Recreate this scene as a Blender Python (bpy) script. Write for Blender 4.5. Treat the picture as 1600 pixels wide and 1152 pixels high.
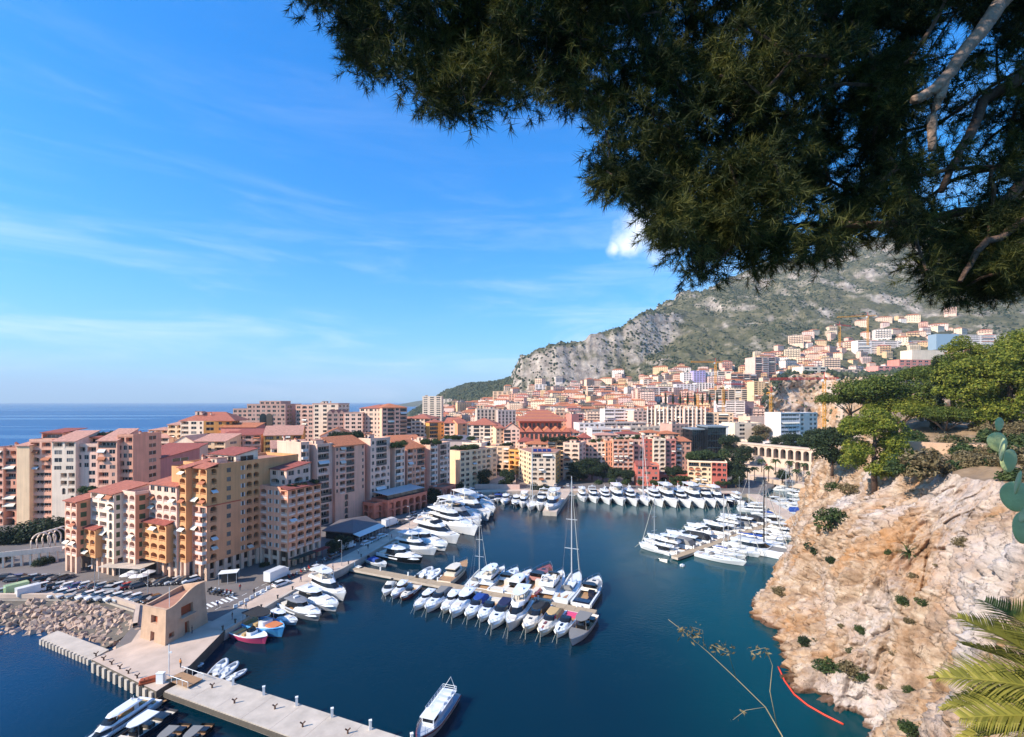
import bpy, bmesh, math, random
import numpy as np
from mathutils import Vector, Matrix, noise
for _o in list(bpy.data.objects):
 bpy.data.objects.remove(_o)
random.seed(7)
SC = bpy.context.scene
COL = SC.collection
R = math.radians
# ------------------------------------------------------------------ camera
H = 50.0            # the camera stands on the rock, 50 m above the harbour
F = 730.0           # focal length in pixels of a 1600 px wide frame
HZ = 628.0          # row of the sea horizon
cam_d = bpy.data.cameras.new('camera')
cam = bpy.data.objects.new('camera', cam_d)
COL.objects.link(cam)
cam.location = (0, 0, H)
cam.rotation_euler = (R(90), 0, 0)
cam_d.sensor_width = 36.0
cam_d.lens = F / 1600 * 36.0
cam_d.shift_y = (HZ - 576) / 1600
cam_d.clip_start = 0.05
cam_d.clip_end = 120000
SC.camera = cam
# ------------------------------------------------------------------ light
SUN_EL, SUN_DIR = R(36), Vector((-0.90, -0.43, 0)).normalized()
SUN_V = Vector((SUN_DIR.x * math.cos(SUN_EL), SUN_DIR.y * math.cos(SUN_EL), math.sin(SUN_EL)))
sun_d = bpy.data.lights.new('sun', 'SUN')
sun_d.energy = 3.9
sun_d.angle = R(0.5)
sun_d.color = (1.0, 0.90, 0.77)
sun = bpy.data.objects.new('sun', sun_d)
COL.objects.link(sun)
sun.rotation_euler = SUN_V.to_track_quat('Z', 'Y').to_euler()
sun.location = (-200, -50, 200)
world = bpy.data.worlds.new('World')
SC.world = world
world.use_nodes = True
wn, wl = world.node_tree.nodes, world.node_tree.links
wn.clear()
w_out = wn.new('ShaderNodeOutputWorld')
w_bg = wn.new('ShaderNodeBackground')
w_sky = wn.new('ShaderNodeTexSky')
w_sky.sky_type = 'NISHITA'
w_sky.sun_disc = False
w_sky.sun_elevation = SUN_EL
w_sky.sun_rotation = math.atan2(SUN_DIR.x, SUN_DIR.y)
w_sky.altitude = 50
w_sky.air_density = 1.0
w_sky.dust_density = 0.8
w_sky.ozone_density = 3.0
w_bg.inputs['Strength'].default_value = 0.15
w_hs = wn.new('ShaderNodeHueSaturation')
w_hs.inputs['Saturation'].default_value = 1.45
w_hs.inputs['Value'].default_value = 1.4
wl.new(w_sky.outputs['Color'], w_hs.inputs['Color'])
# thin cirrus and one small cumulus as noise over the sky's directions
SHO, TINT = 0.12, (0.39, 0.79, 1.14)
w_tc = wn.new('ShaderNodeTexCoord')
def w_math(op, a, b=None, c=None):
 n = wn.new('ShaderNodeMath'); n.operation = op
 for k, v in enumerate((a, b, c)):
  if v is None: continue
  if isinstance(v, (int, float)): n.inputs[k].default_value = v
  else: wl.new(v, n.inputs[k])
 return n.outputs[0]
def w_map(lo, hi, v, a=0.0, b=1.0):
 n = wn.new('ShaderNodeMapRange'); n.interpolation_type = 'SMOOTHSTEP'
 n.inputs['From Min'].default_value = lo; n.inputs['From Max'].default_value = hi
 n.inputs['To Min'].default_value = a; n.inputs['To Max'].default_value = b
 wl.new(v, n.inputs['Value']); return n.outputs[0]
w_sx = wn.new('ShaderNodeSeparateXYZ'); wl.new(w_tc.outputs['Generated'], w_sx.inputs[0])
w_cm = wn.new('ShaderNodeMapping'); w_cm.inputs['Scale'].default_value = (1.6, 1.6, 11.0)
w_cm.inputs['Rotation'].default_value = (0, R(9), 0)
wl.new(w_tc.outputs['Generated'], w_cm.inputs['Vector'])
w_n1 = wn.new('ShaderNodeTexNoise'); w_n1.inputs['Scale'].default_value = 1.7; w_n1.inputs['Detail'].default_value = 9
w_n1.inputs['Roughness'].default_value = 0.62; w_n1.inputs['Distortion'].default_value = 0.5
wl.new(w_cm.outputs['Vector'], w_n1.inputs['Vector'])
w_cir = w_map(0.42, 0.80, w_n1.outputs['Fac'], 0, 0.5)
w_low = w_map(0.02, 0.5, w_sx.outputs['Z'], 1.0, 0.12)
w_cir = w_math('MULTIPLY', w_cir, w_low)
def cloud_dir(px, py):
 return Vector(((px - 800) / F, 1.0, (HZ - py) / F)).normalized()
w_n2 = wn.new('ShaderNodeTexNoise'); w_n2.inputs['Scale'].default_value = 22; w_n2.inputs['Detail'].default_value = 7
w_n2.inputs['Roughness'].default_value = 0.62
wl.new(w_tc.outputs['Generated'], w_n2.inputs['Vector'])
w_cum = None
for cpx, cpy, rad in ((1004, 358, .058), (1036, 362, .066), (980, 380, .040), (960, 388, .020)):
 vd = wn.new('ShaderNodeVectorMath'); vd.operation = 'DISTANCE'
 vd.inputs[1].default_value = cloud_dir(cpx, cpy)
 wl.new(w_tc.outputs['Generated'], vd.inputs[0])
 q = w_math('DIVIDE', vd.outputs['Value'], rad)
 q = w_math('SUBTRACT', 1.0, q)
 w_cum = q if w_cum is None else w_math('MAXIMUM', w_cum, q)
w_cum = w_math('ADD', w_cum, w_math('MULTIPLY', w_math('SUBTRACT', w_n2.outputs['Fac'], 0.5), 1.5))
w_cum = w_map(-0.05, 1.1, w_cum, 0, 0.9)
w_mix = wn.new('ShaderNodeMix'); w_mix.data_type = 'RGBA'
w_mix.inputs['B'].default_value = (4.6, 4.8, 5.2, 1)
wl.new(w_math('MAXIMUM', w_cir, w_cum), w_mix.inputs['Factor'])
# soft shoulder, as the camera's tone curve gives the bright band at the horizon
w_den = wn.new('ShaderNodeVectorMath'); w_den.operation = 'MULTIPLY_ADD'
w_den.inputs[1].default_value = (SHO,) * 3; w_den.inputs[2].default_value = (1, 1, 1)
wl.new(w_hs.outputs['Color'], w_den.inputs[0])
w_div = wn.new('ShaderNodeVectorMath'); w_div.operation = 'DIVIDE'
wl.new(w_hs.outputs['Color'], w_div.inputs[0]); wl.new(w_den.outputs[0], w_div.inputs[1])
w_tint = wn.new('ShaderNodeVectorMath'); w_tint.operation = 'MULTIPLY'; w_tint.inputs[1].default_value = TINT
wl.new(w_div.outputs[0], w_tint.inputs[0])
wl.new(w_tint.outputs[0], w_mix.inputs['A'])
wl.new(w_mix.outputs['Result'], w_bg.inputs['Color'])
wl.new(w_bg.outputs[0], w_out.inputs['Surface'])
HAZE_D = 0.00007
vs = SC.view_settings
vs.view_transform = 'Standard'
vs.look = 'None'
vs.exposure = 1.0
vs.gamma = 1.0
vs.use_curve_mapping = False
SC.cycles.use_denoising = True
SC.cycles.max_bounces = 6
SC.cycles.diffuse_bounces = 3
SC.cycles.glossy_bounces = 3
SC.cycles.transmission_bounces = 3
SC.cycles.transparent_max_bounces = 8
SC.cycles.caustics_reflective = False
SC.cycles.caustics_refractive = False
SC.cycles.sample_clamp_indirect = 4.0
# ------------------------------------------------------------------ geometry helpers
def gp(px, py, z=2.0):
 """point of the level z that the photograph shows at (px, py), in world metres"""
 D = (H - z) * F / (py - HZ)
 return Vector(((px - 800) / F * D, D, z))
def at(px, py, D):
 return Vector(((px - 800) / F * D, D, H - (py - HZ) / F * D))
def zat(py, D):
 return H - (py - HZ) / F * D
def xat(px, D):
 return (px - 800) / F * D
def march(P, d, px):
 k = (px - 800) / F
 return (k * P.y - P.x) / (d.x - k * d.y)
def lin(c):
 return c / 12.92 if c <= 0.04045 else ((c + 0.055) / 1.055) ** 2.4
def C(h, s=1.0):
 h = h.lstrip('#')
 return tuple(lin(int(h[i:i + 2], 16) / 255) * s for i in (0, 2, 4)) + (1.0,)
MATS = {}
def nodes_of(m):
 m.use_nodes = True
 return m.node_tree.nodes, m.node_tree.links, m.node_tree.nodes['Principled BSDF']
def mat(name, color, rough=0.6, metal=0.0, var=0.0, vscale=1.0, bump=0.0, bscale=20.0, streak=0.0, spec=None, objvar=0.0, coat=0.0):
 if name in MATS: return MATS[name]
 m = bpy.data.materials.new(name); MATS[name] = m
 N, L, P = nodes_of(m)
 if isinstance(color, str): color = C(color)
 P.inputs['Base Color'].default_value = color
 P.inputs['Roughness'].default_value = rough
 P.inputs['Metallic'].default_value = metal
 if spec is not None: P.inputs['Specular IOR Level'].default_value = spec
 if coat: P.inputs['Coat Weight'].default_value = coat
 src = None
 if var or streak or bump:
  g = N.new('ShaderNodeNewGeometry')
 if var or streak or objvar:
  val = None
  def addv(sock, amt):
   nonlocal val
   n = N.new('ShaderNodeMath'); n.operation = 'MULTIPLY_ADD'
   L.new(sock, n.inputs[0]); n.inputs[1].default_value = 2 * amt; n.inputs[2].default_value = (1.0 - amt) if val is None else -amt
   if val is not None:
    a = N.new('ShaderNodeMath'); a.operation = 'ADD'; L.new(val, a.inputs[0]); L.new(n.outputs[0], a.inputs[1]); val = a.outputs[0]
   else: val = n.outputs[0]
  if var:
   t = N.new('ShaderNodeTexNoise'); t.inputs['Scale'].default_value = vscale; t.inputs['Detail'].default_value = 5
   L.new(g.outputs['Position'], t.inputs['Vector']); addv(t.outputs['Fac'], var * 1.8)
  if streak:
   mp = N.new('ShaderNodeMapping'); mp.inputs['Scale'].default_value = (0.9, 0.9, 0.05)
   L.new(g.outputs['Position'], mp.inputs['Vector'])
   t = N.new('ShaderNodeTexNoise'); t.inputs['Scale'].default_value = 1.5; t.inputs['Detail'].default_value = 4
   L.new(mp.outputs['Vector'], t.inputs['Vector']); addv(t.outputs['Fac'], streak * 1.8)
  if objvar:
   oi = N.new('ShaderNodeObjectInfo'); addv(oi.outputs['Random'], objvar)
  mx = N.new('ShaderNodeVectorMath'); mx.operation = 'SCALE'
  mx.inputs[0].default_value = color[:3]; L.new(val, mx.inputs['Scale'])
  L.new(mx.outputs[0], P.inputs['Base Color'])
 if bump:
  t = N.new('ShaderNodeTexNoise'); t.inputs['Scale'].default_value = bscale; t.inputs['Detail'].default_value = 4
  L.new(g.outputs['Position'], t.inputs['Vector'])
  b = N.new('ShaderNodeBump'); b.inputs['Strength'].default_value = bump; b.inputs['Distance'].default_value = 0.1
  L.new(t.outputs['Fac'], b.inputs['Height']); L.new(b.outputs['Normal'], P.inputs['Normal'])
 return m
def stucco(hexc):
 c = C(hexc)
 return mat('stucco_' + hexc.lstrip('#'), (min(.88, c[0] * 1.06), c[1] * .945, c[2] * .88, 1), 0.92, var=0.11, vscale=0.22, streak=0.13, spec=0.2)
class MB:
 """collects faces; build() links them as one mesh object"""
 def __init__(s): s.v, s.f, s.m = [], [], []
 def vert(s, p): s.v.append(tuple(p)); return len(s.v) - 1
 def face(s, pts, m=0):
  i = len(s.v); s.v.extend(tuple(p) for p in pts); s.f.append(tuple(range(i, i + len(pts)))); s.m.append(m)
 def add(s, verts, faces, m=0):
  i = len(s.v); s.v.extend(tuple(p) for p in verts)
  for f in faces: s.f.append(tuple(a + i for a in f)); s.m.append(m)
 def box(s, x0, x1, y0, y1, z0, z1, m=0, M=None):
  p = [(x0, y0, z0), (x1, y0, z0), (x1, y1, z0), (x0, y1, z0), (x0, y0, z1), (x1, y0, z1), (x1, y1, z1), (x0, y1, z1)]
  if M is not None: p = [M @ Vector(q) for q in p]
  s.add(p, [(0, 3, 2, 1), (4, 5, 6, 7), (0, 1, 5, 4), (1, 2, 6, 5), (2, 3, 7, 6), (3, 0, 4, 7)], m)
 def prism(s, poly, z0, z1, m=0, cap=True, mtop=None):
  n = len(poly); i = len(s.v)
  s.v.extend((p[0], p[1], z0 if not callable(z0) else z0(p)) for p in poly)
  s.v.extend((p[0], p[1], z1 if not callable(z1) else z1(p)) for p in poly)
  for k in range(n):
   s.f.append((i + k, i + (k + 1) % n, i + n + (k + 1) % n, i + n + k)); s.m.append(m)
  if cap:
   s.f.append(tuple(range(i + n, i + 2 * n))); s.m.append(m if mtop is None else mtop)
   s.f.append(tuple(range(i + n - 1, i - 1, -1))); s.m.append(m)
 def tube(s, pts, rad, sides=6, m=0, cap=True):
  pts = [Vector(p) for p in pts]
  rads = rad if isinstance(rad, (list, tuple)) else [rad] * len(pts)
  i0 = len(s.v)
  for k, p in enumerate(pts):
   d = (pts[min(k + 1, len(pts) - 1)] - pts[max(k - 1, 0)]).normalized()
   a = d.cross(Vector((0, 0, 1)) if abs(d.z) < 0.95 else Vector((1, 0, 0))).normalized()
   b = a.cross(d)
   for j in range(sides):
    t = 2 * math.pi * j / sides
    s.v.append(tuple(p + (a * math.cos(t) + b * math.sin(t)) * rads[k]))
  for k in range(len(pts) - 1):
   for j in range(sides):
    a_ = i0 + k * sides + j; b_ = i0 + k * sides + (j + 1) % sides
    s.f.append((a_, a_ + sides, b_ + sides, b_)); s.m.append(m)
  if cap:
   s.f.append(tuple(i0 + j for j in range(sides))); s.m.append(m)
   s.f.append(tuple(i0 + (len(pts) - 1) * sides + j for j in reversed(range(sides)))); s.m.append(m)
 def loft(s, rings, m=0, closed=False, cap0=False, cap1=False, ms=None):
  n = len(rings[0]); i0 = len(s.v)
  for r in rings: s.v.extend(tuple(p) for p in r)
  for k in range(len(rings) - 1):
   for j in range(n if closed else n - 1):
    a = i0 + k * n + j; b = i0 + k * n + (j + 1) % n
    s.f.append((a, b, b + n, a + n)); s.m.append(m if ms is None else ms[j])
  if cap0: s.f.append(tuple(i0 + j for j in range(n))); s.m.append(m)
  if cap1: s.f.append(tuple(i0 + (len(rings) - 1) * n + j for j in reversed(range(n)))); s.m.append(m)
 def mesh(s, name, mats, smooth=False):
  me = bpy.data.meshes.new(name)
  me.from_pydata(s.v, [], s.f)
  for m in (mats if isinstance(mats, (list, tuple)) else [mats]): me.materials.append(m)
  if any(s.m): me.polygons.foreach_set('material_index', s.m)
  if smooth: me.polygons.foreach_set('use_smooth', [True] * len(me.polygons))
  return me
 def obj(s, name, mats, parent=None, smooth=False):
  return link(name, s.mesh(name, mats, smooth), parent)
def link(name, data, parent=None, loc=None, rz=None, scale=None, mats=None):
 o = bpy.data.objects.new(name, data)
 COL.objects.link(o)
 if parent is not None: o.parent = parent
 if loc is not None: o.location = loc
 if rz is not None: o.rotation_euler = (0, 0, rz)
 if scale is not None: o.scale = scale
 if mats:
  for k, m in mats.items():
   o.material_slots[k].link = 'OBJECT'; o.material_slots[k].material = m
 return o
def tag(o, label, cat, group=None):
 o['label'] = label; o['category'] = cat
 if group: o['group'] = group
 return o
def thing(name, label, cat, loc=(0, 0, 0), rz=0.0, group=None, scale=1.0):
 o = bpy.data.objects.new(name, None); COL.objects.link(o)
 o.empty_display_size = 0.1
 o.location = loc; o.rotation_euler = (0, 0, rz)
 if scale != 1.0: o.scale = (scale,) * 3 if isinstance(scale, (int, float)) else scale
 return tag(o, label, cat, group)
def struct(o):
 o['kind'] = 'structure'; return o
def stuff(o):
 o['kind'] = 'stuff'; return o
def np_mesh(name, V, Fc, mats, smooth=False, mi=None):
 """V (n,3), Fc (m,k) arrays -> mesh"""
 me = bpy.data.meshes.new(name)
 V = np.asarray(V, dtype=np.float32); Fc = np.asarray(Fc, dtype=np.int32)
 m, k = Fc.shape
 me.vertices.add(len(V)); me.vertices.foreach_set('co', V.ravel())
 me.loops.add(m * k); me.loops.foreach_set('vertex_index', Fc.ravel())
 me.polygons.add(m); me.polygons.foreach_set('loop_start', np.arange(0, m * k, k, dtype=np.int32))
 for mm in (mats if isinstance(mats, (list, tuple)) else [mats]): me.materials.append(mm)
 if mi is not None: me.polygons.foreach_set('material_index', np.asarray(mi, dtype=np.int32))
 if smooth: me.polygons.foreach_set('use_smooth', np.ones(m, dtype=bool))
 me.update(calc_edges=True)
 return me
def grid_mesh(name, P, mats, smooth=True, mi=None):
 """P (a,b,3) -> quad grid"""
 a, b = P.shape[:2]
 idx = np.arange(a * b).reshape(a, b)
 Fc = np.stack([idx[:-1, :-1], idx[:-1, 1:], idx[1:, 1:], idx[1:, :-1]], -1).reshape(-1, 4)
 return np_mesh(name, P.reshape(-1, 3), Fc, mats, smooth, mi)
ORD = ['first', 'second', 'third', 'fourth', 'fifth', 'sixth', 'seventh', 'eighth', 'ninth', 'tenth', 'eleventh', 'twelfth',
  'thirteenth', 'fourteenth', 'fifteenth', 'sixteenth', 'seventeenth', 'eighteenth', 'nineteenth', 'twentieth']
def fbm(x, y, z, o=4):
 return noise.fractal(Vector((x, y, z)), 0.9, 2.1, o, noise_basis='PERLIN_ORIGINAL')
# ================================================================== water
def water_mat():
 m = bpy.data.materials.new('sea_water'); N, L, P = nodes_of(m)
 g = N.new('ShaderNodeNewGeometry')
 sx = N.new('ShaderNodeSeparateXYZ'); L.new(g.outputs['Position'], sx.inputs[0])
 # open sea is bluer, the deep basin navy, the shallows under the rock green
 def rng(sock, a, b, lo=0.0, hi=1.0):
  n = N.new('ShaderNodeMapRange'); n.interpolation_type = 'SMOOTHSTEP'
  n.inputs['From Min'].default_value = a; n.inputs['From Max'].default_value = b
  n.inputs['To Min'].default_value = lo; n.inputs['To Max'].default_value = hi
  L.new(sock, n.inputs['Value']); return n.outputs[0]
 def mix(f, a, b):
  n = N.new('ShaderNodeMix'); n.data_type = 'RGBA'
  if isinstance(f, float): n.inputs['Factor'].default_value = f
  else: L.new(f, n.inputs['Factor'])
  for k, v in (('A', a), ('B', b)):
   if isinstance(v, tuple): n.inputs[k].default_value = v
   else: L.new(v, n.inputs[k])
  return n.outputs['Result']
 basin = (0.0006, 0.018, 0.034, 1); sea = (0.006, 0.068, 0.20, 1); green = (0.0006, 0.046, 0.056, 1); near = (0.002, 0.032, 0.085, 1)
 t = N.new('ShaderNodeTexNoise'); t.inputs['Scale'].default_value = 0.03; t.inputs['Detail'].default_value = 4
 L.new(g.outputs['Position'], t.inputs['Vector'])
 ad = N.new('ShaderNodeMath'); ad.operation = 'MULTIPLY_ADD'; ad.inputs[1].default_value = 30.0
 L.new(t.outputs['Fac'], ad.inputs[0]); L.new(sx.outputs['X'], ad.inputs[2])
 c = mix(rng(ad.outputs[0], 25, 75), basin, green)
 c = mix(rng(sx.outputs['X'], -52, -95), c, near)
 c = mix(rng(sx.outputs['X'], -140, -420), c, sea)
 rt = N.new('ShaderNodeMapping'); rt.inputs['Rotation'].default_value = (0, 0, R(4)); rt.inputs['Scale'].default_value = (0.0006, 0.006, 1)
 L.new(g.outputs['Position'], rt.inputs['Vector'])
 t3 = N.new('ShaderNodeTexNoise'); t3.inputs['Scale'].default_value = 1.0; t3.inputs['Detail'].default_value = 4
 L.new(rt.outputs[0], t3.inputs['Vector'])
 L.new(c, P.inputs['Base Color'])
 P.inputs['Specular IOR Level'].default_value = 0.26
 P.inputs['IOR'].default_value = 1.33
 far = rng(sx.outputs['X'], -120, -400, 0.07, 0.30)
 sl = N.new('ShaderNodeMath'); sl.operation = 'MULTIPLY_ADD'; sl.inputs[1].default_value = 0.10
 L.new(rng(t3.outputs['Fac'], 0.5, 0.62, 0.5, -0.9), sl.inputs[0]); L.new(far, sl.inputs[2])
 L.new(sl.outputs[0], P.inputs['Roughness'])
 mp = N.new('ShaderNodeMapping'); mp.inputs['Scale'].default_value = (1.0, 1.6, 1.0); mp.inputs['Rotation'].default_value = (0, 0, 0.5)
 L.new(g.outputs['Position'], mp.inputs['Vector'])
 w = N.new('ShaderNodeTexNoise'); w.inputs['Scale'].default_value = 0.9; w.inputs['Detail'].default_value = 5; w.inputs['Roughness'].default_value = 0.6
 L.new(mp.outputs[0], w.inputs['Vector'])
 w2 = N.new('ShaderNodeTexNoise'); w2.inputs['Scale'].default_value = 0.12; w2.inputs['Detail'].default_value = 3
 L.new(g.outputs['Position'], w2.inputs['Vector'])
 st = rng(w2.outputs['Fac'], 0.3, 0.7, 0.06, 0.20)
 st2 = N.new('ShaderNodeMath'); st2.operation = 'ADD'; L.new(st, st2.inputs[0]); L.new(rng(sx.outputs['X'], -70, -130, 0.0, 0.45), st2.inputs[1])
 b = N.new('ShaderNodeBump'); b.inputs['Distance'].default_value = 0.25
 L.new(st2.outputs[0], b.inputs['Strength'])
 L.new(w.outputs['Fac'], b.inputs['Height']); L.new(b.outputs['Normal'], P.inputs['Normal'])
 return m
M_WATER = water_mat()
mb = MB()
mb.face([(-26000, -500, 0), (12000, -500, 0), (12000, 26000, 0), (-26000, 26000, 0)])
struct(mb.obj('sea', M_WATER))
# ================================================================== land and quays
M_ASPH = mat('asphalt', (0.16, 0.135, 0.125, 1), 0.9, var=0.18, vscale=0.15, bump=0.1, bscale=6)
M_PAVE = mat('paving', C('#cfb6a2', 0.85), 0.9, var=0.20, vscale=0.3, bump=0.1, bscale=4)
M_CONC = mat('concrete', C('#d6c6b5', 0.74), 0.88, var=0.20, vscale=0.45, bump=0.15, bscale=3, streak=0.05)
M_CONCD = mat('wet_concrete', C('#6f6457', 0.7), 0.8, var=0.2, vscale=0.6, streak=0.15)
M_PLANK = mat('pontoon_planks', C('#b9a285', 0.8), 0.85, var=0.12, vscale=0.8)
M_WHITE = mat('white_paint', (0.78, 0.78, 0.76, 1), 0.5)
quay_line = [(-60.3, 97.9), (-58.3, 105.5), (-55.5, 118.8), (-48.7, 134.3), (-44.5, 150.4), (-36.5, 180), (-28.7, 209.8), (-18.6, 246.8)]
far_line = [(0, 250), (30, 251), (120, 244)]
land = [(-1500, 120), (-200, 116), (-124, 113.5), (-100, 113.5), (-87, 107.5), (-80.5, 98.5)] + [(-78, 92), (-63, 95)] + quay_line + far_line + \
  [(131, 246), (150, 268), (172, 300), (260, 330), (700, 420), (700, 500), (-20, 500), (-300, 470), (-520, 420), (-1500, 420)]
mb = MB(); mb.prism(land, -3, 2.0, 1, mtop=0)
struct(mb.obj('ground', [M_ASPH, M_CONC]))
# promenade strip in pale paving along the quay with a stone kerb
def offset_line(line, d):
 out = []
 for k, p in enumerate(line):
  a = Vector(line[max(k - 1, 0)]); b = Vector(line[min(k + 1, len(line) - 1)])
  t = (b - a).normalized(); n = Vector((-t.y, t.x)); out.append(tuple(Vector(p) + n * d))
 return out
def ribbon(name, line, d0, d1, z0, z1, m, st=True):
 a, b = offset_line(line, d0), offset_line(line, d1)
 mb = MB(); i = 0
 for k in range(len(line) - 1):
  q = [a[k], a[k + 1], b[k + 1], b[k]]
  mb.face([(p[0], p[1], z1) for p in q])
  for e in ((0, 1), (3, 2)):
   p, r = q[e[0]], q[e[1]]
   f = [(p[0], p[1], z0), (r[0], r[1], z0), (r[0], r[1], z1), (p[0], p[1], z1)]
   mb.face(f)
 o = mb.obj(name, m)
 return struct(o) if st else o
ribbon('quay_walk', quay_line, -0.03, 6.0, 1.0, 2.12, M_PAVE)
ribbon('quay_edge', quay_line, -0.25, 0.5, 0.6, 2.2, M_CONC)
ribbon('far_quay_walk', [(-18.6, 246.8)] + far_line, -0.03, 7.0, 1.0, 2.12, M_PAVE)
# dashed lane line and zebra crossings on the quay road
mb = MB()
ln = offset_line(quay_line, 10.5)
for k in range(len(ln) - 1):
 a, b = Vector(ln[k]), Vector(ln[k + 1]); L_ = (b - a).length; t = (b - a) / L_; n = Vector((-t.y, t.x))
 s = 0
 while s < L_ - 1.5:
  p = a + t * s; q = a + t * (s + 1.6)
  mb.face([(*(p - n * .07), 2.008), (*(q - n * .07), 2.008), (*(q + n * .07), 2.008), (*(p + n * .07), 2.008)]); s += 4.0
def zebra(c, d, n, cnt, w, ln_):
 d = Vector(d).normalized(); nn = Vector((-d.y, d.x))
 for k in range(cnt):
  p = Vector(c) + d * (k * w * 2)
  mb.face([(*(p), 2.008), (*(p + d * w), 2.008), (*(p + d * w + nn * ln_), 2.008), (*(p + nn * ln_), 2.008)])
zebra(gp(322, 952).xy, (0.55, 0.83), 1, 7, 0.55, 3.0)
zebra(gp(395, 928).xy, (0.93, -0.36), 1, 8, 0.5, 3.0)
struct(mb.obj('road_marking', M_WHITE))
# paved plaza around the tower and the pier head
plat = [gp(143, 1031), gp(244, 1081), gp(278, 1059), gp(305, 1032), gp(350, 986), gp(362, 974), gp(300, 968), gp(218, 985), gp(205, 1004)]
mb = MB(); mb.prism([(p.x, p.y) for p in plat], -2, 2.06, 1, mtop=0)
struct(mb.obj('pier_head', [M_PAVE, M_CONCD]))
# vertical concrete fenders along the front of the pier head: each its own block
a, b = gp(143, 1031), gp(244, 1081)
fend = MB(); fend.box(-.42, .42, -.35, .1, -.6, 1.75); fm = fend.mesh('fender_block', M_CONC)
ph = bpy.data.objects['pier_head']
t = (b - a); L_ = t.length; ang = math.atan2(t.y, t.x)
for k in range(11):
 p = a.lerp(b, (k + 0.6) / 11.2)
 link('fender_block', fm, ph, (p.x, p.y, 0), ang)
# ================================================================== mountain and hills
SKY = [(560, 629.0), (640, 629.0), (665, 622), (690, 612), (735, 600), (760, 597), (800, 589), (815, 562), (850, 551), (905, 538), (940, 526), (975, 519),
  (1000, 497), (1050, 470), (1085, 455), (1140, 432), (1220, 405), (1300, 385), (1420, 352), (1600, 300), (1800, 270), (2200, 300), (3200, 420)]
RID = [(560, 1500), (700, 1500), (800, 1300), (870, 1250), (1000, 1350), (1100, 1500), (1300, 1700), (1600, 1900), (3200, 2000)]
def interp(tab, x):
 return float(np.interp(x, [t[0] for t in tab], [t[1] for t in tab]))
def hill(x, y):
 """height of the land behind the port at world (x, y)"""
 if y < 380: return 1.0
 px = 800 + F * x / y
 Rr = interp(RID, px); s = (HZ - interp(SKY, px)) / F
 top = H + s * Rr
 y0 = 470.0
 t = (y - y0) / (Rr - y0)
 if t <= 0: base = 1.2
 elif t < 1:
  q = t * t * (3 - 2 * t) * 0.35 + 0.65 * t ** 1.55
  wc = max(0.0, min(1.0, (px - 790) / 25, (1075 - px) / 70))      # the headland ends in a limestone wall
  qc = .42 * (t / .62) ** 1.15 if t < .62 else (.42 + (t - .62) / .09 * .46 if t < .71 else .88 + (t - .71) / .29 * .12)
  q += (qc - q) * wc
  base = 1.2 + (top - 1.2) * q
 else:
  base = top - (t - 1) * Rr * 0.25
 if px < 700: base -= (700 - px) * 0.5 * max(0, min(1, t))     # falls to the sea on the left
 tt = max(0.0, min(1.0, t))
 if t < 1.3:
  base += (fbm(x * .03, y * .03, 6.6, 4) * 10 - abs(noise.noise(Vector((x * .05, y * .012, 3)))) * 16) * tt * (1.0 if px > 805 else .25)
  am = 34 * tt * (1.0 if px > 800 else 0.35)
  n = fbm(x * 0.006, y * 0.006, 3.1, 5)
  base += am * n * (0.75 if t > .85 else 1.0) - abs(fbm(x * .013, y * .004, 9.0, 3)) * 18 * tt * (1 if px > 800 else .2)
 return base
pxs = np.concatenate([np.arange(590, 1000, 2.6), np.arange(1000, 1620, 3.4), np.arange(1620, 3000, 40)])
ts = np.concatenate([np.linspace(430, 900, 60), np.linspace(910, 2100, 130), np.linspace(2150, 3200, 8)])
PT = np.zeros((len(ts), len(pxs), 3), dtype=np.float32)
for i, yy in enumerate(ts):
 for j, px in enumerate(pxs):
  xx = (px - 800) / F * yy
  PT[i, j] = (xx, yy, hill(xx, yy))
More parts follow.
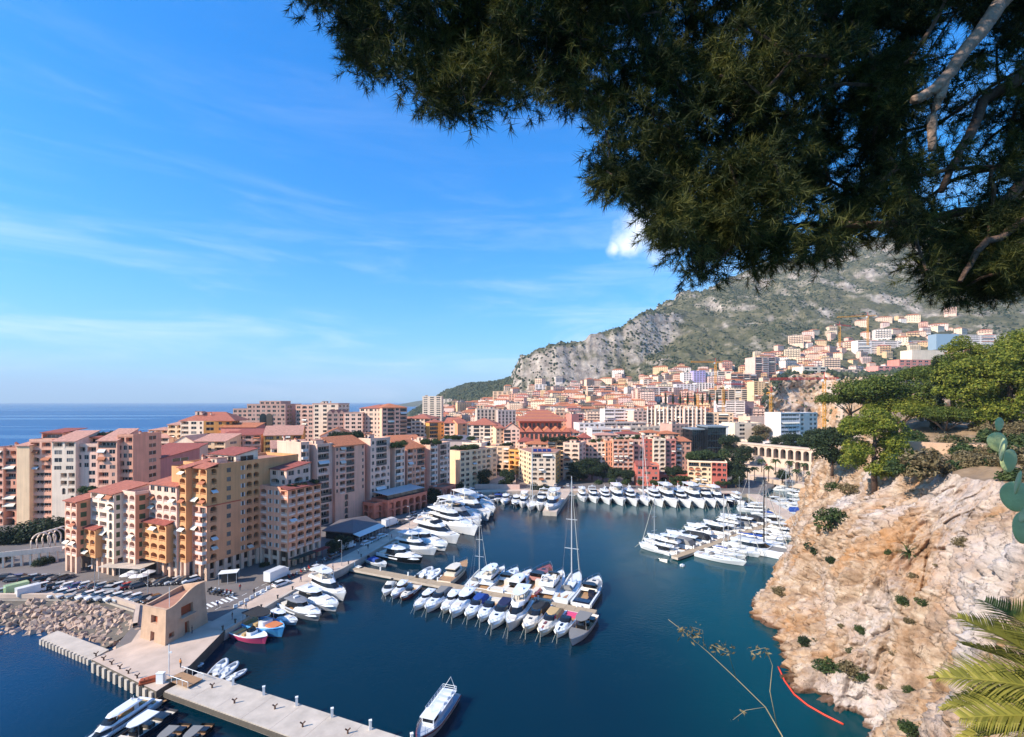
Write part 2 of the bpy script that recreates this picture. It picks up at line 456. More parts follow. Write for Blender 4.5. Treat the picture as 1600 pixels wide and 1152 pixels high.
def mountain_mat():
 m = bpy.data.materials.new('maquis_and_limestone'); N, L, P = nodes_of(m)
 g = N.new('ShaderNodeNewGeometry')
 def noise_(s, d=5, r=.55, vec=None):
  t = N.new('ShaderNodeTexNoise'); t.inputs['Scale'].default_value = s; t.inputs['Detail'].default_value = d; t.inputs['Roughness'].default_value = r
  L.new(vec or g.outputs['Position'], t.inputs['Vector']); return t.outputs['Fac']
 def ramp(sock, stops):
  r = N.new('ShaderNodeValToRGB'); L.new(sock, r.inputs[0])
  e = r.color_ramp.elements
  while len(e) < len(stops): e.new(0.5)
  for k, (p, c) in enumerate(stops): e[k].position = p; e[k].color = c
  return r.outputs['Color']
 sl = N.new('ShaderNodeSeparateXYZ'); L.new(g.outputs['Normal'], sl.inputs[0])
 rock = ramp(noise_(.06, 6, .65), [(0.3, C('#80736a', .8)), (0.5, C('#a89a8e', .88)), (0.68, C('#cabbab', .95))])
 veg = ramp(noise_(.05, 6, .7), [(0.32, (0.026, 0.034, 0.014, 1)), (0.50, (0.072, 0.074, 0.032, 1)), (0.70, (0.20, 0.165, 0.095, 1))])
 ma = N.new('ShaderNodeMath'); ma.operation = 'MULTIPLY_ADD'; ma.inputs[1].default_value = 1.1; ma.inputs[2].default_value = -0.18
 L.new(noise_(.014, 7, .62), ma.inputs[0])
 mb_ = N.new('ShaderNodeMath'); mb_.operation = 'MULTIPLY_ADD'; mb_.inputs[1].default_value = 0.75
 L.new(sl.outputs['Z'], mb_.inputs[0]); L.new(ma.outputs[0], mb_.inputs[2])
 fac = ramp(mb_.outputs[0], [(0.80, (0, 0, 0, 1)), (0.97, (.9, .9, .9, 1))])
 mx = N.new('ShaderNodeMix'); mx.data_type = 'RGBA'; L.new(fac, mx.inputs['Factor']); L.new(rock, mx.inputs['A']); L.new(veg, mx.inputs['B'])
 L.new(mx.outputs['Result'], P.inputs['Base Color'])
 P.inputs['Roughness'].default_value = 0.95; P.inputs['Specular IOR Level'].default_value = 0.1
 b = N.new('ShaderNodeBump'); b.inputs['Strength'].default_value = 0.9; b.inputs['Distance'].default_value = 6
 L.new(noise_(.09, 6, .7), b.inputs['Height']); L.new(b.outputs['Normal'], P.inputs['Normal'])
 return m
M_MOUNT = mountain_mat()
struct(link('mountain', grid_mesh('mountain', PT, M_MOUNT)))
# a far cape on the left
mb = MB()
cape = [(-1500, 5200, 0), (-1250, 5150, 20), (-1050, 5100, 55), (-800, 5150, 90), (-500, 5200, 110), (0, 5300, 150), (1500, 5400, 180)]
mb.loft([[(x, y - 300, -2) for x, y, z in cape], [(x, y, z) for x, y, z in cape], [(x, y + 800, -2) for x, y, z in cape]])
struct(mb.obj('far_cape', M_MOUNT, smooth=True))
# ================================================================== the rock on the right
def rock_mat():
 m = bpy.data.materials.new('limestone_cliff'); N, L, P = nodes_of(m)
 g = N.new('ShaderNodeNewGeometry')
 def noise_(s, d=6, r=.6, sc=None, dist=0.0):
  v = g.outputs['Position']
  if sc:
   mp = N.new('ShaderNodeMapping'); mp.inputs['Scale'].default_value = sc; L.new(v, mp.inputs['Vector']); v = mp.outputs[0]
  t = N.new('ShaderNodeTexNoise'); t.inputs['Scale'].default_value = s; t.inputs['Detail'].default_value = d; t.inputs['Roughness'].default_value = r
  t.inputs['Distortion'].default_value = dist
  L.new(v, t.inputs['Vector']); return t.outputs['Fac']
 def ramp(sock, stops):
  r = N.new('ShaderNodeValToRGB'); L.new(sock, r.inputs[0]); e = r.color_ramp.elements
  while len(e) < len(stops): e.new(0.5)
  for k, (p, c) in enumerate(stops): e[k].position = p; e[k].color = c
  return r.outputs['Color']
 def mix(f, a, b, bl='MIX'):
  n = N.new('ShaderNodeMix'); n.data_type = 'RGBA'; n.blend_type = bl
  if isinstance(f, float): n.inputs['Factor'].default_value = f
  else: L.new(f, n.inputs['Factor'])
  for k, v in (('A', a), ('B', b)):
   if isinstance(v, tuple): n.inputs[k].default_value = v
   else: L.new(v, n.inputs[k])
  return n.outputs['Result']
 base = ramp(noise_(.35, 8, .65), [(0.28, C('#83674f', .72)), (0.45, C('#b6967a', .8)), (0.6, C('#cfb59c', .86)), (0.75, C('#e2d2c0', .9))])
 ochre = ramp(noise_(.13, 5, .6, (1, 1, .45), 0.8), [(0.47, (0, 0, 0, 1)), (0.70, (.72, .72, .72, 1))])
 c = mix(ochre, base, C('#c48a52', .82))
 wh = ramp(noise_(.06, 4, .5), [(0.50, (0, 0, 0, 1)), (0.68, (.75, .75, .75, 1))])
 c = mix(wh, c, C('#d9cec9', .9))
 crack = ramp(noise_(.9, 8, .78, (1, 1, .4), 1.0), [(0.36, C('#4a382e')), (0.45, (1, 1, 1, 1))])
 c = mix(0.75, c, crack, 'MULTIPLY')
 sx = N.new('ShaderNodeSeparateXYZ'); L.new(g.outputs['Position'], sx.inputs[0])
 wet = ramp(sx.outputs['Z'], [(0.0, C('#4a3a2c')), (0.55, C('#8d6a4c')), (1.0, (1, 1, 1, 1))])
 c = mix(0.85, c, wet, 'MULTIPLY')
 L.new(c, P.inputs['Base Color'])
 P.inputs['Roughness'].default_value = 0.95; P.inputs['Specular IOR Level'].default_value = 0.15
 b = N.new('ShaderNodeBump'); b.inputs['Strength'].default_value = 0.85; b.inputs['Distance'].default_value = 0.5
 L.new(noise_(1.6, 8, .72, None, 0.6), b.inputs['Height']); L.new(b.outputs['Normal'], P.inputs['Normal'])
 return m
M_ROCK = rock_mat()
BASE = [(112, 190), (95, 160), (76, 134), (62, 119), (56, 108), (51.5, 94), (49.5, 82), (52, 76.5), (55.5, 73), (54, 70), (47, 59), (34, 44), (22, 26), (10, 12), (2, 6)]
TOP = [(130, 190, 42), (118, 160, 40), (114, 140, 36), (96, 121, 33.5), (90, 110, 33.5), (84, 97, 35), (80, 87, 36.5), (77.5, 80, 37), (76, 73, 37.3), (74, 67, 37.4), (69, 57, 38.5), (56, 42, 41), (40, 25, 44), (24, 9, 46.5), (12, 2, 48)]
def resample(pts, n):
 P = np.array(pts, float); d = np.r_[0, np.cumsum(np.linalg.norm(np.diff(P, axis=0), axis=1))]
 # same station parameter for both lines: by index, refined
 t = np.linspace(0, len(P) - 1, n); k = np.arange(len(P))
 # smooth (Catmull-like) by interpolating then box filtering
 Q = np.stack([np.interp(t, k, P[:, c]) for c in range(P.shape[1])], 1)
 w = max(3, n // (len(P) * 2)) | 1; ker = np.ones(w) / w
 Qp = np.pad(Q, ((w // 2, w // 2), (0, 0)), mode='edge')
 return np.stack([np.convolve(Qp[:, c], ker, mode='valid') for c in range(P.shape[1])], 1)
NS, NT = 560, 230
Bq, Tq = resample(BASE, NS), resample(TOP, NS)
CL = np.zeros((NT, NS, 3), np.float32)
tang = np.gradient(Bq, axis=0); tang /= np.linalg.norm(tang, axis=1)[:, None]
outn = np.stack([tang[:, 1], -tang[:, 0]], 1)      # horizontal outward normal
for j in range(NS):
 bx, by = Bq[j]; tx, ty, tz = Tq[j]
 ox, oy = outn[j]
 if ox > 0 and j < NS * .75: ox, oy = -ox, -oy
 for i in range(NT):
  t = i / (NT - 1)
  z = -2.0 + (tz + 2.0) * t
  s = t ** 1.12
  # stepped profile: steep in the middle, ledge at the top, apron at the foot
  s = s + 0.05 * math.sin(t * 9.0 + by * .06)
  x = bx + (tx - bx) * s; y = by + (ty - by) * s
  p = Vector((x, y, z))
  q = Vector((x, y, z * 0.38))
  a = noise.noise(p * 0.07) * 3.6 + (noise.ridged_multi_fractal(q * 0.17, 0.9, 2.2, 5, 1.0, 2.0) - 1.1) * 1.5
  a -= max(0.0, .16 - abs(noise.noise(q * .33 + Vector((7, 3, 1))))) * 9.0        # open joints
  a -= max(0.0, .12 - abs(noise.noise(Vector((x * .35, y * .35, z * .9)) + Vector((1, 9, 4))))) * 5.0
  vd = noise.voronoi(q * 0.95)[0]
  a += min(.5, vd[1] - vd[0]) * 1.1
  vd = noise.voronoi(Vector((x, y, z * .7)) * 2.1)[0]
  a += min(.4, vd[1] - vd[0]) * .6 + noise.noise(p * 2.3) * .22
  fade = min(1.0, (1 - t) * 7 + .25)
  a *= fade
  CL[i, j] = (x + ox * a, y + oy * a, z + a * 0.25 * fade + (noise.noise(p * .5) * .5 if t > .9 else 0))
struct(link('cliff', grid_mesh('cliff', CL, M_ROCK, smooth=False)))
# the plateau behind the cliff edge, rising to the terraces under the pines
M_SOIL = mat('dry_grass_soil', C('#9a7f62', .75), 0.95, var=0.35, vscale=0.5, bump=0.8, bscale=2.0)
NP = 60
PL = np.zeros((NP, NS // 4, 3), np.float32)
OUT = resample([(200, 260, 44), (190, 220, 46), (172, 190, 45), (160, 165, 43), (150, 140, 41.5), (150, 125, 41), (150, 110, 40.5), (150, 98, 40.5), (150, 90, 41), (150, 80, 42), (140, 60, 45), (120, 30, 49), (90, 0, 50), (60, -20, 50), (30, -30, 50)], NS)
for j in range(NS // 4):
 e = CL[NT - 1, min(j * 4, NS - 1)]; o = OUT[min(j * 4, NS - 1)]
 for i in range(NP):
  t = i / (NP - 1)
  x, y = e[0] + (o[0] - e[0]) * t, e[1] + (o[1] - e[1]) * t
  z = e[2] + (o[2] - e[2]) * min(1, t * 1.6) ** .8 + (fbm(x * .12, y * .12, 1, 4) * 1.2 * min(1, t * 12))
  PL[i, j] = (x, y, z)
struct(link('plateau', grid_mesh('plateau', PL, M_SOIL)))
# ================================================================== building kit
def glass_mat():
 m = bpy.data.materials.new('window_glass'); N, L, P = nodes_of(m)
 oi = N.new('ShaderNodeObjectInfo'); r = N.new('ShaderNodeValToRGB'); L.new(oi.outputs['Random'], r.inputs[0])
 r.color_ramp.interpolation = 'CONSTANT'; e = r.color_ramp.elements
 st = [(0, (0.012, 0.014, 0.018, 1)), (.45, (0.03, 0.032, 0.036, 1)), (.68, (0.10, 0.075, 0.06, 1)), (.80, (0.24, 0.20, 0.17, 1)), (.90, (0.02, 0.022, 0.028, 1))]
 while len(e) < len(st): e.new(.5)
 for k, (p, c) in enumerate(st): e[k].position = p; e[k].color = c
 L.new(r.outputs[0], P.inputs['Base Color']); P.inputs['Roughness'].default_value = 0.18; P.inputs['Specular IOR Level'].default_value = 0.5
 return m
M_GLASS = glass_mat()
M_FRAME = mat('window_frame', C('#cfc4b8', .8), 0.6)
M_SHUT = mat('white_shutter', C('#d9d0c6', .9), 0.7)
M_GREEN = mat('green_shutter', C('#5c6a45', .8), 0.75)
M_RAILW = mat('white_rail', C('#d8d2cc', .9), 0.6)
M_RAILD = mat('dark_rail', (0.03, 0.03, 0.035, 1), 0.5)
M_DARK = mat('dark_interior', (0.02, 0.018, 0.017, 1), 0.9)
M_GRAVEL = mat('roof_gravel', C('#a3958a', .7), 0.95, var=.2, vscale=.6)
M_TERR = mat('terrace_tiles', C('#b9836c', .75), 0.9, var=.15, vscale=.5)
def tile_mat(name, hexc):
 m = bpy.data.materials.new(name); N, L, P = nodes_of(m)
 tc = N.new('ShaderNodeUVMap'); g = N.new('ShaderNodeNewGeometry')
 t = N.new('ShaderNodeTexNoise'); t.inputs['Scale'].default_value = 1.3; t.inputs['Detail'].default_value = 6; L.new(g.outputs['Position'], t.inputs['Vector'])
 r = N.new('ShaderNodeValToRGB'); L.new(t.outputs['Fac'], r.inputs[0])
 c = C(hexc, .85); e = r.color_ramp.elements
 e[0].position = .3; e[0].color = tuple(v * .72 for v in c[:3]) + (1,); e[1].position = .7; e[1].color = tuple(min(1, v * 1.15) for v in c[:3]) + (1,)
 L.new(r.outputs[0], P.inputs['Base Color']); P.inputs['Roughness'].default_value = .9
 # rows of pantiles: fine relief running down the slope
 cr = N.new('ShaderNodeVectorMath'); cr.operation = 'CROSS_PRODUCT'; cr.inputs[1].default_value = (0, 0, 1); L.new(g.outputs['True Normal'], cr.inputs[0])
 nr = N.new('ShaderNodeVectorMath'); nr.operation = 'NORMALIZE'; L.new(cr.outputs[0], nr.inputs[0])
 d = N.new('ShaderNodeVectorMath'); d.operation = 'DOT_PRODUCT'; L.new(nr.outputs[0], d.inputs[0]); L.new(g.outputs['Position'], d.inputs[1])
 s = N.new('ShaderNodeMath'); s.operation = 'MULTIPLY'; s.inputs[1].default_value = 14.0; L.new(d.outputs['Value'], s.inputs[0])
 sn = N.new('ShaderNodeMath'); sn.operation = 'SINE'; L.new(s.outputs[0], sn.inputs[0])
 b = N.new('ShaderNodeBump'); b.inputs['Strength'].default_value = .7; b.inputs['Distance'].default_value = .08
 L.new(sn.outputs[0], b.inputs['Height']); L.new(b.outputs[0], P.inputs['Normal'])
 return m
M_TILE = tile_mat('terracotta_tiles', '#c07058')
M_TILEP = tile_mat('pale_pink_tiles', '#d79c86')
M_TILEO = tile_mat('orange_tiles', '#cc7a50')
M_TILED = tile_mat('dark_pink_tiles', '#a9584a')
def _unit_window(kind):
 mb = MB()
 if kind == 'shut':       # pane with open shutters folded to both sides
  mb.face([(-.5, 0, 0), (.5, 0, 0), (.5, 0, 1), (-.5, 0, 1)], 0)
  for x0, x1 in ((-1.0, -.52), (.52, 1.0)): mb.box(x0, x1, -.22, -.17, 0.0, 1.0, 2)
  for x0, x1 in ((-.5, -.44), (-.03, .03), (.44, .5)): mb.box(x0, x1, -.06, -.01, 0, 1, 1)
  return mb.mesh('window_with_shutters', [M_GLASS, M_FRAME, M_SHUT])
 if kind == 'green':      # closed louvred shutters
  for x0, x1 in ((-.5, -.01), (.01, .5)):
   mb.box(x0, x1, -.09, -.02, 0, 1, 2)
   for k in range(5): mb.box(x0 + .05, x1 - .05, -.12, -.09, .08 + k * .18, .18 + k * .18, 2)
  mb.face([(-.5, 0, 0), (.5, 0, 0), (.5, 0, 1), (-.5, 0, 1)], 0)
  return mb.mesh('window_green', [M_GLASS, M_FRAME, M_GREEN])
 n = {'plain': 2, 'wide': 4}[kind]
 mb.face([(-.5, 0, 0), (.5, 0, 0), (.5, 0, 1), (-.5, 0, 1)], 0)
 for k in range(n + 1):
  x = -.5 + k / n; w = .025
  mb.box(max(-.5, x - w), min(.5, x + w), -.06, -.01, 0, 1, 1)
 mb.box(-.5, .5, -.06, -.012, .95, 1.0, 1)
 return mb.mesh('window_' + kind, [M_GLASS, M_FRAME])
U_WIN = {k: _unit_window(k) for k in ('shut', 'green', 'plain', 'wide')}
def _unit_balcony(kind):
 mb = MB()
 if kind == 'parapet':    # low wall with pierced upper part, standing in the opening
  mb.box(-.5, .5, .0, .12, 0, .55, 0); mb.box(-.5, .5, -.02, .14, .90, 1.0, 0)
  for k in range(9): mb.box(-.49 + k * .12, -.45 + k * .12, .04, .08, .55, .90, 0)
 elif kind == 'rail':
  mb.box(-.5, .5, .02, .06, .94, 1.0, 1); mb.box(-.5, .5, .02, .05, .05, .1, 1)
  mb.face([(-.5, .04, .1), (.5, .04, .1), (.5, .04, .94), (-.5, .04, .94)], 2)
 else:                    # projecting slab with white parapet
  mb.box(-.5, .5, -1.1, 0.02, -.14, .02, 0)
  mb.box(-.5, .5, -1.1, -1.02, .02, .85, 1); mb.box(-.5, -.48, -1.02, 0, .02, .85, 1); mb.box(.48, .5, -1.02, 0, .02, .85, 1)
  mb.box(-.5, .5, -1.13, -.98, .86, .95, 0)
 return mb
U_BAL = {}
_m = MB(); _m.add([(-.5, 0, 1), (.5, 0, 1), (.5, -.9, .62), (-.5, -.9, .62), (.5, -.9, .5), (-.5, -.9, .5)], [(0, 3, 2, 1), (3, 5, 4, 2)])
U_AWN = [_m.mesh('awning', [mat('awning_' + n_, C(h_, .9), .8)]) for n_, h_ in (('cream', '#e6dac6'), ('white', '#e4e0da'), ('rust', '#b06a48'))]
_ra = random.Random(8)
def balcony_mesh(kind, m):
 key = (kind, m.name)
 if key not in U_BAL:
  if kind == 'rail': U_BAL[key] = _unit_balcony(kind).mesh('balcony', [m, M_RAILD, mat('rail_glass', (0.05, 0.055, 0.06, 1), .25)])
  elif kind == 'slab': U_BAL[key] = _unit_balcony(kind).mesh('balcony', [m, M_RAILW])
  else: U_BAL[key] = _unit_balcony(kind).mesh('balcony', [m])
 return U_BAL[key]
# kind: (relative width, opening fraction, sill, head, arch, depth, window, balcony)
KIND = {
 'n': (1.0, 0, 0, 0, 0, 0, None, None), 'N': (3.0, 0, 0, 0, 0, 0, None, None),
 'a': (3.0, .78, .05, .90, 1, 1.6, 'wide', 'parapet'),
 'l': (3.0, .80, .05, .86, 0, 1.6, 'wide', 'parapet'),
 'd': (4.2, .90, .06, .86, 0, 1.5, 'wide', 'rail'),
 'D': (7.5, .94, .16, .84, 0, 1.6, 'wide', 'parapet'),
 'w': (2.6, .34, .34, .82, 0, .16, 'shut', None),
 'g': (2.4, .44, .28, .84, 0, .14, 'green', None),
 's': (1.8, .42, .32, .82, 0, .16, 'plain', None),
 'r': (3.0, .60, .30, .84, 0, .18, 'plain', None),
 't': (2.6, .62, .30, .80, 0, .18, 'wide', None),
 'b': (3.6, .74, .03, .86, 0, .5, 'wide', 'slab'),
 'v': (2.2, .52, .04, .84, 0, .25, 'plain', 'rail'),
 'A': (2.2, .56, .06, .90, 1, .35, 'plain', None),
 'c': (3.4, .72, .0, .88, 1, 3.0, None, None),
 'C': (3.4, .78, .0, .88, 0, 3.0, None, None),
}
TRIMMED = ('e8b8a0', 'e0a482', 'eccbb8', 'e0a88e', 'f2ddca', 'e0c0ae', 'd3a492')
class Bld:
 def __init__(s, name, label, cat='building', loc=(0, 0, 0), group=None):
  s.root = thing(name, label, cat, loc, 0, group); s.o = Vector(loc); s.w = {}; s.nwin = 0; s.seg = 0; s.lr = None
 def mb(s, m):
  key = (m.name, s.seg)
  if key not in s.w: s.w[key] = (MB(), m)
  return s.w[key][0]
 def done(s):
  for mbx, m in s.w.values():
   if not mbx.f: continue
   mbx.v = [(x - s.o.x, y - s.o.y, z - s.o.z) for x, y, z in mbx.v]
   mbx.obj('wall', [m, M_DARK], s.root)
  s.w = {}
  return s.root
 def part(s, name, mbx, mats, smooth=False):
  mbx.v = [(x - s.o.x, y - s.o.y, z - s.o.z) for x, y, z in mbx.v]
  o = mbx.obj(name, mats, s.root, smooth)
  if name == 'roof': s.lr = o
  return o
 def inst(s, name, me, p, rz, scale=None):
  return link(name, me, s.root, Vector(p) - s.o, rz, scale)
 def facade(s, P, u, width, z0, fh, rows, m, trim=None, small=False, back=None):
  """wall with openings; rows = pattern strings from the bottom floor up"""
  u = Vector((u[0], u[1])).normalized(); n = Vector((u.y, -u.x)); ang = math.atan2(u.y, u.x)
  mb = s.mb(m); trim = trim or (stucco('#e2cfc4') if m.name[7:] in TRIMMED else m)
  def pt(a, d, z): return (P[0] + u.x * a - n.x * d, P[1] + u.y * a - n.y * d, z)
  for ri, row in enumerate(rows):
   c, d = z0 + ri * fh, z0 + (ri + 1) * fh
   row = row.replace(' ', '')
   tot = sum(KIND[k][0] for k in row); x = 0.0
   run = None
   for k in row:
    wd = width * KIND[k][0] / tot; a, b = x, x + wd; x = b
    _, of, sl, hd, arch, dep, win, bal = KIND[k]
    if not of:
     mb.face([pt(a, 0, c), pt(b, 0, c), pt(b, 0, d), pt(a, 0, d)]); continue
    ow = wd * of; mid = (a + b) / 2; p, q = mid - ow / 2, mid + ow / 2
    y0, y1 = c + sl * fh, c + hd * fh
    if sl > 0: mb.face([pt(a, 0, c), pt(b, 0, c), pt(b, 0, y0), pt(a, 0, y0)])
    mb.face([pt(a, 0, y0), pt(p, 0, y0), pt(p, 0, y1), pt(a, 0, y1)])
    mb.face([pt(q, 0, y0), pt(b, 0, y0), pt(b, 0, y1), pt(q, 0, y1)])
    if arch:
     ah = min(.26 * fh, ow * .42); seg = 5 if small else 7
     cx, pts = mid, []
     for j in range(seg + 1):
      tt = math.pi * (1 - j / seg)
      pts.append((cx + ow / 2 * math.cos(tt), y1 - ah + ah * math.sin(tt)))
     mb.face([pt(a, 0, y1), pt(b, 0, y1), pt(b, 0, d), pt(a, 0, d)])
     for j in range(seg):
      (xa, za), (xb, zb) = pts[j], pts[j + 1]
      mb.face([pt(xa, 0, za), pt(xb, 0, zb), pt(xb, 0, y1), pt(xa, 0, y1)])
      mb.face([pt(xa, 0, za), pt(xa, dep, za), pt(xb, dep, zb), pt(xb, 0, zb)])
     ys = y1 - ah
    else:
     mb.face([pt(a, 0, y1), pt(b, 0, y1), pt(b, 0, d), pt(a, 0, d)])
     mb.face([pt(p, 0, y1), pt(p, dep, y1), pt(q, dep, y1), pt(q, 0, y1)]); ys = y1
    mb.face([pt(p, 0, y0), pt(q, 0, y0), pt(q, dep, y0), pt(p, dep, y0)])
    mb.face([pt(p, 0, y0), pt(p, dep, y0), pt(p, dep, ys), pt(p, 0, ys)])
    mb.face([pt(q, 0, y0), pt(q, 0, ys), pt(q, dep, ys), pt(q, dep, y0)])
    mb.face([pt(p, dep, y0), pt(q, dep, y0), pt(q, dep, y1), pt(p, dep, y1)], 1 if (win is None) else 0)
    if win:
     if dep > .8: ws, wh, zb = ow * .86, (y1 - y0) * .86, y0 + .02
     else: ws, wh, zb = ow * .999, (y1 - y0) * .995, y0 + .005
     wp = pt(mid, dep - .03, zb)
     s.inst('window', U_WIN[win], wp, ang, (ws, 1, wh)); s.nwin += 1
    if bal and dep > .8 and _ra.random() < .16: s.inst('awning', U_AWN[_ra.choice((0, 0, 1, 2))], pt(mid, -.02, y0), ang, (ow * .96, 1, (ys - y0) * 1.02))
    if bal:
     bh = 1.0 if bal != 'parapet' else .92
     s.inst('balcony', balcony_mesh(bal, trim), pt(mid, .06 if bal != 'slab' else -.0, y0), ang, ((ow - .02) if bal != 'slab' else ow * 1.2, 1, bh))
 def box(s, P, u, width, depth, z0, z1, m, front=None, right=None, left=None, fh=2.6, trim=None, back=True, small=False, zbase=None):
  """a block: front line from P along u, depth goes inward; patterns are lists of rows"""
  s.seg += 1; P = Vector((P[0], P[1])); u = Vector((u[0], u[1])).normalized(); n = Vector((u.y, -u.x))
  A, B = P, P + u * width; Cc, D = B - n * depth, P - n * depth
  mb = s.mb(m)
  def plain(a, b): mb.face([(a.x, a.y, z0), (b.x, b.y, z0), (b.x, b.y, z1), (a.x, a.y, z1)])
  def side(a, dr, L, rows):
   if rows:
    f = (z1 - z0) / len(rows); s.facade(a, dr, L, z0, f, rows, m, trim, small)
   else: plain(a, a + Vector(dr) * L)
  side(A, u, width, front); side(B, -n, depth, right); side(D, n, depth, left); plain(Cc, D)
  mb.face([(A.x, A.y, z0), (D.x, D.y, z0), (Cc.x, Cc.y, z0), (B.x, B.y, z0)])
  return A, B, Cc, D
 # ---- roofs
 def flat(s, P, u, width, depth, z, m, par=.7, floor=None, t=.22):
  P = Vector((P[0], P[1])); u = Vector((u[0], u[1])).normalized(); n = Vector((u.y, -u.x)); i = -n
  def q(a, d, zz): v = P + u * a + i * d; return (v.x, v.y, zz)
  r = MB(); r.face([q(0, 0, z), q(width, 0, z), q(width, depth, z), q(0, depth, z)]); s.part('roof', r, floor or M_GRAVEL)
  if par:
   c = MB()
   for a0, a1, d0, d1 in ((-.06, width + .06, -.06, t), (-.06, width + .06, depth - t, depth + .06), (-.06, t, t, depth - t), (width - t, width + .06, t, depth - t)):
    pts = [q(a0, d0, 0), q(a1, d0, 0), q(a1, d1, 0), q(a0, d1, 0)]
    c.prism([(p[0], p[1]) for p in pts], z - .02, z + par)
   s.part('parapet', c, m)
 def shed(s, P, u, width, depth, z, rise, m=None, over=.45, th=.22, wallm=None, rev=False):
  """mono-pitch roof, low at the front"""
  P = Vector((P[0], P[1])); u = Vector((u[0], u[1])).normalized(); i = Vector((-u.y, u.x))
  def q(a, d, zz): v = P + u * a + i * d; return (v.x, v.y, zz)
  r = MB(); a0, a1, d0, d1 = -over, width + over, -over, depth + .1
  zl, zh = (z, z + rise) if not rev else (z + rise, z)
  zz = lambda d: zl + (zh - zl) * d / depth
  top = [q(a0, d0, zz(d0) + th), q(a1, d0, zz(d0) + th), q(a1, d1, zz(d1) + th), q(a0, d1, zz(d1) + th)]
  bot = [(x, y, w - th) for x, y, w in top]
  r.add(bot + top, [(4, 5, 6, 7), (3, 2, 1, 0), (0, 1, 5, 4), (1, 2, 6, 5), (2, 3, 7, 6), (3, 0, 4, 7)])
  s.part('roof', r, m or M_TILE)
  if wallm:
   w = s.mb(wallm)
   hz = z + rise
   if not rev:
    w.face([q(0, depth, z), q(width, depth, z), q(width, depth, hz), q(0, depth, hz)])
    w.face([q(0, 0, z), q(0, depth, z), q(0, depth, hz)]); w.face([q(width, 0, z), q(width, depth, z), q(width, depth, hz)])
   else:
    w.face([q(0, 0, z), q(width, 0, z), q(width, 0, hz), q(0, 0, hz)])
    w.face([q(0, 0, z), q(0, depth, z), q(0, 0, hz)]); w.face([q(width, 0, z), q(width, depth, z), q(width, 0, hz)])
 def hip(s, P, u, width, depth, z, rise, m=None, over=.5, ridge=.4):
  P = Vector((P[0], P[1])); u = Vector((u[0], u[1])).normalized(); i = Vector((-u.y, u.x))
  def q(a, d, zz): v = P + u * a + i * d; return (v.x, v.y, zz)
  o = over; W, Dp = width, depth
  e = [q(-o, -o, z), q(W + o, -o, z), q(W + o, Dp + o, z), q(-o, Dp + o, z)]
  if W >= Dp:
   k = ridge * (W - Dp) / W if ridge < .4 else None
   h = min(W, Dp) / 2; r0, r1 = q(h, Dp / 2, z + rise), q(W - h, Dp / 2, z + rise)
   F_ = [(0, 1, 5, 4), (2, 3, 4, 5), (1, 2, 5), (3, 0, 4)]
  else:
   h = W / 2; r0, r1 = q(W / 2, h, z + rise), q(W / 2, Dp - h, z + rise)
   F_ = [(1, 2, 5, 4), (3, 0, 4, 5), (0, 1, 4), (2, 3, 5)]
  r = MB(); r.add(e + [r0, r1], F_ + [(3, 2, 1, 0)])
  for k in range(4):
   a, b = e[k], e[(k + 1) % 4]
   r.face([(a[0], a[1], a[2] - .18), (b[0], b[1], b[2] - .18), b, a])
  s.part('roof', r, m or M_TILE)
 def gable(s, P, u, width, depth, z, rise, m=None, over=.4, along=True, wallm=None):
  P = Vector((P[0], P[1])); u = Vector((u[0], u[1])).normalized(); i = Vector((-u.y, u.x))
  def q(a, d, zz): v = P + u * a + i * d; return (v.x, v.y, zz)
  o = over; W, Dp = width, depth; r = MB(); th = .2
  if along:
   f = lambda a, d: q(a, d, z + rise - abs(d - Dp / 2) / (Dp / 2) * rise)
   secs = [(-o), Dp / 2, Dp + o]
   for d0, d1 in ((secs[0], secs[1]), (secs[1], secs[2])):
    t_ = [f(-o, d0), f(W + o, d0), f(W + o, d1), f(-o, d1)]
    r.add([(x, y, w) for x, y, w in t_] + [(x, y, w + th) for x, y, w in t_], [(4, 5, 6, 7), (3, 2, 1, 0), (0, 1, 5, 4), (1, 2, 6, 5), (2, 3, 7, 6), (3, 0, 4, 7)])
   if wallm:
    w = s.mb(wallm)
    for a in (0, W): w.face([q(a, 0, z), q(a, Dp, z), q(a, Dp / 2, z + rise)])
  else:
   f = lambda a, d: q(a, d, z + rise - abs(a - W / 2) / (W / 2) * rise)
   secs = [(-o), W / 2, W + o]
   for a0, a1 in ((secs[0], secs[1]), (secs[1], secs[2])):
    t_ = [f(a0, -o), f(a1, -o), f(a1, Dp + o), f(a0, Dp + o)]
    r.add([(x, y, w) for x, y, w in t_] + [(x, y, w + th) for x, y, w in t_], [(4, 5, 6, 7), (3, 2, 1, 0), (0, 1, 5, 4), (1, 2, 6, 5), (2, 3, 7, 6), (3, 0, 4, 7)])
   if wallm:
    w = s.mb(wallm)
    for d in (0, Dp): w.face([q(0, d, z), q(W, d, z), q(W / 2, d, z + rise)])
  s.part('roof', r, m or M_TILE)
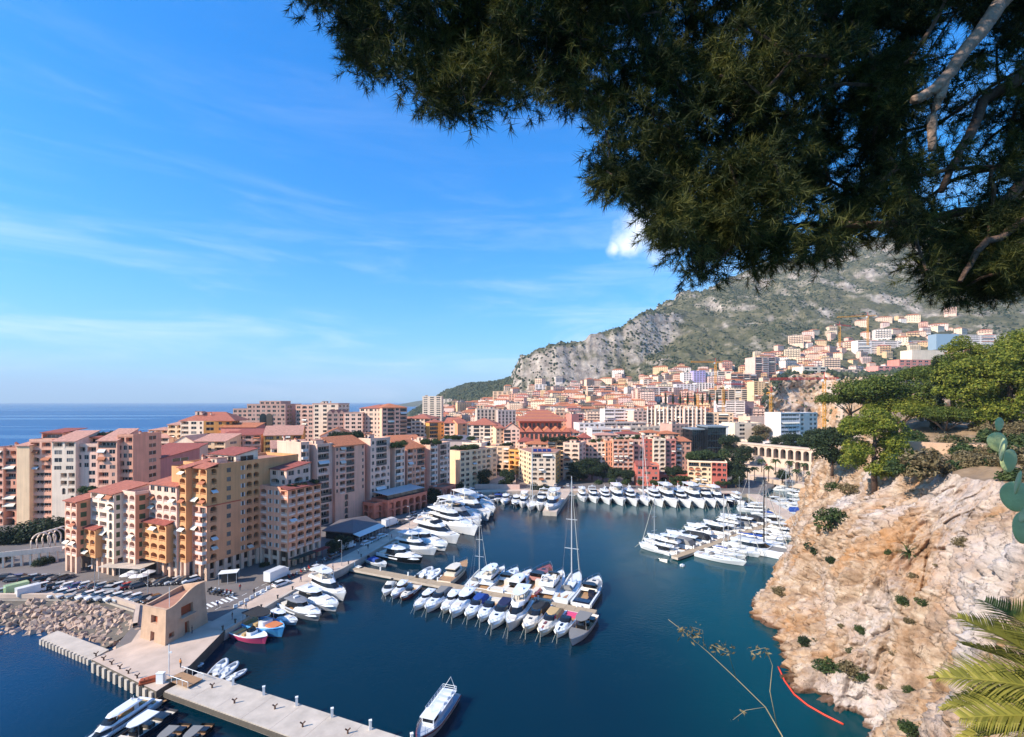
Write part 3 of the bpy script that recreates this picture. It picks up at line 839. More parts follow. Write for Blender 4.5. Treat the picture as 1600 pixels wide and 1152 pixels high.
 def clutter(s, P, u, width, depth, z, n=3, seed=1):
  """chimneys, lift heads and cooling units on a flat roof"""
  rr = random.Random(seed); u = Vector((u[0], u[1])).normalized(); i = Vector((-u.y, u.x)); P = Vector((P[0], P[1])); ang = math.atan2(u.y, u.x)
  for k in range(n):
   a, d = rr.uniform(.12, .88) * width, rr.uniform(.2, .9) * depth; v = P + u * a + i * d
   t = rr.random()
   if t < .4: q = s.inst('chimney', U_CHIM, (v.x, v.y, z), ang, (1, 1, rr.uniform(.8, 1.4)))
   elif t < .75: q = s.inst('air_unit', U_AIR, (v.x, v.y, z), ang + rr.choice([0, 1.57]))
   else: q = s.inst('lift_head', U_LIFT, (v.x, v.y, z), ang, (rr.uniform(.7, 1.2), rr.uniform(.7, 1.2), rr.uniform(.8, 1.1)))
   if s.lr: q.parent = s.lr
_m = MB(); _m.box(-.35, .35, -.3, .3, 0, 1.5); _m.box(-.45, .45, -.4, .4, 1.5, 1.65, 1); _m.box(-.2, .2, -.2, .2, 1.65, 1.9, 1)
U_CHIM = _m.mesh('chimney', [stucco('#d8b8a4'), M_TILE])
_m = MB(); _m.box(-.6, .6, -.4, .4, .1, 1.1); _m.box(-.5, .5, -.43, -.4, .2, 1.0, 1); _m.box(-.7, .7, -.5, .5, 0, .1, 1)
U_AIR = _m.mesh('air_unit', [mat('grey_metal', (.45, .46, .47, 1), .5), M_RAILD])
_m = MB(); _m.box(-1.8, 1.8, -1.5, 1.5, 0, 2.3); _m.box(-1.95, 1.95, -1.65, 1.65, 2.3, 2.5, 1); _m.box(-.5, .5, -1.54, -1.5, 0, 2.0, 2)
U_LIFT = _m.mesh('lift_head', [stucco('#d6c2b2'), M_TERR, M_RAILD])
def rep(p, n): return [p] * n
def solid(name, b, poly, z0, z1, m, mt=None):
 r = MB(); r.prism(poly, z0, z1, 0, mtop=(1 if mt else 0)); return b.part(name, r, [m] + ([mt] if mt else []))
# ================================================================== yellow stepped apartment block on the quay
E1 = Vector((0.40, 0.9165)); E2 = Vector((0.9165, -0.40))      # along the quay / towards the water
PINK, PEACH, YEL, CREAM, LILAC, ORNG, ROSE = (stucco(h) for h in ('#e8b8a0', '#e0a482', '#d9a676', '#efdcc6', '#eccbb8', '#d9a27c', '#e0a88e'))
WHITEW, MAUVE, MAUVED, SALMON, BRICK, SAND, LEMON = (stucco(h) for h in ('#f2ddca', '#e0c0ae', '#d3a492', '#d68670', '#bf6450', '#dec4a6', '#eed0ac'))
ZF = 6.6
def stepwalk():
 zx = lambda x: 90 + x / 5.2375
 bY = Bld('apartment_building', 'stepped yellow, pink and cream apartment block with arches over the car park', 'building', (-95, 128, 2))
 P = gp(119.6, 896.7).xy
 corners = []
 t = march(P, -E2, zx(60)); P0 = P - E2 * abs(t)
 def blk(P0, px1, px2, floors, m, front, right, m2=None, roof='shed', d=9.0, top=None, fronts=None):
  """front face from P0 to column px1, right face from there to px2; returns next start"""
  bY.seg += 1; w = march(P0, E2, zx(px1)); P1 = P0 + E2 * w
  dr = march(P1, E1, zx(px2));
  z1 = ZF + floors * 2.55
  dd = max(d, dr + .1)
  fr = fronts or rep(front, floors)
  n = E2
  m2 = m2 or m
  bY.facade(P0, E2, w, ZF, 2.55, fr, m)
  bY.facade(P1, E1, dr, ZF, 2.55, rep(right, floors), m2)
  mb = bY.mb(m)
  A, B, Cc, Dd = P0, P1, P1 + E1 * dd, P0 + E1 * dd
  for a, b in ((P1 + E1 * dr, Cc), (Cc, Dd), (Dd, A)):
   mb.face([(a.x, a.y, ZF), (b.x, b.y, ZF), (b.x, b.y, z1), (a.x, a.y, z1)])
  mb.face([(A.x, A.y, ZF), (Dd.x, Dd.y, ZF), (Cc.x, Cc.y, ZF), (B.x, B.y, ZF)])
  if roof == 'shed': bY.shed(P0, E2, w, dd, z1, 1.6, M_TILE if floors < 10 else M_TILE, wallm=m)
  elif roof == 'flat': bY.flat(P0, E2, w, dd, z1, m, .8, M_TERR)
  corners.append((P0, w, dd, z1))
  return P1 + E1 * dr
 Q = blk(P0, 155, 270, 6, PINK, 'aa', 'g', PEACH)                      # pink tower with the red roof
 S2 = Q
 # lower ochre bay
 w = march(Q, E2, zx(365));
 bY.box(Q - E1 * 1.6, E2, w, 3.4, ZF, ZF + 3 * 2.6, YEL, rep('aa', 3), rep('n', 3)); bY.shed(Q - E1 * 1.6, E2, w, 1.7, ZF + 7.8, .5, M_TILED, .3)
 Q = blk(Q, 460, 530, 7, WHITEW, 'llv', 'g', CREAM, fronts=['llA'] * 5 + ['lla', 'lll'])
 Q = blk(Q, 635, 750, 7, LILAC, 'aa', 'g', PEACH, roof='flat')
 w = march(Q - E1 * 1.6, E2, zx(895))
 bY.box(Q - E1 * 1.8, E2, w, 3.4, ZF, ZF + 4 * 2.55, YEL, rep('aaa', 4), rep('n', 4)); bY.shed(Q - E1 * 1.8, E2, w, 1.9, ZF + 10.2, .55, M_TILED, .3)
 Q4 = Q
 Q = blk(Q, 975, 992, 8, LILAC, 'aaaa', 'n', None, fronts=rep('aaaa', 7) + ['rrrr'])
 Q = blk(Q - E1 * 0.0, 1050, 1102, 10, YEL, 'a', 'N', None)
 bY.seg += 1; w6 = march(Q, E2, 323)
 K = Q + E2 * w6
 Lr = march(K, E1, 405.8); z1 = ZF + 25.5
 bY.facade(Q, E2, w6, ZF, 2.55, rep('lb', 6), PINK, trim=ROSE)
 bY.facade(Q, E2, w6, ZF + 6 * 2.55, 2.55, rep('la', 4), YEL)
 # main flank towards the water: orange below, yellow above, loggias by the inner corner
 pat = 'naN tN w aa'
 bY.facade(K, E1, Lr, ZF, 2.55, rep('naNtNwaa', 6), ORNG)
 bY.facade(K, E1, Lr, ZF + 15.3, 2.55, rep('naNtNwaa', 4), YEL)
 solid('cornice', bY, [tuple(K + E2 * .14 - E1 * .1), tuple(K + E2 * .14 + E1 * Lr * .62), tuple(K + E1 * Lr * .62), tuple(K - E1 * .1)], ZF + 15.2, ZF + 15.45, BRICK)
 back = 15.0
 mbx = bY.mb(YEL)
 a, b = Q - E2 * 9, Q + E1 * (Lr + 14) - E2 * 9
 for p, q_ in (((Q - E2 * 9), Q), (b, a), (K + E1 * (Lr + 14), b), (K + E1 * Lr, K + E1 * (Lr + 14))):
  mbx.face([(p.x, p.y, ZF), (q_.x, q_.y, ZF), (q_.x, q_.y, z1), (p.x, p.y, z1)])
 Wd = w6 + 9
 bY.shed(Q, E2, w6, 3.2, z1, .9, M_TILE, .35)
 bY.flat(Q - E2 * 9 + E1 * 3.2, E2, Wd, Lr + 10.8, z1, YEL, .9, M_TERR)
 r = MB()
 for p0, p1 in ((K + E1 * 4.0, K + E1 * (Lr - .5)),):
  for h in (.95, 1.35): r.tube([(p0.x - .3, p0.y, z1 + h), (p1.x - .3, p1.y, z1 + h)], .035, 4)
  for k in range(9):
   v = p0.lerp(p1, k / 8); r.tube([(v.x - .3, v.y, z1), (v.x - .3, v.y, z1 + 1.35)], .03, 4)
 bY.part('railing', r, M_RAILD)
 # red roofed penthouse behind the terrace
 ph = Q - E2 * 6 + E1 * 9
 bY.box(ph, E2, 11, 7, z1, z1 + 2.6, WHITEW, ['rsr'], ['r']); bY.shed(ph, E2, 11, 7, z1 + 2.6, 1.3, M_TILED, wallm=WHITEW)
 bY.clutter(Q - E2 * 8 + E1 * 2, E2, Wd * .9, Lr * .9, z1, 9, 5)
 # rose coloured wing
 I = K + E1 * Lr
 bY.seg += 1; ww = march(I, E2, 449.7); Cn = I + E2 * ww; Lw = march(Cn, E1, 501.7)
 nf = 7
 bY.facade(I, E2, ww, ZF, 2.55, rep('awwl', nf), ROSE)
 bY.facade(Cn, E1, Lw, ZF, 2.55, rep('aaaa', nf - 1) + ['llll'], PEACH)
 zt = ZF + nf * 2.55
 mbx = bY.mb(ROSE)
 e = Cn + E1 * Lw; f = e - E2 * (ww + 4); g_ = I - E2 * 4
 for p, q_ in ((e, f), (f, g_)):
  mbx.face([(p.x, p.y, ZF), (q_.x, q_.y, ZF), (q_.x, q_.y, zt), (p.x, p.y, zt)])
 bY.shed(Cn, E1, Lw, 3.0, zt, .7, M_TILED, .3)
 bY.flat(I + E1 * .1 , E2, ww - 3.0, Lw - .1, zt, ROSE, .7, M_TERR)
 up = I + E1 * 3.5
 bY.box(up, E2, ww - 4.6, Lw - 3.4, zt, zt + 5.1, LILAC, ['as', 'ss'], ['sas', 'rsr']); bY.shed(up, E2, ww - 4.6, Lw - 3.4, zt + 5.1, 1.2, M_TILED, wallm=LILAC)
 # open arcade under everything: two storeys of piers
 pil = MB(); pil.box(-.45, .45, -.45, .45, 0, ZF - 2.0); pm = pil.mesh('pier', stucco('#dcc2ae'))
 def arc(P, d, L, n, mid=True):
  d = Vector(d)
  for k in range(n + 1):
   v = P + d * (L * k / n); bY.inst('column', pm, (v.x, v.y, 2.0), math.atan2(d.y, d.x))
  i = Vector((-d.y, d.x))
  if mid:
   q_ = [P + i * .15, P + d * L + i * .15, P + d * L + i * .5, P + i * .5]
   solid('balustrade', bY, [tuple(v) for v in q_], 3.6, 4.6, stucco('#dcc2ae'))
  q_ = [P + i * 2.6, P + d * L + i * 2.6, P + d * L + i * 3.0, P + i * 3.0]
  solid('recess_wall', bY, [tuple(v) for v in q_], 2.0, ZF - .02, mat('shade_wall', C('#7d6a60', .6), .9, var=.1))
 for (p, w_, d_, z_) in corners: arc(p + E2 * .5 + E1 * .5, E2, w_ - 1.0, max(1, round(w_ / 3.2)))
 arc(Q + E2 * .5 + E1 * .5, E2, w6 - 1, 2)
 arc(K - E2 * .5 + E1 * .5, E1, Lr - 1, 6)
 arc(I + E2 * .5 + E1 * .5, E2, ww - 1, 3)
 arc(Cn - E2 * .5 + E1 * .5, E1, Lw - 1, 5)
 bY.done()
 return K, I, Cn, Lw, z1, Q, e
YK, YI, YC, YLw, YZ, YQ, YE = stepwalk()
# ================================================================== pale pink block at the far left
def far_left():
 b = Bld('apartment_building', 'long pale pink terraced apartment block at the left edge above the sea', 'building', (-190, 185, 2))
 D0 = 184.0
 u = Vector((1.0, 0.055)).normalized(); O = Vector((xat(-60, D0), D0 - 3))
 def seg(px0, px1, pyt, rows, m, roof, off=0.0, depth=16, rise=3.0, base='d', m0=None, left=None):
  P = O - Vector((-u.y, u.x)) * off; t0 = march(P, u, px0); A = P + u * t0; w = march(A, u, px1)
  zt = zat(pyt, A.y); n = max(1, round((zt - 2) / 3.05)); fr = [rows[min(k * len(rows) // n, len(rows) - 1)] for k in range(n)]
  b.box(A, u, w, depth, 2.0, zt, m, fr, rep('ns', n), rep('sn', n), trim=m)
  if roof == 'shed': b.shed(A, u, w, depth * .7, zt, rise, M_TILEP, wallm=m)
  elif roof == 'flat': b.flat(A, u, w, depth, zt, m, .8, M_TERR); b.clutter(A, u, w, depth, zt, 2, int(px0) + 99)
  elif roof == 'step':
   b.flat(A, u, w, 5.0, zt, m, .9, M_TERR)
   Bp = A + Vector((-u.y, u.x)) * 5
   b.box(Bp, u, w, depth - 5, zt, zt + 3, ROSE, ['d']); b.shed(Bp, u, w, depth - 5, zt + 3, 1.2, M_TILED)
  return A, w, zt
 seg(-60, -22, 712, ['dl'], ROSE, 'flat')
 seg(-22, 5, 703, ['dl', 'll'], PINK, 'flat', .8)
 seg(5, 26, 703, ['c', 'd', 'd', 'ls', 'd', 'd', 'll'], ROSE, 'flat')
 seg(26, 46, 697, ['N'], LEMON, 'shed', 1.6, rise=2.2)
 seg(46, 81, 690, ['D', 'D', 'D', 'D', 'D', 'al', 'll', 'll'], PINK, 'step')
 seg(81, 118, 690, ['NNA', 'NNA', 'NAl', 'Nll', 'tt', 'rt', 'll'], WHITEW, 'shed', 2.2, rise=3.4)
 seg(118, 152, 697, ['ll', 'll', 'll', 'Nr', 'rrr', 'll'], LILAC, 'step', .6)
 seg(152, 183, 689, ['NA', 'NA', 'ds', 'ls', 'rt', 'lr', 'd'], PINK, 'shed', 1.4, rise=4.0)
 seg(183, 208, 682, ['d', 'd', 'D', 'D', 'lr', 'rrr', 'll'], ROSE, 'flat')
 b.done()
far_left()
# ================================================================== mauve and pink row along the quay (one building per tower)
F1 = Vector((0.535, 0.845)).normalized(); F2 = Vector((F1.y, -F1.x))
def qrow():
 z4 = lambda x: 480 + x / 6.0625
 base = Vector((-70.5, 183.0))
 # (x front start, x corner, x right end, py top, mats, right rows, label)
 def tower(px_a, px_b, px_c, pyt, mf, mr, rows, label, off=0.0, roof='flat', z0=2.0, front=None, d=13.0, tiles=None):
  P = base + F2 * off
  t = march(P, F1, px_b); Cn = P + F1 * t
  L = march(Cn, F1, px_c)
  w = abs(march(Cn, -F2, px_a)) if px_a else 4.0
  w = max(w, 2.5)
  zt = zat(pyt, Cn.y); n = max(3, round((zt - z0) / 2.85))
  b = Bld('apartment_building', label, 'building', (Cn.x, Cn.y, z0))
  fr = front or rep('N', n)
  rr = [rows[min(int(k * len(rows) / n), len(rows) - 1)] for k in range(n)]
  A = Cn - F2 * w
  b.facade(A, F2, w, z0, (zt - z0) / n, fr if len(fr) == n else rep(fr[0], n), mf)
  b.facade(Cn, F1, L, z0, (zt - z0) / n, rr, mr)
  e_ = Cn + F1 * L; g_ = A + F1 * L; mbx = b.mb(mf); mbx.face([(e_.x, e_.y, z0), (g_.x, g_.y, z0), (g_.x, g_.y, zt), (e_.x, e_.y, zt)])
  b.box(A - F2 * d, F2, d, L, z0, zt, mf)
  if roof == 'flat': b.flat(A - F2 * d, F2, w + d, L, zt, mf, .7, M_TERR); b.clutter(A - F2 * d, F2, w + d, L, zt, 4, int(px_b))
  elif roof == 'shed': b.shed(Cn + F2 * .1 - F1 * .2, F1, L + .2, w + d, zt, 3.2, tiles or M_TILEO, wallm=mr)
  b.done(); return b, Cn, L, zt
 T = []
 T.append(tower(z4(-95), z4(-60), z4(20), 694, MAUVE, LILAC, ['bs'], 'white and mauve apartment house with stacked balconies behind the rose wing', off=-4))
 T.append(tower(z4(30), z4(95), z4(240), 697, MAUVE, LILAC, ['dn', 'dn', 'd', 'd', 'dn', 'an', 'dn', 'dn', 'dn'], 'mauve apartment tower with dark glazed loggias right behind the rose wing', off=-1.5))
 T.append(tower(z4(240), z4(265), z4(545), 698, MAUVED, PINK, ['NANN', 'sldNs', 'sldNs'], 'tall pink apartment tower with orange sloping roof and two loggia columns', roof='shed', d=6))
 T.append(tower(z4(545), z4(600), z4(785), 688, MAUVE, LILAC, ['sds', 'sds', 'sds', 'saas', 'saas', 'sdn', 'sdn', 'sdn'], 'mauve apartment tower with tall white arched loggias and plain left wall', off=1.0))
 T.append(tower(z4(785), z4(830), z4(925), 702, MAUVE, LILAC, ['bs'], 'narrow mauve apartment tower with a full column of white balconies', off=1.0))
 T.append(tower(z4(925), z4(948), z4(1115), 702, MAUVED, ROSE, ['lsd', 'lsd', 'lsaa', 'lsaa', 'lsd', 'lsd'], 'rose apartment tower with orange roof and double arched loggias', roof='shed', d=8))
 T.append(tower(z4(1115), z4(1165), z4(1240), 692, MAUVE, LILAC, ['bs'], 'mauve apartment tower with white balconies near the end of the quay row', off=.6))
 T.append(tower(z4(1240), z4(1258), z4(1352), 694, MAUVE, LILAC, ['ds', 'ds', 'ds', 'aas', 'aas', 'ds', 'ds'], 'last mauve apartment tower of the quay row with arched loggias', off=0))
 return T
QT = qrow()
# salmon arcade podium in front of the row
def podium(px0, px1, off, z1, label, rows, roofed, m=SALMON, dep=9.0, n_plant=0):
 P = Vector((-70.5, 183.0)) + F2 * off
 A = P + F1 * march(P, F1, px0); L = march(A, F1, px1)
 b = Bld('arcade', label, 'arcade', (A.x, A.y, 2))
 b.facade(A, F1, L, 2.0, (z1 - 2) / len(rows), rows, m)
 e = A + F1 * L
 mbx = b.mb(m)
 # left return wall
 nb = max(1, round(dep / 4)); b.facade(A - F2 * dep, F2, dep, 2.0, (z1 - 2) / len(rows), rep('c' * nb, len(rows)), m)
 f = e - F2 * dep
 mbx.face([(e.x, e.y, 2), (f.x, f.y, 2), (f.x, f.y, z1), (e.x, e.y, z1)])
 b.flat(A, F1, L, dep, z1, m, .9, M_TERR)
 if roofed:      # glazed awning over the terrace on posts
  r = MB(); i = -F2
  def q(a, d, z): v = A + F1 * a + i * d; return (v.x, v.y, z)
  t_ = [q(.6, .8, z1 + 2.6), q(L - .6, .8, z1 + 2.6), q(L - .6, dep - .3, z1 + 3.2), q(.6, dep - .3, z1 + 3.2)]
  r.add(t_ + [(x, y, z + .12) for x, y, z in t_], [(4, 5, 6, 7), (3, 2, 1, 0), (0, 1, 5, 4), (1, 2, 6, 5), (2, 3, 7, 6), (3, 0, 4, 7)])
  b.part('terrace_awning', r, mat('awning_sheet', C('#cfc9c6', .9), .5))
  r = MB(); n = max(3, round(L / 4))
  for k in range(n + 1):
   v = q(.8 + (L - 1.6) * k / n, .95, 0); r.tube([(v[0], v[1], z1), (v[0], v[1], z1 + 2.6)], .07, 5)
  b.part('post', r, M_RAILD)
  r = MB(); r.face([q(.8, 1.2, z1), q(L - .8, 1.2, z1), q(L - .8, 1.2, z1 + 2.4), q(.8, 1.2, z1 + 2.4)]); b.part('terrace_glazing', r, M_GLASS)
 b.done(); return A, L
podium(585, 622, 8.0, 7.6, 'salmon red arcade under the tall pink tower with plants on its parapet', ['ccc', 'ccc'], False, dep=7)
podium(606, 667, 11.0, 8.4, 'long salmon red arcade with white awning over its upper terrace', ['cccccc', 'cccccc'], True, dep=10)
podium(690, 712, 9.0, 8.0, 'salmon red arcade building at the far end of the quay road', ['ccc', 'ccc'], False, dep=8)
# restaurant pavilion with grey sloping roof between the wing and the podium
def pavilion():
 A = gp(506, 838).xy; b = Bld('restaurant_pavilion', 'low restaurant pavilion with broad grey roof and white front awning', 'pavilion', (A.x, A.y, 2))
 c = [gp(506, 842, 2), gp(556, 838, 2), gp(592, 826, 2), gp(568, 812, 2), gp(530, 815, 2)]
 roof = [gp(503, 829, 5), gp(552, 833, 5), gp(594, 818, 4.6), gp(572, 806, 6.4), gp(530, 812, 6.6)]
 cx = sum((p for p in roof), Vector()) / 5; cx.z = 7.2
 r = MB(); n = 5
 low = [Vector((p.x, p.y, p.z)) for p in roof]
 for k in range(n): r.face([low[k], low[(k + 1) % n], cx])
 for k in range(n):
  a_, b_ = low[k], low[(k + 1) % n]; r.face([(a_.x, a_.y, a_.z - .3), (b_.x, b_.y, b_.z - .3), b_, a_])
 b.part('roof', r, mat('zinc_roof', C('#7d7678', .7), .45, var=.1, vscale=.5))
 w = MB(); w.prism([tuple((p.xy - cx.xy) * .88 + cx.xy) for p in roof], 2, 4.6); b.part('glass_wall', w, M_GLASS)
 p0, p1 = gp(553, 838, 4.2), gp(594, 821, 4.2); d = (p1 - p0); d.z = 0; nn = Vector((d.y, -d.x, 0)).normalized()
 r = MB(); t_ = [p0 - nn * .4 + Vector((0, 0, .7)), p1 - nn * .4 + Vector((0, 0, .7)), p1 + nn * 2.4, p0 + nn * 2.4]
 t_ = [tuple(v) for v in t_]
 r.add([(x, y, z - .08) for x, y, z in t_] + t_, [(4, 5, 6, 7), (3, 2, 1, 0), (0, 1, 5, 4), (1, 2, 6, 5), (2, 3, 7, 6), (3, 0, 4, 7)])
 b.part('awning', r, mat('awning_white', C('#d9d3d0', .9), .7))
 r = MB()
 for k in range(9):
  v = p0.lerp(p1, k / 8) + nn * 2.2; r.tube([(v.x, v.y, 2), (v.x, v.y, 4.1)], .05, 5)
 b.part('post', r, M_RAILW)
 b.done()
pavilion()
# ================================================================== generic buildings of the middle distance
def simple(px0, px1, D0, D1, pyt, m, rows, roof, label, z0=2.0, depth=14.0, right=None, left=None, rise=2.5, tiles=None, name='apartment_building', fh=2.9, mr=None, small=True, clut=2, cat='building', group=None, finish=True, trim=None, rmat=None):
 A, B = Vector((xat(px0, D0), D0)), Vector((xat(px1, D1), D1)); u = (B - A); w = u.length; u = u / w
 zt = zat(pyt, (D0 + D1) / 2)
 n = max(1, round((zt - z0) / fh)); f = (zt - z0) / n
 pick = lambda rr: None if rr is None else [rr[min(int(k * len(rr) / n), len(rr) - 1)] for k in range(n)]
 b = Bld(name, label, cat, (A.x, A.y, z0), group)
 b.box(A, u, w, depth, z0, zt, m, pick(rows), pick(right), pick(left), small=small, trim=trim)
 if roof == 'flat': b.flat(A, u, w, depth, zt, m, .7, rmat or M_GRAVEL); b.clutter(A, u, w, depth, zt, clut, int(px0 * 7 + D0))
 elif roof == 'terr': b.flat(A, u, w, depth, zt, m, .9, M_TERR); b.clutter(A, u, w, depth, zt, clut, int(px0 * 7 + D0))
 elif roof == 'hip': b.hip(A, u, w, depth, zt, rise, tiles or M_TILE)
 elif roof == 'shed': b.shed(A, u, w, depth, zt, rise, tiles or M_TILE, wallm=m)
 elif roof == 'gable': b.gable(A, u, w, depth, zt, rise, tiles or M_TILE, wallm=m)
 elif roof == 'gablef': b.gable(A, u, w, depth, zt, rise, tiles or M_TILE, along=False, wallm=m)
 if finish: b.done()
 b.A, b.u, b.wd, b.zt, b.dp = A, u, w, zt, depth
 return b
GREY, BEIGE, TAUPE, OCHRE, REDW, DPINK, STONE = (stucco(h) for h in ('#c2b8b4', '#dcc3b0', '#bfa094', '#d9a660', '#b4655a', '#cc8c82', '#cfc3b4'))
PEARL = stucco('#e8e4e2')
# --- between the stepped block and the sea
simple(208, 250, 205, 200, 716, stucco('#b5807c'), ['ll'], 'shed', 'dusky pink house with loggias between the long pink block and the yellow block', right=['s'], depth=18, rise=3, tiles=M_TILED)
simple(236, 300, 226, 226, 704, BEIGE, ['lsl'], 'shed', 'beige house with dark pink roof just above the yellow block', depth=12, rise=2.4, tiles=M_TILED)
simple(258, 318, 250, 250, 699, CREAM, ['rsr'], 'gablef', 'cream house with wide pale pink gable roof below the ochre mansion', depth=18, rise=6, tiles=M_TILEP)
simple(303, 352, 240, 240, 690, LEMON, ['lsr', 'rsl'], 'shed', 'pale yellow house with blush roof below the ochre mansion', depth=14, rise=3, tiles=M_TILEP, right=['s'])
simple(218, 264, 276, 276, 684, BEIGE, ['lal'], 'hip', 'low beige villa wing stepping down toward the sea', depth=12, rise=1.8, tiles=M_TILEP)
simple(232, 262, 285, 285, 672, LEMON, ['lal'], 'hip', 'pale villa wing with pink roof left of the ochre mansion', depth=12, rise=1.6, tiles=M_TILEP)
simple(262, 288, 280, 280, 664, LEMON, ['aa'], 'shed', 'small yellow villa tower beside the ochre mansion', depth=12, rise=1.6, tiles=M_TILEP)
bm_ = simple(282, 318, 276, 276, 658, CREAM, ['lrs'], 'none', 'ochre and cream mansion with big red hipped roof before the sea', depth=20, finish=False)
A2 = Vector((xat(318, 276), 276)); u2 = Vector((1, .28)).normalized()
bm_.box(A2, u2, march(A2, u2, 362), 16, 2, bm_.zt, OCHRE, rep('rss', 11), rep('rss', 11), small=True)
bm_.hip(Vector((xat(280, 276), 276)), Vector((1, .1)), 31, 19, bm_.zt, 5.2, M_TILE); bm_.clutter(bm_.A + Vector((3, 3)), bm_.u, 20, 10, bm_.zt + 3.4, 3, 4); bm_.done()
simple(340, 370, 262, 262, 682, DPINK, ['nsn'], 'shed', 'rose pink house with dark red roof below the ochre mansion', depth=12, rise=2, tiles=M_TILED, right=['s'])
simple(366, 408, 255, 258, 680, PINK, ['aaa', 'aaa'], 'shed', 'pink house with three tall arches under a rose roof', depth=14, rise=2.6, tiles=M_TILED, left=['N'])
simple(345, 400, 275, 275, 668, DPINK, ['N'], 'shed', 'coral pink flat fronted house left of the ochre gabled house', depth=10, rise=2.2, tiles=M_TILEO)
simple(412, 472, 250, 256, 680, OCHRE, ['lsll'], 'gable', 'ochre house with broad peach roof behind the yellow block', depth=18, rise=4.6, tiles=M_TILEP, left=['A'])
simple(424, 478, 215, 222, 700, WHITEW, ['rNs'], 'gable', 'white house with peach roof behind the rose wing', depth=12, rise=3.2, tiles=M_TILEP, right=['s'])
simple(500, 552, 250, 255, 681, LILAC, ['Ns'], 'gablef', 'mauve gabled house with orange roof above the quay row', depth=16, rise=4.0, tiles=M_TILEO)
simple(556, 590, 240, 246, 690, BEIGE, ['rs'], 'shed', 'beige house with orange roof among roof gardens above the quay row', depth=14, rise=3.5, tiles=M_TILEO)
simple(612, 660, 258, 266, 690, SAND, ['srs'], 'shed', 'sand coloured house with orange roof behind the quay row', depth=14, rise=2.6, tiles=M_TILEO)
# --- big blocks on the shore
b1 = simple(364, 386, 345, 345, 640, TAUPE, ['rrr'], 'flat', 'taupe apartment palace with two tall dark arched windows against the sea', depth=26, finish=False, fh=3.1)
A = Vector((xat(386, 343), 343)); w_ = xat(446, 343) - A.x; zt = zat(633, 343)
b1.box(A, (1, 0), w_, 26, 2, zt, TAUPE, rep('rsrrrrsr', 10) + rep('srrAArrs', 2) + rep('rsrrrrsr', 3), rep('rr', 15), rep('r', 15), small=True); b1.flat(A, (1, 0), w_, 26, zt, TAUPE, .8, M_TERR)
A2 = A + Vector((w_ * .25, 4)); b1.box(A2, (1, 0), w_ * .55, 16, zt, zt + 2.6, TAUPE, ['rrrr']); b1.flat(A2, (1, 0), w_ * .55, 16, zt + 2.6, TAUPE, .4)
for k, f_ in enumerate((.40, .56)):      # the tall glazed arches
 r = MB(); c_ = A.x + w_ * (f_ + .02); rr = 2.5; z0_ = zat(668, 343); zs = zat(652, 343)
 pts = [(c_ - rr, z0_), (c_ + rr, z0_)] + [(c_ + rr * math.cos(t), zs + rr * 1.1 * math.sin(t)) for t in np.linspace(0, math.pi, 9)]
 r.add([(x, 342.7, z) for x, z in pts] + [(x, 342.95, z) for x, z in pts], [tuple(range(len(pts)))] + [(i, (i + 1) % len(pts), (i + 1) % len(pts) + len(pts), i + len(pts)) for i in range(len(pts))])
 b1.part('arched_window', r, M_GLASS)
b1.done()
b2 = simple(462, 490, 348, 344, 634, TAUPE, ['rar', 'rar'], 'flat', 'taupe apartment palace with white piers and columned top floor by the sea', depth=26, finish=False, fh=3.1)
A = Vector((xat(490, 344), 344)); w_ = xat(528, 344) - A.x; zt = zat(632, 344)
b2.box(A, (1, .03), w_, 26, 2, zt, CREAM, rep('rnrnrn', 15), rep('rrr', 15), small=True); b2.flat(A, (1, .03), w_, 26, zt, TAUPE, .8); b2.clutter(A, (1, 0), w_, 20, zt, 3, 3); b2.done()
b3 = simple(511, 538, 330, 332, 646, TAUPE, ['rrr'], 'none', 'taupe gabled apartment row with small square windows on the shore', depth=20, finish=False, fh=3.0)
for k in range(3):
 b3.gable(b3.A + b3.u * (b3.wd * k / 3 + .05), b3.u, b3.wd / 3 - .1, 18, b3.zt, 2.4, M_TERR, .1, False, TAUPE)
A = Vector((xat(538, 330), 330)); w_ = xat(566, 330) - A.x
b3.box(A, (1, .05), w_, 20, 2, b3.zt, LILAC, rep('rrr', 14), rep('rr', 14), small=True); b3.flat(A, (1, .05), w_, 20, b3.zt, TAUPE, .7); b3.done()
simple(562, 598, 336, 330, 638, BEIGE, ['rsrsr'], 'hip', 'tall beige apartment block with rows of square windows and low red roof', depth=24, rise=2.6, right=['rsr'], fh=3.0)
simple(597, 636, 326, 336, 637, PINK, ['rdrd'], 'hip', 'tall pink apartment block with balcony columns and red roof left of the hill', depth=24, rise=2.8, right=['rr'], fh=3.0, tiles=M_TILEO)
simple(634, 672, 362, 358, 654, CREAM, ['drbrd'], 'hip', 'cream apartment block with dark loggias and hipped terracotta roof', depth=22, rise=3.2, left=['dr'], right=['ss'])
simple(671, 694, 352, 358, 660, OCHRE, ['dns'], 'hip', 'orange and white apartment house with stacked balconies', depth=14, rise=2.2, right=['ss'])
simple(694, 716, 350, 348, 661, LILAC, ['drr'], 'gable', 'pale pink apartment house with terracotta gable roof', depth=16, rise=3.6, right=['s'])
simple(715, 730, 344, 348, 662, ORNG, ['ns'], 'gable', 'narrow orange apartment house between two pale blocks', depth=14, rise=2.8)
simple(730, 776, 348, 346, 664, WHITEW, ['rndrdrn'], 'hip', 'white apartment block with slim piers and a wide terracotta roof', depth=22, rise=5.0, right=['rsr'], fh=2.8)
simple(775, 788, 338, 340, 669, LEMON, ['ss'], 'shed', 'slim yellow apartment house beside the white apartment block', depth=12, rise=2)
simple(787, 812, 338, 338, 671, LILAC, ['drs'], 'gablef', 'pale lilac apartment house with terracotta gable facing the harbour', depth=16, rise=4.4, right=['s'])
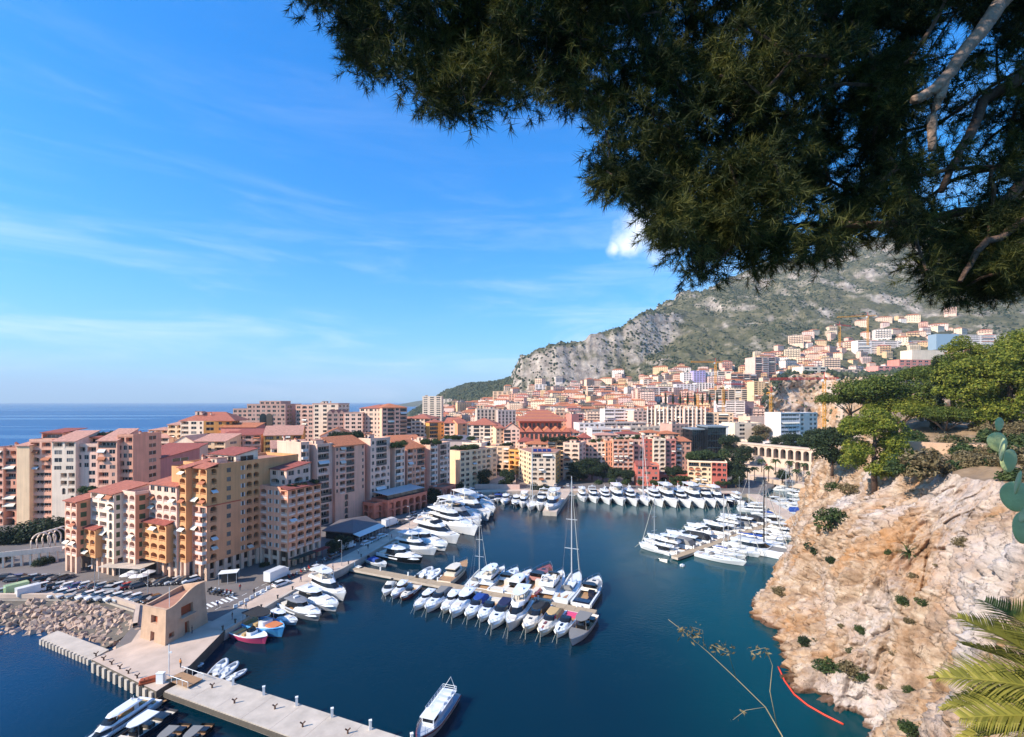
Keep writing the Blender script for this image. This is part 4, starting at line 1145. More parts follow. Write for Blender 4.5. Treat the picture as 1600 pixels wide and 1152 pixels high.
simple(688, 745, 322, 322, 688, GREY, ['N'], 'hip', 'low pavilion with faceted grey metal roof among the roof gardens', depth=18, rise=3.0, tiles=mat('zinc_roof', C('#7d7678', .7), .45), name='pavilion', cat='pavilion')
# --- head of the harbour
b = Bld('apartment_building', 'yellow apartment block with plain blank wall at the head of the quay road', 'building', (xat(701, 258), 258, 2))
A = Vector((xat(701, 262), 262)); Bp = Vector((xat(719, 256), 256)); u = (Bp - A).normalized(); w_ = (Bp - A).length; zt = zat(706, 258)
b.box(A, u, w_, 30, 2, zt, LEMON, rep('N', 7), rep('rrnarranr', 7)); b.flat(A, u, w_, 30, zt, LEMON, .6, M_TERR)
b.done()
simple(722, 752, 296, 292, 694, WHITEW, ['bs', 'bs'], 'terr', 'white apartment house with balconies behind the blank yellow wall', depth=14)
simple(751, 796, 300, 296, 699, SAND, ['cccc', 'llsrl', 'llsrl'], 'terr', 'beige apartment house with arcade above the harbour steps', z0=5, depth=16)
simple(795, 814, 294, 288, 705, OCHRE, ['cc', 'll'], 'terr', 'small ochre apartment house with deep loggias above the harbour steps', z0=5, depth=14)
b = Bld('apartment_building', 'cream and yellow corner apartment block with solar panels on its roof', 'building', (xat(830, 266), 266, 2))
A = Vector((xat(809, 292), 292)); Bp = Vector((xat(830, 266), 266)); Cp = Vector((xat(868, 266), 266)); zt = zat(708, 268); n_ = 7
u = (Bp - A); b.facade(A, u, u.length, 2, (zt - 2) / n_, rep('srsrsr', n_), LEMON)
u = (Cp - Bp); b.facade(Bp, u, u.length, 2, (zt - 2) / n_, ['NNN', 'aaas', 'aaas', 'aaas', 'rrrs', 'rrrs', 'ddn'], CREAM)
Dp = Cp + Vector((5, 20)); Ep = Dp + Vector((-12, 14)); u = (Dp - Cp); b.facade(Cp, u, u.length, 2, (zt - 2) / n_, rep('srs', n_), OCHRE)
mbx = b.mb(CREAM)
for p, q_ in ((Dp, Ep), (Ep, A)): mbx.face([(p.x, p.y, 2), (q_.x, q_.y, 2), (q_.x, q_.y, zt), (p.x, p.y, zt)])
solid('roof', b, [tuple(v) for v in (A, Bp, Cp, Dp, Ep)], zt - .3, zt + .35, CREAM, M_TERR)
for k in range(4):
 r = MB(); x0 = Bp.x + 1.5 + k * 2.7; r.add([(x0, 271, zt + .6), (x0 + 2.2, 271, zt + .6), (x0 + 2.2, 274, zt + 1.8), (x0, 274, zt + 1.8), (x0, 274, zt + .36), (x0 + 2.2, 274, zt + .36), (x0, 271, zt + .36), (x0 + 2.2, 271, zt + .36)],
  [(0, 1, 2, 3), (3, 2, 5, 4), (6, 7, 1, 0), (0, 3, 4, 6), (1, 7, 5, 2)]); b.part('solar_panel', r, mat('solar_panel', (0.01, 0.02, .12, 1), .15))
b.done()
simple(856, 882, 302, 298, 690, LEMON, ['rr', 'dd'], 'terr', 'yellow apartment house set back behind the corner block', depth=14, right=['s'])
simple(880, 905, 288, 284, 694, BEIGE, ['c', 'aa', 'd', 'aa', 'aa', 'aa', 'rr'], 'terr', 'beige apartment tower with paired arches beside the dark garden gap', depth=16, right=['ss'], left=['sr'])
simple(912, 934, 302, 300, 694, PINK, ['asa', 'asr'], 'terr', 'pink apartment house next to the dark garden gap', z0=6, depth=14, left=['s'])
simple(934, 946, 300, 300, 693, CREAM, ['aa', 'aa'], 'terr', 'narrow cream apartment house with paired arches in the pink row', z0=6, depth=14)
simple(946, 958, 298, 298, 691, PEACH, ['vsv'], 'terr', 'narrow peach apartment house with slim windows in the pink row', z0=6, depth=14)
simple(958, 990, 295, 295, 689, ROSE, ['aaaa'], 'terr', 'rose apartment house with a grid of arches in the pink row', z0=6, depth=14, right=['s'])
simple(990, 1007, 302, 302, 689, BEIGE, ['rr'], 'terr', 'grey beige apartment house right of the grid of arches', z0=6, depth=14)
simple(1007, 1021, 297, 297, 688, REDW, ['ss'], 'terr', 'dark red apartment house in the row behind the yachts', z0=6, depth=14)
simple(1021, 1040, 295, 295, 688, CREAM, ['aa'], 'terr', 'cream arched apartment house between two red houses', z0=6, depth=14)
simple(1040, 1056, 297, 297, 688, DPINK, ['ra'], 'terr', 'dusky rose apartment house at the right end of the red row', z0=6, depth=14)
simple(1056, 1080, 299, 300, 690, ROSE, ['asr'], 'shed', 'rose house with orange tiled roof behind the roof garden', z0=6, depth=12, rise=2, tiles=M_TILEO)
b = simple(994, 1030, 268, 266, 728, stucco('#cb7568'), ['rsr', 'srs', 'rsr'], 'none', 'small coral red house on the quay behind the white yachts', depth=12, right=['s'], fh=2.9, finish=False)
b.gable(b.A, b.u, b.wd * .62, 12, b.zt, 2.0, M_TILED, wallm=stucco('#cb7568')); b.flat(b.A + b.u * b.wd * .62, b.u, b.wd * .38, 12, b.zt, SALMON, .6, M_TERR); b.done()
simple(1030, 1076, 270, 268, 744, REDW, ['ccc'], 'terr', 'low brick red garden wall building with doors behind the yachts', depth=8, name='garden_building', fh=4)
b = simple(1075, 1112, 266, 262, 722, LEMON, ['aaas', 'aaas', 'aaas', 'dd'], 'none', 'cream and red harbour house with a roof garden behind the right yachts', depth=14, left=['N'], finish=False)
A = b.A + b.u * b.wd; w_ = march(A, b.u, 1136); b.box(A, b.u, w_, 14, 2, b.zt, REDW, ['Nr', 'Nr', 'aar', 'aar', 'aar', 'NN'][:5], rep('ss', 5), small=True)
b.flat(b.A, b.u, b.wd + w_, 14, b.zt, CREAM, .7, M_TERR); b.done()
# harbour steps and plaza walls
b = Bld('steps', 'broad pale stone steps rising from the harbour to the beige arcade', 'steps', (xat(760, 275), 275, 2))
for k in range(9):
 r = MB(); y0 = 262 + k * 2.6; r.box(xat(744, 262) + k * .4, xat(806, 262), y0, y0 + 2.61, 1.9, 2.35 + k * .36); b.part('step', r, M_PAVE)
b.done()
r = MB(); r.prism([(xat(742, 256), 257), (xat(812, 256), 255.6), (xat(812, 256), 256.4), (xat(742, 256), 257.8)], 1.9, 4.6)
tag(r.obj('harbour_wall', stucco('#cdb6ac')), 'long low pinkish wall in front of the harbour steps', 'wall')
# red tiled stadium
b = Bld('stadium', 'red tiled stadium with zigzag orange roofs behind the harbour houses', 'stadium', (xat(850, 385), 385, 2))
A = Vector((xat(806, 368), 368)); w_ = xat(892, 368) - A.x; z1 = zat(675, 368)
b.box(A, (1, 0), w_, 60, 2, z1, SALMON, rep('rrrrrrrrrrrr', 3), small=True)
for k in range(6):
 b.gable(A + Vector((w_ / 6 * k, -1)), (1, 0), w_ / 6 - .05, 22, z1, 3.6, M_TILEO, .05, False, SALMON)
A2 = A + Vector((3, 22)); z2 = zat(658, 392)
b.box(A2, (1, 0), w_ - 8, 40, z1, z2, SALMON, ['tttttttttt'], small=True)
for k in range(7):      # stacked louvred roof planes
 r = MB(); y0 = 386 + k * 6; zz = z2 + .4 + k * 1.15; x0, x1 = A2.x - 3 + k * 2.5, A2.x + w_ - 4 - k * 2.0
 r.add([(x0, y0 - 1.5, zz), (x1, y0 - 1.5, zz), (x1, y0 + 5.5, zz + 1.6), (x0, y0 + 5.5, zz + 1.6), (x0, y0 - 1.5, zz - .5), (x1, y0 - 1.5, zz - .5), (x1, y0 + 5.5, zz + 1.1), (x0, y0 + 5.5, zz + 1.1)],
   [(0, 1, 2, 3), (7, 6, 5, 4), (4, 5, 1, 0), (5, 6, 2, 1), (6, 7, 3, 2), (7, 4, 0, 3)]); b.part('roof', r, [M_TILE, M_TILEO][k % 2])
b.done()
for i_, (p0, p1, D_, pt, m_, rs, tl, lb) in enumerate([
  (878, 906, 372, 676, CREAM, 3.5, M_TILE, 'cream house with pyramid red roof right of the stadium'),
  (884, 912, 335, 688, PEACH, 3, M_TILEO, 'peach house with orange hipped roof right below the stadium'),
  (906, 924, 330, 684, DPINK, 3, M_TILED, 'dusky red house with steep roof above the pink row'),
  (810, 834, 330, 690, LILAC, 3, M_TILED, 'lilac house with crimson roof below the stadium'),
  (822, 856, 318, 694, BEIGE, 2, M_TILEO, 'beige house with orange roof below the stadium zigzags'),
  (1006, 1034, 345, 676, CREAM, 1.8, M_TILEO, 'cream house with orange roof terrace above the red row'),
  (1030, 1062, 340, 678, ORNG, 2, M_TILEO, 'orange house with tiled terrace above the red row'),
  (930, 965, 350, 680, BEIGE, 1.5, M_TILEP, 'low beige house with pink roof above the pink row'),
  (965, 1004, 352, 678, WHITEW, 1.5, M_TILED, 'low white house with red roof above the pink row')]):
 simple(p0, p1, D_, D_, pt, m_, ['rsr'], 'hip', lb, depth=13, rise=rs, tiles=tl, name='house', cat='house', right=['s'])
# flat commercial buildings
for (p0, p1, D_, pt, m_, rows, lb) in [
  (905, 945, 400, 662, PEARL, ['ttttt'], 'white flat roofed commercial block right of the stadium'),
  (940, 1010, 420, 661, GREY, ['DDD'], 'long grey commercial block with ribbon windows behind the pink row'),
  (925, 985, 385, 671, PEARL, ['DDDD'], 'low white commercial block with ribbon windows above the pink row'),
  (985, 1050, 395, 668, STONE, ['ttttttt'], 'low stone coloured commercial block behind the red row'),
  (838, 872, 455, 646, PEARL, ['DD'], 'white flat roofed hall behind the stadium'),
  (868, 894, 450, 645, LEMON, ['rrrr'], 'pale yellow flat block behind the stadium'),
  (893, 912, 440, 648, DPINK, ['Nr'], 'pink windowless block behind the stadium'),
  (945, 992, 470, 640, PEARL, ['DDD'], 'bright white long office building in the middle of the city'),
  (990, 1018, 460, 643, LILAC, ['rrrr'], 'mauve office block left of the finned slab'),
  (1050, 1076, 360, 664, TAUPE, ['tttt'], 'brown office block with dark windows left of the black glass building'),
  (1148, 1190, 352, 662, CREAM, ['nrnrn'], 'cream pillared low building right of the black glass building'),
  (1188, 1222, 372, 668, SALMON, ['rrr'], 'low terracotta house left of the white terraced building'),
  (1172, 1216, 395, 652, BEIGE, ['NNr'], 'plain beige block under the quarry cliff'),
  (745, 780, 470, 640, STONE, ['vvvvvv'], 'grey white block with tall narrow windows left of the stadium'),
  (778, 806, 465, 642, GREY, ['vvvvv'], 'grey block with tall windows directly left of the stadium')]:
 simple(p0, p1, D_, D_ + 4, pt, m_, rows, 'flat', lb, depth=16, name='office_building', right=['tt'], fh=3.3, clut=4)
# slab with white fins
b = simple(1012, 1102, 425, 408, 640, BEIGE, ['dsdsdsdsdsds'], 'flat', 'long beige apartment slab with tall white fins across the middle', depth=16, finish=False, right=['NN'])
fin = MB(); fin.box(-.5, .5, -1.6, .3, 0, 1); fmesh = fin.mesh('fin', stucco('#e6dcd2'))
for k in range(15):
 v = b.A + b.u * (b.wd * k / 14); b.inst('fin', fmesh, (v.x, v.y, 2), math.atan2(b.u.y, b.u.x), (1, 1, b.zt + .6))
b.done()
simple(1098, 1146, 412, 408, 646, SAND, ['dsds'], 'flat', 'sand coloured apartment slab right of the white fins', depth=15, right=['N'])
# black glass building
b = Bld('glass_building', 'black glass office building with white frame and stepped roof', 'building', (xat(1082, 340), 340, 2))
for p0, p1, D_, pt, dd in ((1082, 1108, 342, 672, 20), (1106, 1137, 336, 668, 20)):
 A = Vector((xat(p0, D_), D_)); w_ = xat(p1, D_) - A.x; z1 = zat(pt, D_)
 r = MB(); r.box(A.x, A.x + w_, D_, D_ + dd, 2, z1); b.part('glass_wall', r, mat('black_glass', (.008, .01, .014, 1), .08))
 r = MB(); r.box(A.x - .5, A.x + w_ + .5, D_ - .9, D_ + dd, z1 + .02, z1 + 1.0); b.part('roof_slab', r, mat('grey_blue_roof', C('#8f979e', .8), .6))
 for k in range(9):
  r = MB(); x0 = A.x + w_ * k / 8; r.box(x0 - .08, x0 + .08, D_ - .12, D_ - .01, 2, z1); b.part('mullion', r, M_RAILD)
 r = MB(); r.box(A.x + w_ - 1.2, A.x + w_ - .2, D_ - .8, D_ - .13, 2, z1); b.part('white_pier', r, M_WHITE)
for k in range(5):
 r = MB(); z_ = 2 + (zat(668, 336) - 2) * (k + 1) / 6; r.box(xat(1106, 336), xat(1137, 336), 335.83, 335.97, z_, z_ + .35); b.part('floor_band', r, mat('teal_band', (.03, .06, .08, 1), .3))
b.done()
# white terraced building under the cliff
b = simple(1220, 1250, 338, 344, 646, PEARL, ['b', 'D'], 'flat', 'bright white modern apartment building with terraces under the quarry cliff', depth=14, finish=False, fh=3.0)
A = b.A + b.u * b.wd; B_ = Vector((xat(1277, 352), 352)); u = B_ - A; b.facade(A + Vector((.05, -.05)), u, u.length, 2, (b.zt - 2) / 12, rep('rNrr', 12), stucco('#ddd4ca'));
mbx = b.mb(PEARL); q_ = B_ + Vector((-8, 14)); mbx.face([(B_.x, B_.y, 2), (q_.x, q_.y, 2), (q_.x, q_.y, b.zt), (B_.x, B_.y, b.zt)])
solid('roof', b, [tuple(A), tuple(B_), tuple(q_), tuple(A + Vector((-3, 14)))], b.zt - .2, b.zt + .4, PEARL); b.done()
# towers on the slope
def seat(px, pb, D_):
 for d in range(int(D_), 1400, 10):
  if hill(xat(px, d), d) >= zat(pb, d): return float(d)
 return D_
def tower(p0, p1, D_, pb, pt, m_, rows, right, lb, depth=16, roof='flat', yaw=0.0, mr=None):
 D_ = seat(p0, pb, D_); A = Vector((xat(p0, D_), D_)); B_ = Vector((xat(p1, D_ + yaw), D_ + yaw))
 z0 = min(hill(A.x, A.y), hill(B_.x, B_.y)) - 6; z0 = min(z0, zat(pb, D_) - 4)
 return simple(p0, p1, D_, D_ + yaw, pt, m_, rows, roof, lb, z0=z0, depth=depth, right=right, fh=3.1, clut=3)
tower(1180, 1212, 560, 595, 559, stucco('#d8bcb2'), ['dbd'], ['ss'], 'tall pinkish residential tower standing alone below the mountain', yaw=10, depth=24)
tower(1068, 1085, 640, 605, 583, PEARL, ['rrrr'], ['r'], 'white residential tower left of the lavender tower')
tower(1084, 1102, 625, 606, 580, stucco('#a9a4d8'), ['tttt'], ['N'], 'lavender blue office tower among white towers')
tower(1102, 1122, 650, 604, 582, PEARL, ['rrrr'], ['rr'], 'white residential tower right of the lavender tower')
tower(1120, 1143, 660, 602, 581, WHITEW, ['rr', 'dr'], ['rr'], 'second white residential tower right of the lavender tower')
tower(1057, 1090, 600, 622, 601, stucco('#d9dbe2'), ['rrrrrr'], ['r'], 'pale blue white gridded apartment block below the lavender tower')
tower(1088, 1116, 590, 622, 599, PEARL, ['vvvvvv'], ['r'], 'bright white gridded apartment block below the lavender tower')
tower(1142, 1182, 620, 604, 585, BEIGE, ['dddd'], ['rr'], 'beige apartment slab between white towers and the pinkish tower', yaw=14)
tower(1098, 1180, 500, 630, 609, STONE, ['dddddddd'], ['N'], 'long pale terraced slab with slanting balconies below the towers', yaw=-28, depth=14)
tower(1120, 1164, 440, 662, 627, PEARL, ['DDD'], ['N'], 'white apartment building with long balconies right of the fins', yaw=-6)
tower(1164, 1178, 434, 662, 628, stucco('#c9aeb2'), ['N'], ['s'], 'blank mauve end block right of the long white balconies', yaw=6)
tower(1178, 1210, 470, 640, 597, stucco('#e2cba4'), ['lsslss'], ['ss'], 'pale yellow apartment tower against the quarry cliff', yaw=4)
tower(1005, 1058, 640, 612, 594, WHITEW, ['rrrrrrr'], ['rr'], 'long white apartment block left of the towers', yaw=6)
tower(1000, 1060, 590, 622, 606, PEARL, ['dddd'], ['r'], 'long white low block left of the gridded blocks')
tower(770, 800, 820, 632, 612, LEMON, ['rrrr'], ['rr'], 'stepped pale yellow hillside block above the red roofs', depth=20)
tower(795, 808, 810, 634, 616, PINK, ['rrr'], ['r'], 'pink hillside block beside the stepped pale yellow block', depth=20)
tower(836, 854, 840, 614, 601, PEARL, ['rrr'], ['rr'], 'white cubic apartment tower on the wooded slope')
tower(660, 690, 700, 636, 620, CREAM, ['rrr'], ['rr'], 'cream apartment cluster on the point by the sea', depth=18)
tower(682, 706, 690, 638, 624, WHITEW, ['rrrr'], ['rr'], 'white apartment cluster next to the sea point', depth=18)
tower(918, 956, 700, 622, 604, stucco('#d8b9a4'), ['dddd'], ['rr'], 'long brownish apartment block on the slope')
tower(866, 894, 600, 646, 630, PEARL, ['vvvvvvv'], ['rr'], 'white office block with vertical slots above the stadium')
tower(830, 866, 610, 646, 630, GREY, ['tttt'], ['rr'], 'grey roofed office block above the stadium')
tower(745, 765, 610, 650, 634, SAND, ['vvvv'], ['r'], 'sand coloured block with slots among the red roofs')
# viaduct of arches on the right
b = Bld('viaduct', 'long white viaduct wall with a row of dark arches above the marina road', 'viaduct', (xat(1215, 300), 300, 2))
A, B_ = Vector((xat(1128, 330), 330)), Vector((xat(1306, 262), 262)); u = B_ - A; L_ = u.length; u = u / L_
VW = stucco('#c8b8a8')
b.facade(A, u, L_, 14.5, 7.0, ['c' * 16], VW); b.facade(A - Vector((u.y, -u.x)) * -.03, u, L_ * .62, 2, 12.5, ['N'], VW)
b.facade(A + u * L_ * .62, u, L_ * .38, 9, 5.45, ['c' * 6], VW)
mbx = b.mb(VW)
solid('parapet', b, [tuple(A + Vector((u.y, -u.x)) * .4), tuple(B_ + Vector((u.y, -u.x)) * .4), tuple(B_ - Vector((u.y, -u.x)) * 5), tuple(A - Vector((u.y, -u.x)) * 5)], 21.5, 22.5, VW)
b.done()
n_ = Vector((u.y, -u.x))
r = MB(); r.prism([tuple(A + n_ * .1), tuple(B_ + n_ * .1), tuple(B_ + n_ * 12), tuple(A + n_ * 9)], 1.9, 9.0); struct(r.obj('upper_road', M_PAVE))
r = MB(); r.prism([tuple(B_ + n_ * 12.02 - u * 40), tuple(B_ + n_ * 12.02), tuple(B_ + n_ * 22), tuple(B_ + n_ * 20 - u * 42)], 1.9, 4.5); struct(r.obj('lower_terrace', M_PAVE))
simple(1143, 1190, 340, 330, 690, CREAM, ['rsrs'], 'flat', 'low cream villa on top of the viaduct', z0=20, depth=10, name='villa', cat='house')
simple(1193, 1216, 325, 322, 692, PEARL, ['rr'], 'flat', 'small white villa on top of the viaduct', z0=20, depth=8, name='villa', cat='house')
# ================================================================== quarry bluff behind the viaduct
NB, NV = 150, 90
BL = np.zeros((NV, NB, 3), np.float32)
for j in range(NB):
 px = 1196 + (1620 - 1196) * j / (NB - 1); D0 = 455 + 30 * math.sin(j * .07) - max(0, (px - 1320)) * .25
 ptop = np.interp(px, [1196, 1215, 1240, 1290, 1330, 1400, 1500, 1620], [640, 600, 585, 582, 590, 585, 575, 570])
 for i in range(NV):
  t = i / (NV - 1); D_ = D0 + t ** 1.5 * 26; zt = zat(ptop, D0 + 26)
  z = 1.0 + (zt - 1) * min(1, t * 1.02); x = xat(px, D_); p = Vector((x, D_, z))
  a = noise.noise(p * .04) * 9 + noise.ridged_multi_fractal(p * .07, .9, 2.1, 4, 1, 2) * 4 - 4
  if t > .92: a *= (1 - t) / .08
  BL[i, j] = (x, D_ - a, z + (t > .92) * 0)
struct(link('quarry_cliff', grid_mesh('quarry_cliff', BL, M_ROCK, smooth=False)))
r = MB()
top = BL[-1]
TP = np.zeros((14, NB, 3), np.float32)
for j in range(NB):
 for i in range(14):
  t = i / 13; e = top[j]; y = e[1] + t * 260; x = e[0] * (y / e[1]); z = max(e[2] + t * 18 + fbm(x * .03, y * .03, 5, 3) * 5 * min(1, t * 5), 0)
  TP[i, j] = (x, y, z)
struct(link('upper_slope', grid_mesh('upper_slope', TP, M_MOUNT)))
# ================================================================== boats
G_WH = mat('gelcoat_white', (0.74, 0.75, 0.76, 1), 0.28, coat=.3)
G_CR = mat('gelcoat_cream', C('#e2d6c2', .95), 0.35)
G_GR = mat('gelcoat_grey', C('#8d8f94', .8), 0.35)
G_NV = mat('gelcoat_navy', (0.012, 0.016, 0.035, 1), 0.15, coat=.4)
G_BK = mat('gelcoat_black', (0.012, 0.012, 0.014, 1), 0.2, coat=.3)
G_TK = mat('teak_deck', C('#b38a63', .85), 0.7, var=.12, vscale=2.0)
G_MH = mat('mahogany', C('#9c4a2f', .8), 0.25, var=.15, vscale=1.5, coat=.5)
G_GL = mat('boat_glass', (0.012, 0.014, 0.018, 1), 0.06)
G_CU = mat('cushion', C('#d8cdbd', .95), 0.85)
G_CUG = mat('grey_cover', C('#8a8784', .8), 0.85)
G_CUB = mat('blue_cover', C('#1f4a9c', .8), 0.8)
G_CUN = mat('navy_cover', C('#1b2550', .8), 0.8)
G_CUK = mat('black_cover', (0.02, 0.02, 0.022, 1), 0.8)
G_CUT = mat('tan_cover', C('#c9a877', .85), 0.8)
G_ST = mat('steel', (0.6, 0.6, 0.62, 1), 0.25, 0.9)
G_AL = mat('mast_metal', (0.62, 0.62, 0.62, 1), 0.4, 0.3)
G_AF = mat('antifoul', (0.02, 0.025, 0.05, 1), 0.6)
G_RP = mat('rope', C('#c9c2b0', .8), .9)
G_RD = mat('maroon_paint', C('#7a1f2c', .8), .4)
G_PK = mat('pink_paint', C('#d8507a', .9), .4)
G_SB = mat('sky_blue_paint', C('#4fa3dc', .9), .4)
G_RB = mat('rib_tube', C('#b9bcc0', .9), .6)
G_SL = mat('sail_cover', C('#d9d4c8', .9), .85)
def hb(s, B, full=.62, stern=.86):       # half beam along the length, s = 0 stern .. 1 bow
 a = stern + (1 - stern) * min(1, s / .35) if s < .35 else 1.0
 if s > full: a *= max(0.0, 1 - ((s - full) / (1 - full)) ** 2.1)
 return B / 2 * a
def hull_mesh(L, B, f0, f1, full=.55, stern=.88, rake=.07, n=15, wl=.10, name='hull'):
 mb = MB(); rings = []
 for k in range(n):
  s = k / (n - 1); b = max(hb(s, B, full, stern), .02 * B); h = f0 + (f1 - f0) * s ** 1.8
  x = -L / 2 + L * s
  xs = lambda z: x + (rake * L * ((z - 0) / f1) * s ** 3 - rake * L * s ** 3 * .8)
  cb = b * (.86 - .30 * s ** 2)
  r = []
  for sg in (-1, 1):
   side = [(xs(h), sg * b, h), (xs(h - .14 * f1), sg * b * 1.0, h - .14 * f1), (xs(wl), sg * cb, wl), (xs(0), sg * cb * .93, -.12)]
   if sg == -1: r += side
   else: r += side[::-1]
  rings.append(r)
 mb.loft(rings, 0, ms=[0, 0, 1, 1, 1, 0, 0], cap0=True)
 return mb.mesh(name, [G_WH, G_AF], smooth=False)
def sheer(s, f0, f1): return f0 + (f1 - f0) * s ** 1.8
def deck_mesh(L, B, f0, f1, full=.55, stern=.88, s0=0.0, s1=1.0, drop=.10, n=12, m=G_WH, name='deck', k_in=.94, rake=.07):
 mb = MB(); rings = []
 for k in range(n):
  s = s0 + (s1 - s0) * k / (n - 1); b = max(hb(s, B, full, stern) * k_in, .01); z = sheer(s, f0, f1) - drop
  x = -L / 2 + L * s + rake * L * s ** 3 * .2 * (s < .99)
  rings.append([(x, -b, z), (x, 0, z + .04), (x, b, z)])
 mb.loft(rings); return mb.mesh(name, [m])
def lay(mb, layers, ms):
 rings = []
 for z, xa, xf, w in layers:
  l = xf - xa
  rings.append([(xa, -w, z), (xa + .55 * l, -w, z), (xa + .82 * l, -.82 * w, z), (xf, -.34 * w, z), (xf, .34 * w, z), (xa + .82 * l, .82 * w, z), (xa + .55 * l, w, z), (xa, w, z)])
 for k in range(len(rings) - 1):
  mb.loft([rings[k], rings[k + 1]], ms[k], closed=True)
 n = len(mb.v); i = n - 8
 mb.f.append(tuple(range(i, i + 8))); mb.m.append(ms[-1])
def lay_mesh(layers, ms, mats, name):
 mb = MB(); lay(mb, layers, ms); return mb.mesh(name, mats)
def rail_mesh(L, B, f0, f1, s0, s1, h=.55, full=.55, stern=.88, n=9, r=.025):
 mb = MB()
 for sg in (-1, 1):
  pts = []
  for k in range(n):
   s = s0 + (s1 - s0) * k / (n - 1); b = max(hb(s, B, full, stern) * .95, 0.02); x = -L / 2 + L * s + .014 * L * s ** 3
   z = sheer(s, f0, f1); pts.append((x, sg * b, z + h))
   if k % 2 == 0: mb.tube([(x, sg * b, z), (x, sg * b, z + h)], r, 4, cap=False)
  mb.tube(pts, r, 4, cap=False)
 return mb.mesh('bow_rail', [G_ST])
def lines_mesh(L, f1):
 mb = MB()
 for sg in (-1, 1): mb.tube([(L * .485, sg * .12, f1 * .9), (L * .485 + f1 * .95, sg * .5, -.1)], .03, 4)
 return mb.mesh('mooring_line', [G_RP])
def bxm(name, m, *boxes):
 mb = MB()
 for bx_ in boxes: mb.box(*bx_)
 return mb.mesh(name, [m])
PROTO = {}
def fly():      # 18 m flybridge motor yacht
 L, B, f0, f1 = 18, 5.0, 1.5, 2.5; p = []
 p.append(('hull', hull_mesh(L, B, f0, f1))); p.append(('deck', deck_mesh(L, B, f0, f1, s0=.16)))
 p.append(('cockpit_floor', deck_mesh(L, B, f0, f1, s0=0, s1=.24, drop=.75, n=3, m=G_TK, name='cockpit_floor')))
 p.append(('swim_platform', bxm('swim_platform', G_TK, (-10.0, -8.95, -2.0, 2.0, .35, .5))))
 p.append(('deckhouse', lay_mesh([(1.5, -4.6, 5.6, 1.95), (2.5, -4.6, 5.0, 1.9)], [0, 0], [G_WH], 'deckhouse')))
 p.append(('window_band', lay_mesh([(2.5, -4.5, 4.95, 1.86), (3.3, -4.4, 3.1, 1.66)], [0, 0], [G_GL], 'window_band')))
 p.append(('flybridge', lay_mesh([(3.3, -6.2, 3.2, 1.85), (3.48, -6.2, 3.3, 1.9), (4.1, -5.6, 2.2, 1.8), (4.1, -5.3, 1.9, 1.62), (3.6, -5.2, 1.8, 1.6)], [0, 0, 0, 0, 1], [G_WH, G_CU], 'flybridge')))
 p.append(('windscreen', lay_mesh([(4.1, .4, 2.1, 1.6), (4.6, .3, 1.2, 1.4)], [0, 0], [G_GL], 'windscreen')))
 p.append(('helm_seat', bxm('helm_seat', G_CU, (-1.2, -.4, -1.2, -.1, 3.6, 4.5), (-4.6, -2.6, .2, 1.4, 3.6, 4.1))))
 p.append(('sun_pad', bxm('sun_pad', G_CU, (4.9, 6.9, -1.0, 1.0, 2.12, 2.35))))
 mb = MB();
 for sg in (-1, 1): mb.tube([(-5.4, sg * 1.75, 3.5), (-4.4, sg * 1.5, 5.3)], .12, 5)
 mb.box(-4.8, -4.0, -1.55, 1.55, 5.25, 5.4); mb.tube([(-4.4, 0, 5.4), (-4.4, 0, 6.3)], .06, 5); mb.box(-4.7, -4.1, -.5, .5, 5.6, 5.75)
 p.append(('radar_arch', mb.mesh('radar_arch', [G_WH])))
 p.append(('bow_rail', rail_mesh(L, B, f0, f1, .45, .99))); p.append(('mooring_line', lines_mesh(L, f1)))
 return L, p
def hardfly():  # flybridge yacht with hard top
 L, p = fly(); p = [q for q in p if q[0] not in ('radar_arch', 'windscreen')]
 mb = MB(); lay(mb, [(5.5, -5.2, 1.6, 1.7), (5.7, -5.3, 1.7, 1.75)], [0, 0])
 p.append(('hard_top', mb.mesh('hard_top', [G_WH])))
 mb = MB()
 for x in (-4.6, .6):
  for sg in (-1, 1): mb.tube([(x, sg * 1.6, 4.0), (x, sg * 1.5, 5.55)], .08, 5)
 mb.box(-2.4, -1.6, -.5, .5, 5.7, 6.1); mb.tube([(-2, 0, 6), (-2, 0, 7)], .05, 5)
 p.append(('top_support', mb.mesh('top_support', [G_WH])))
 return L, p
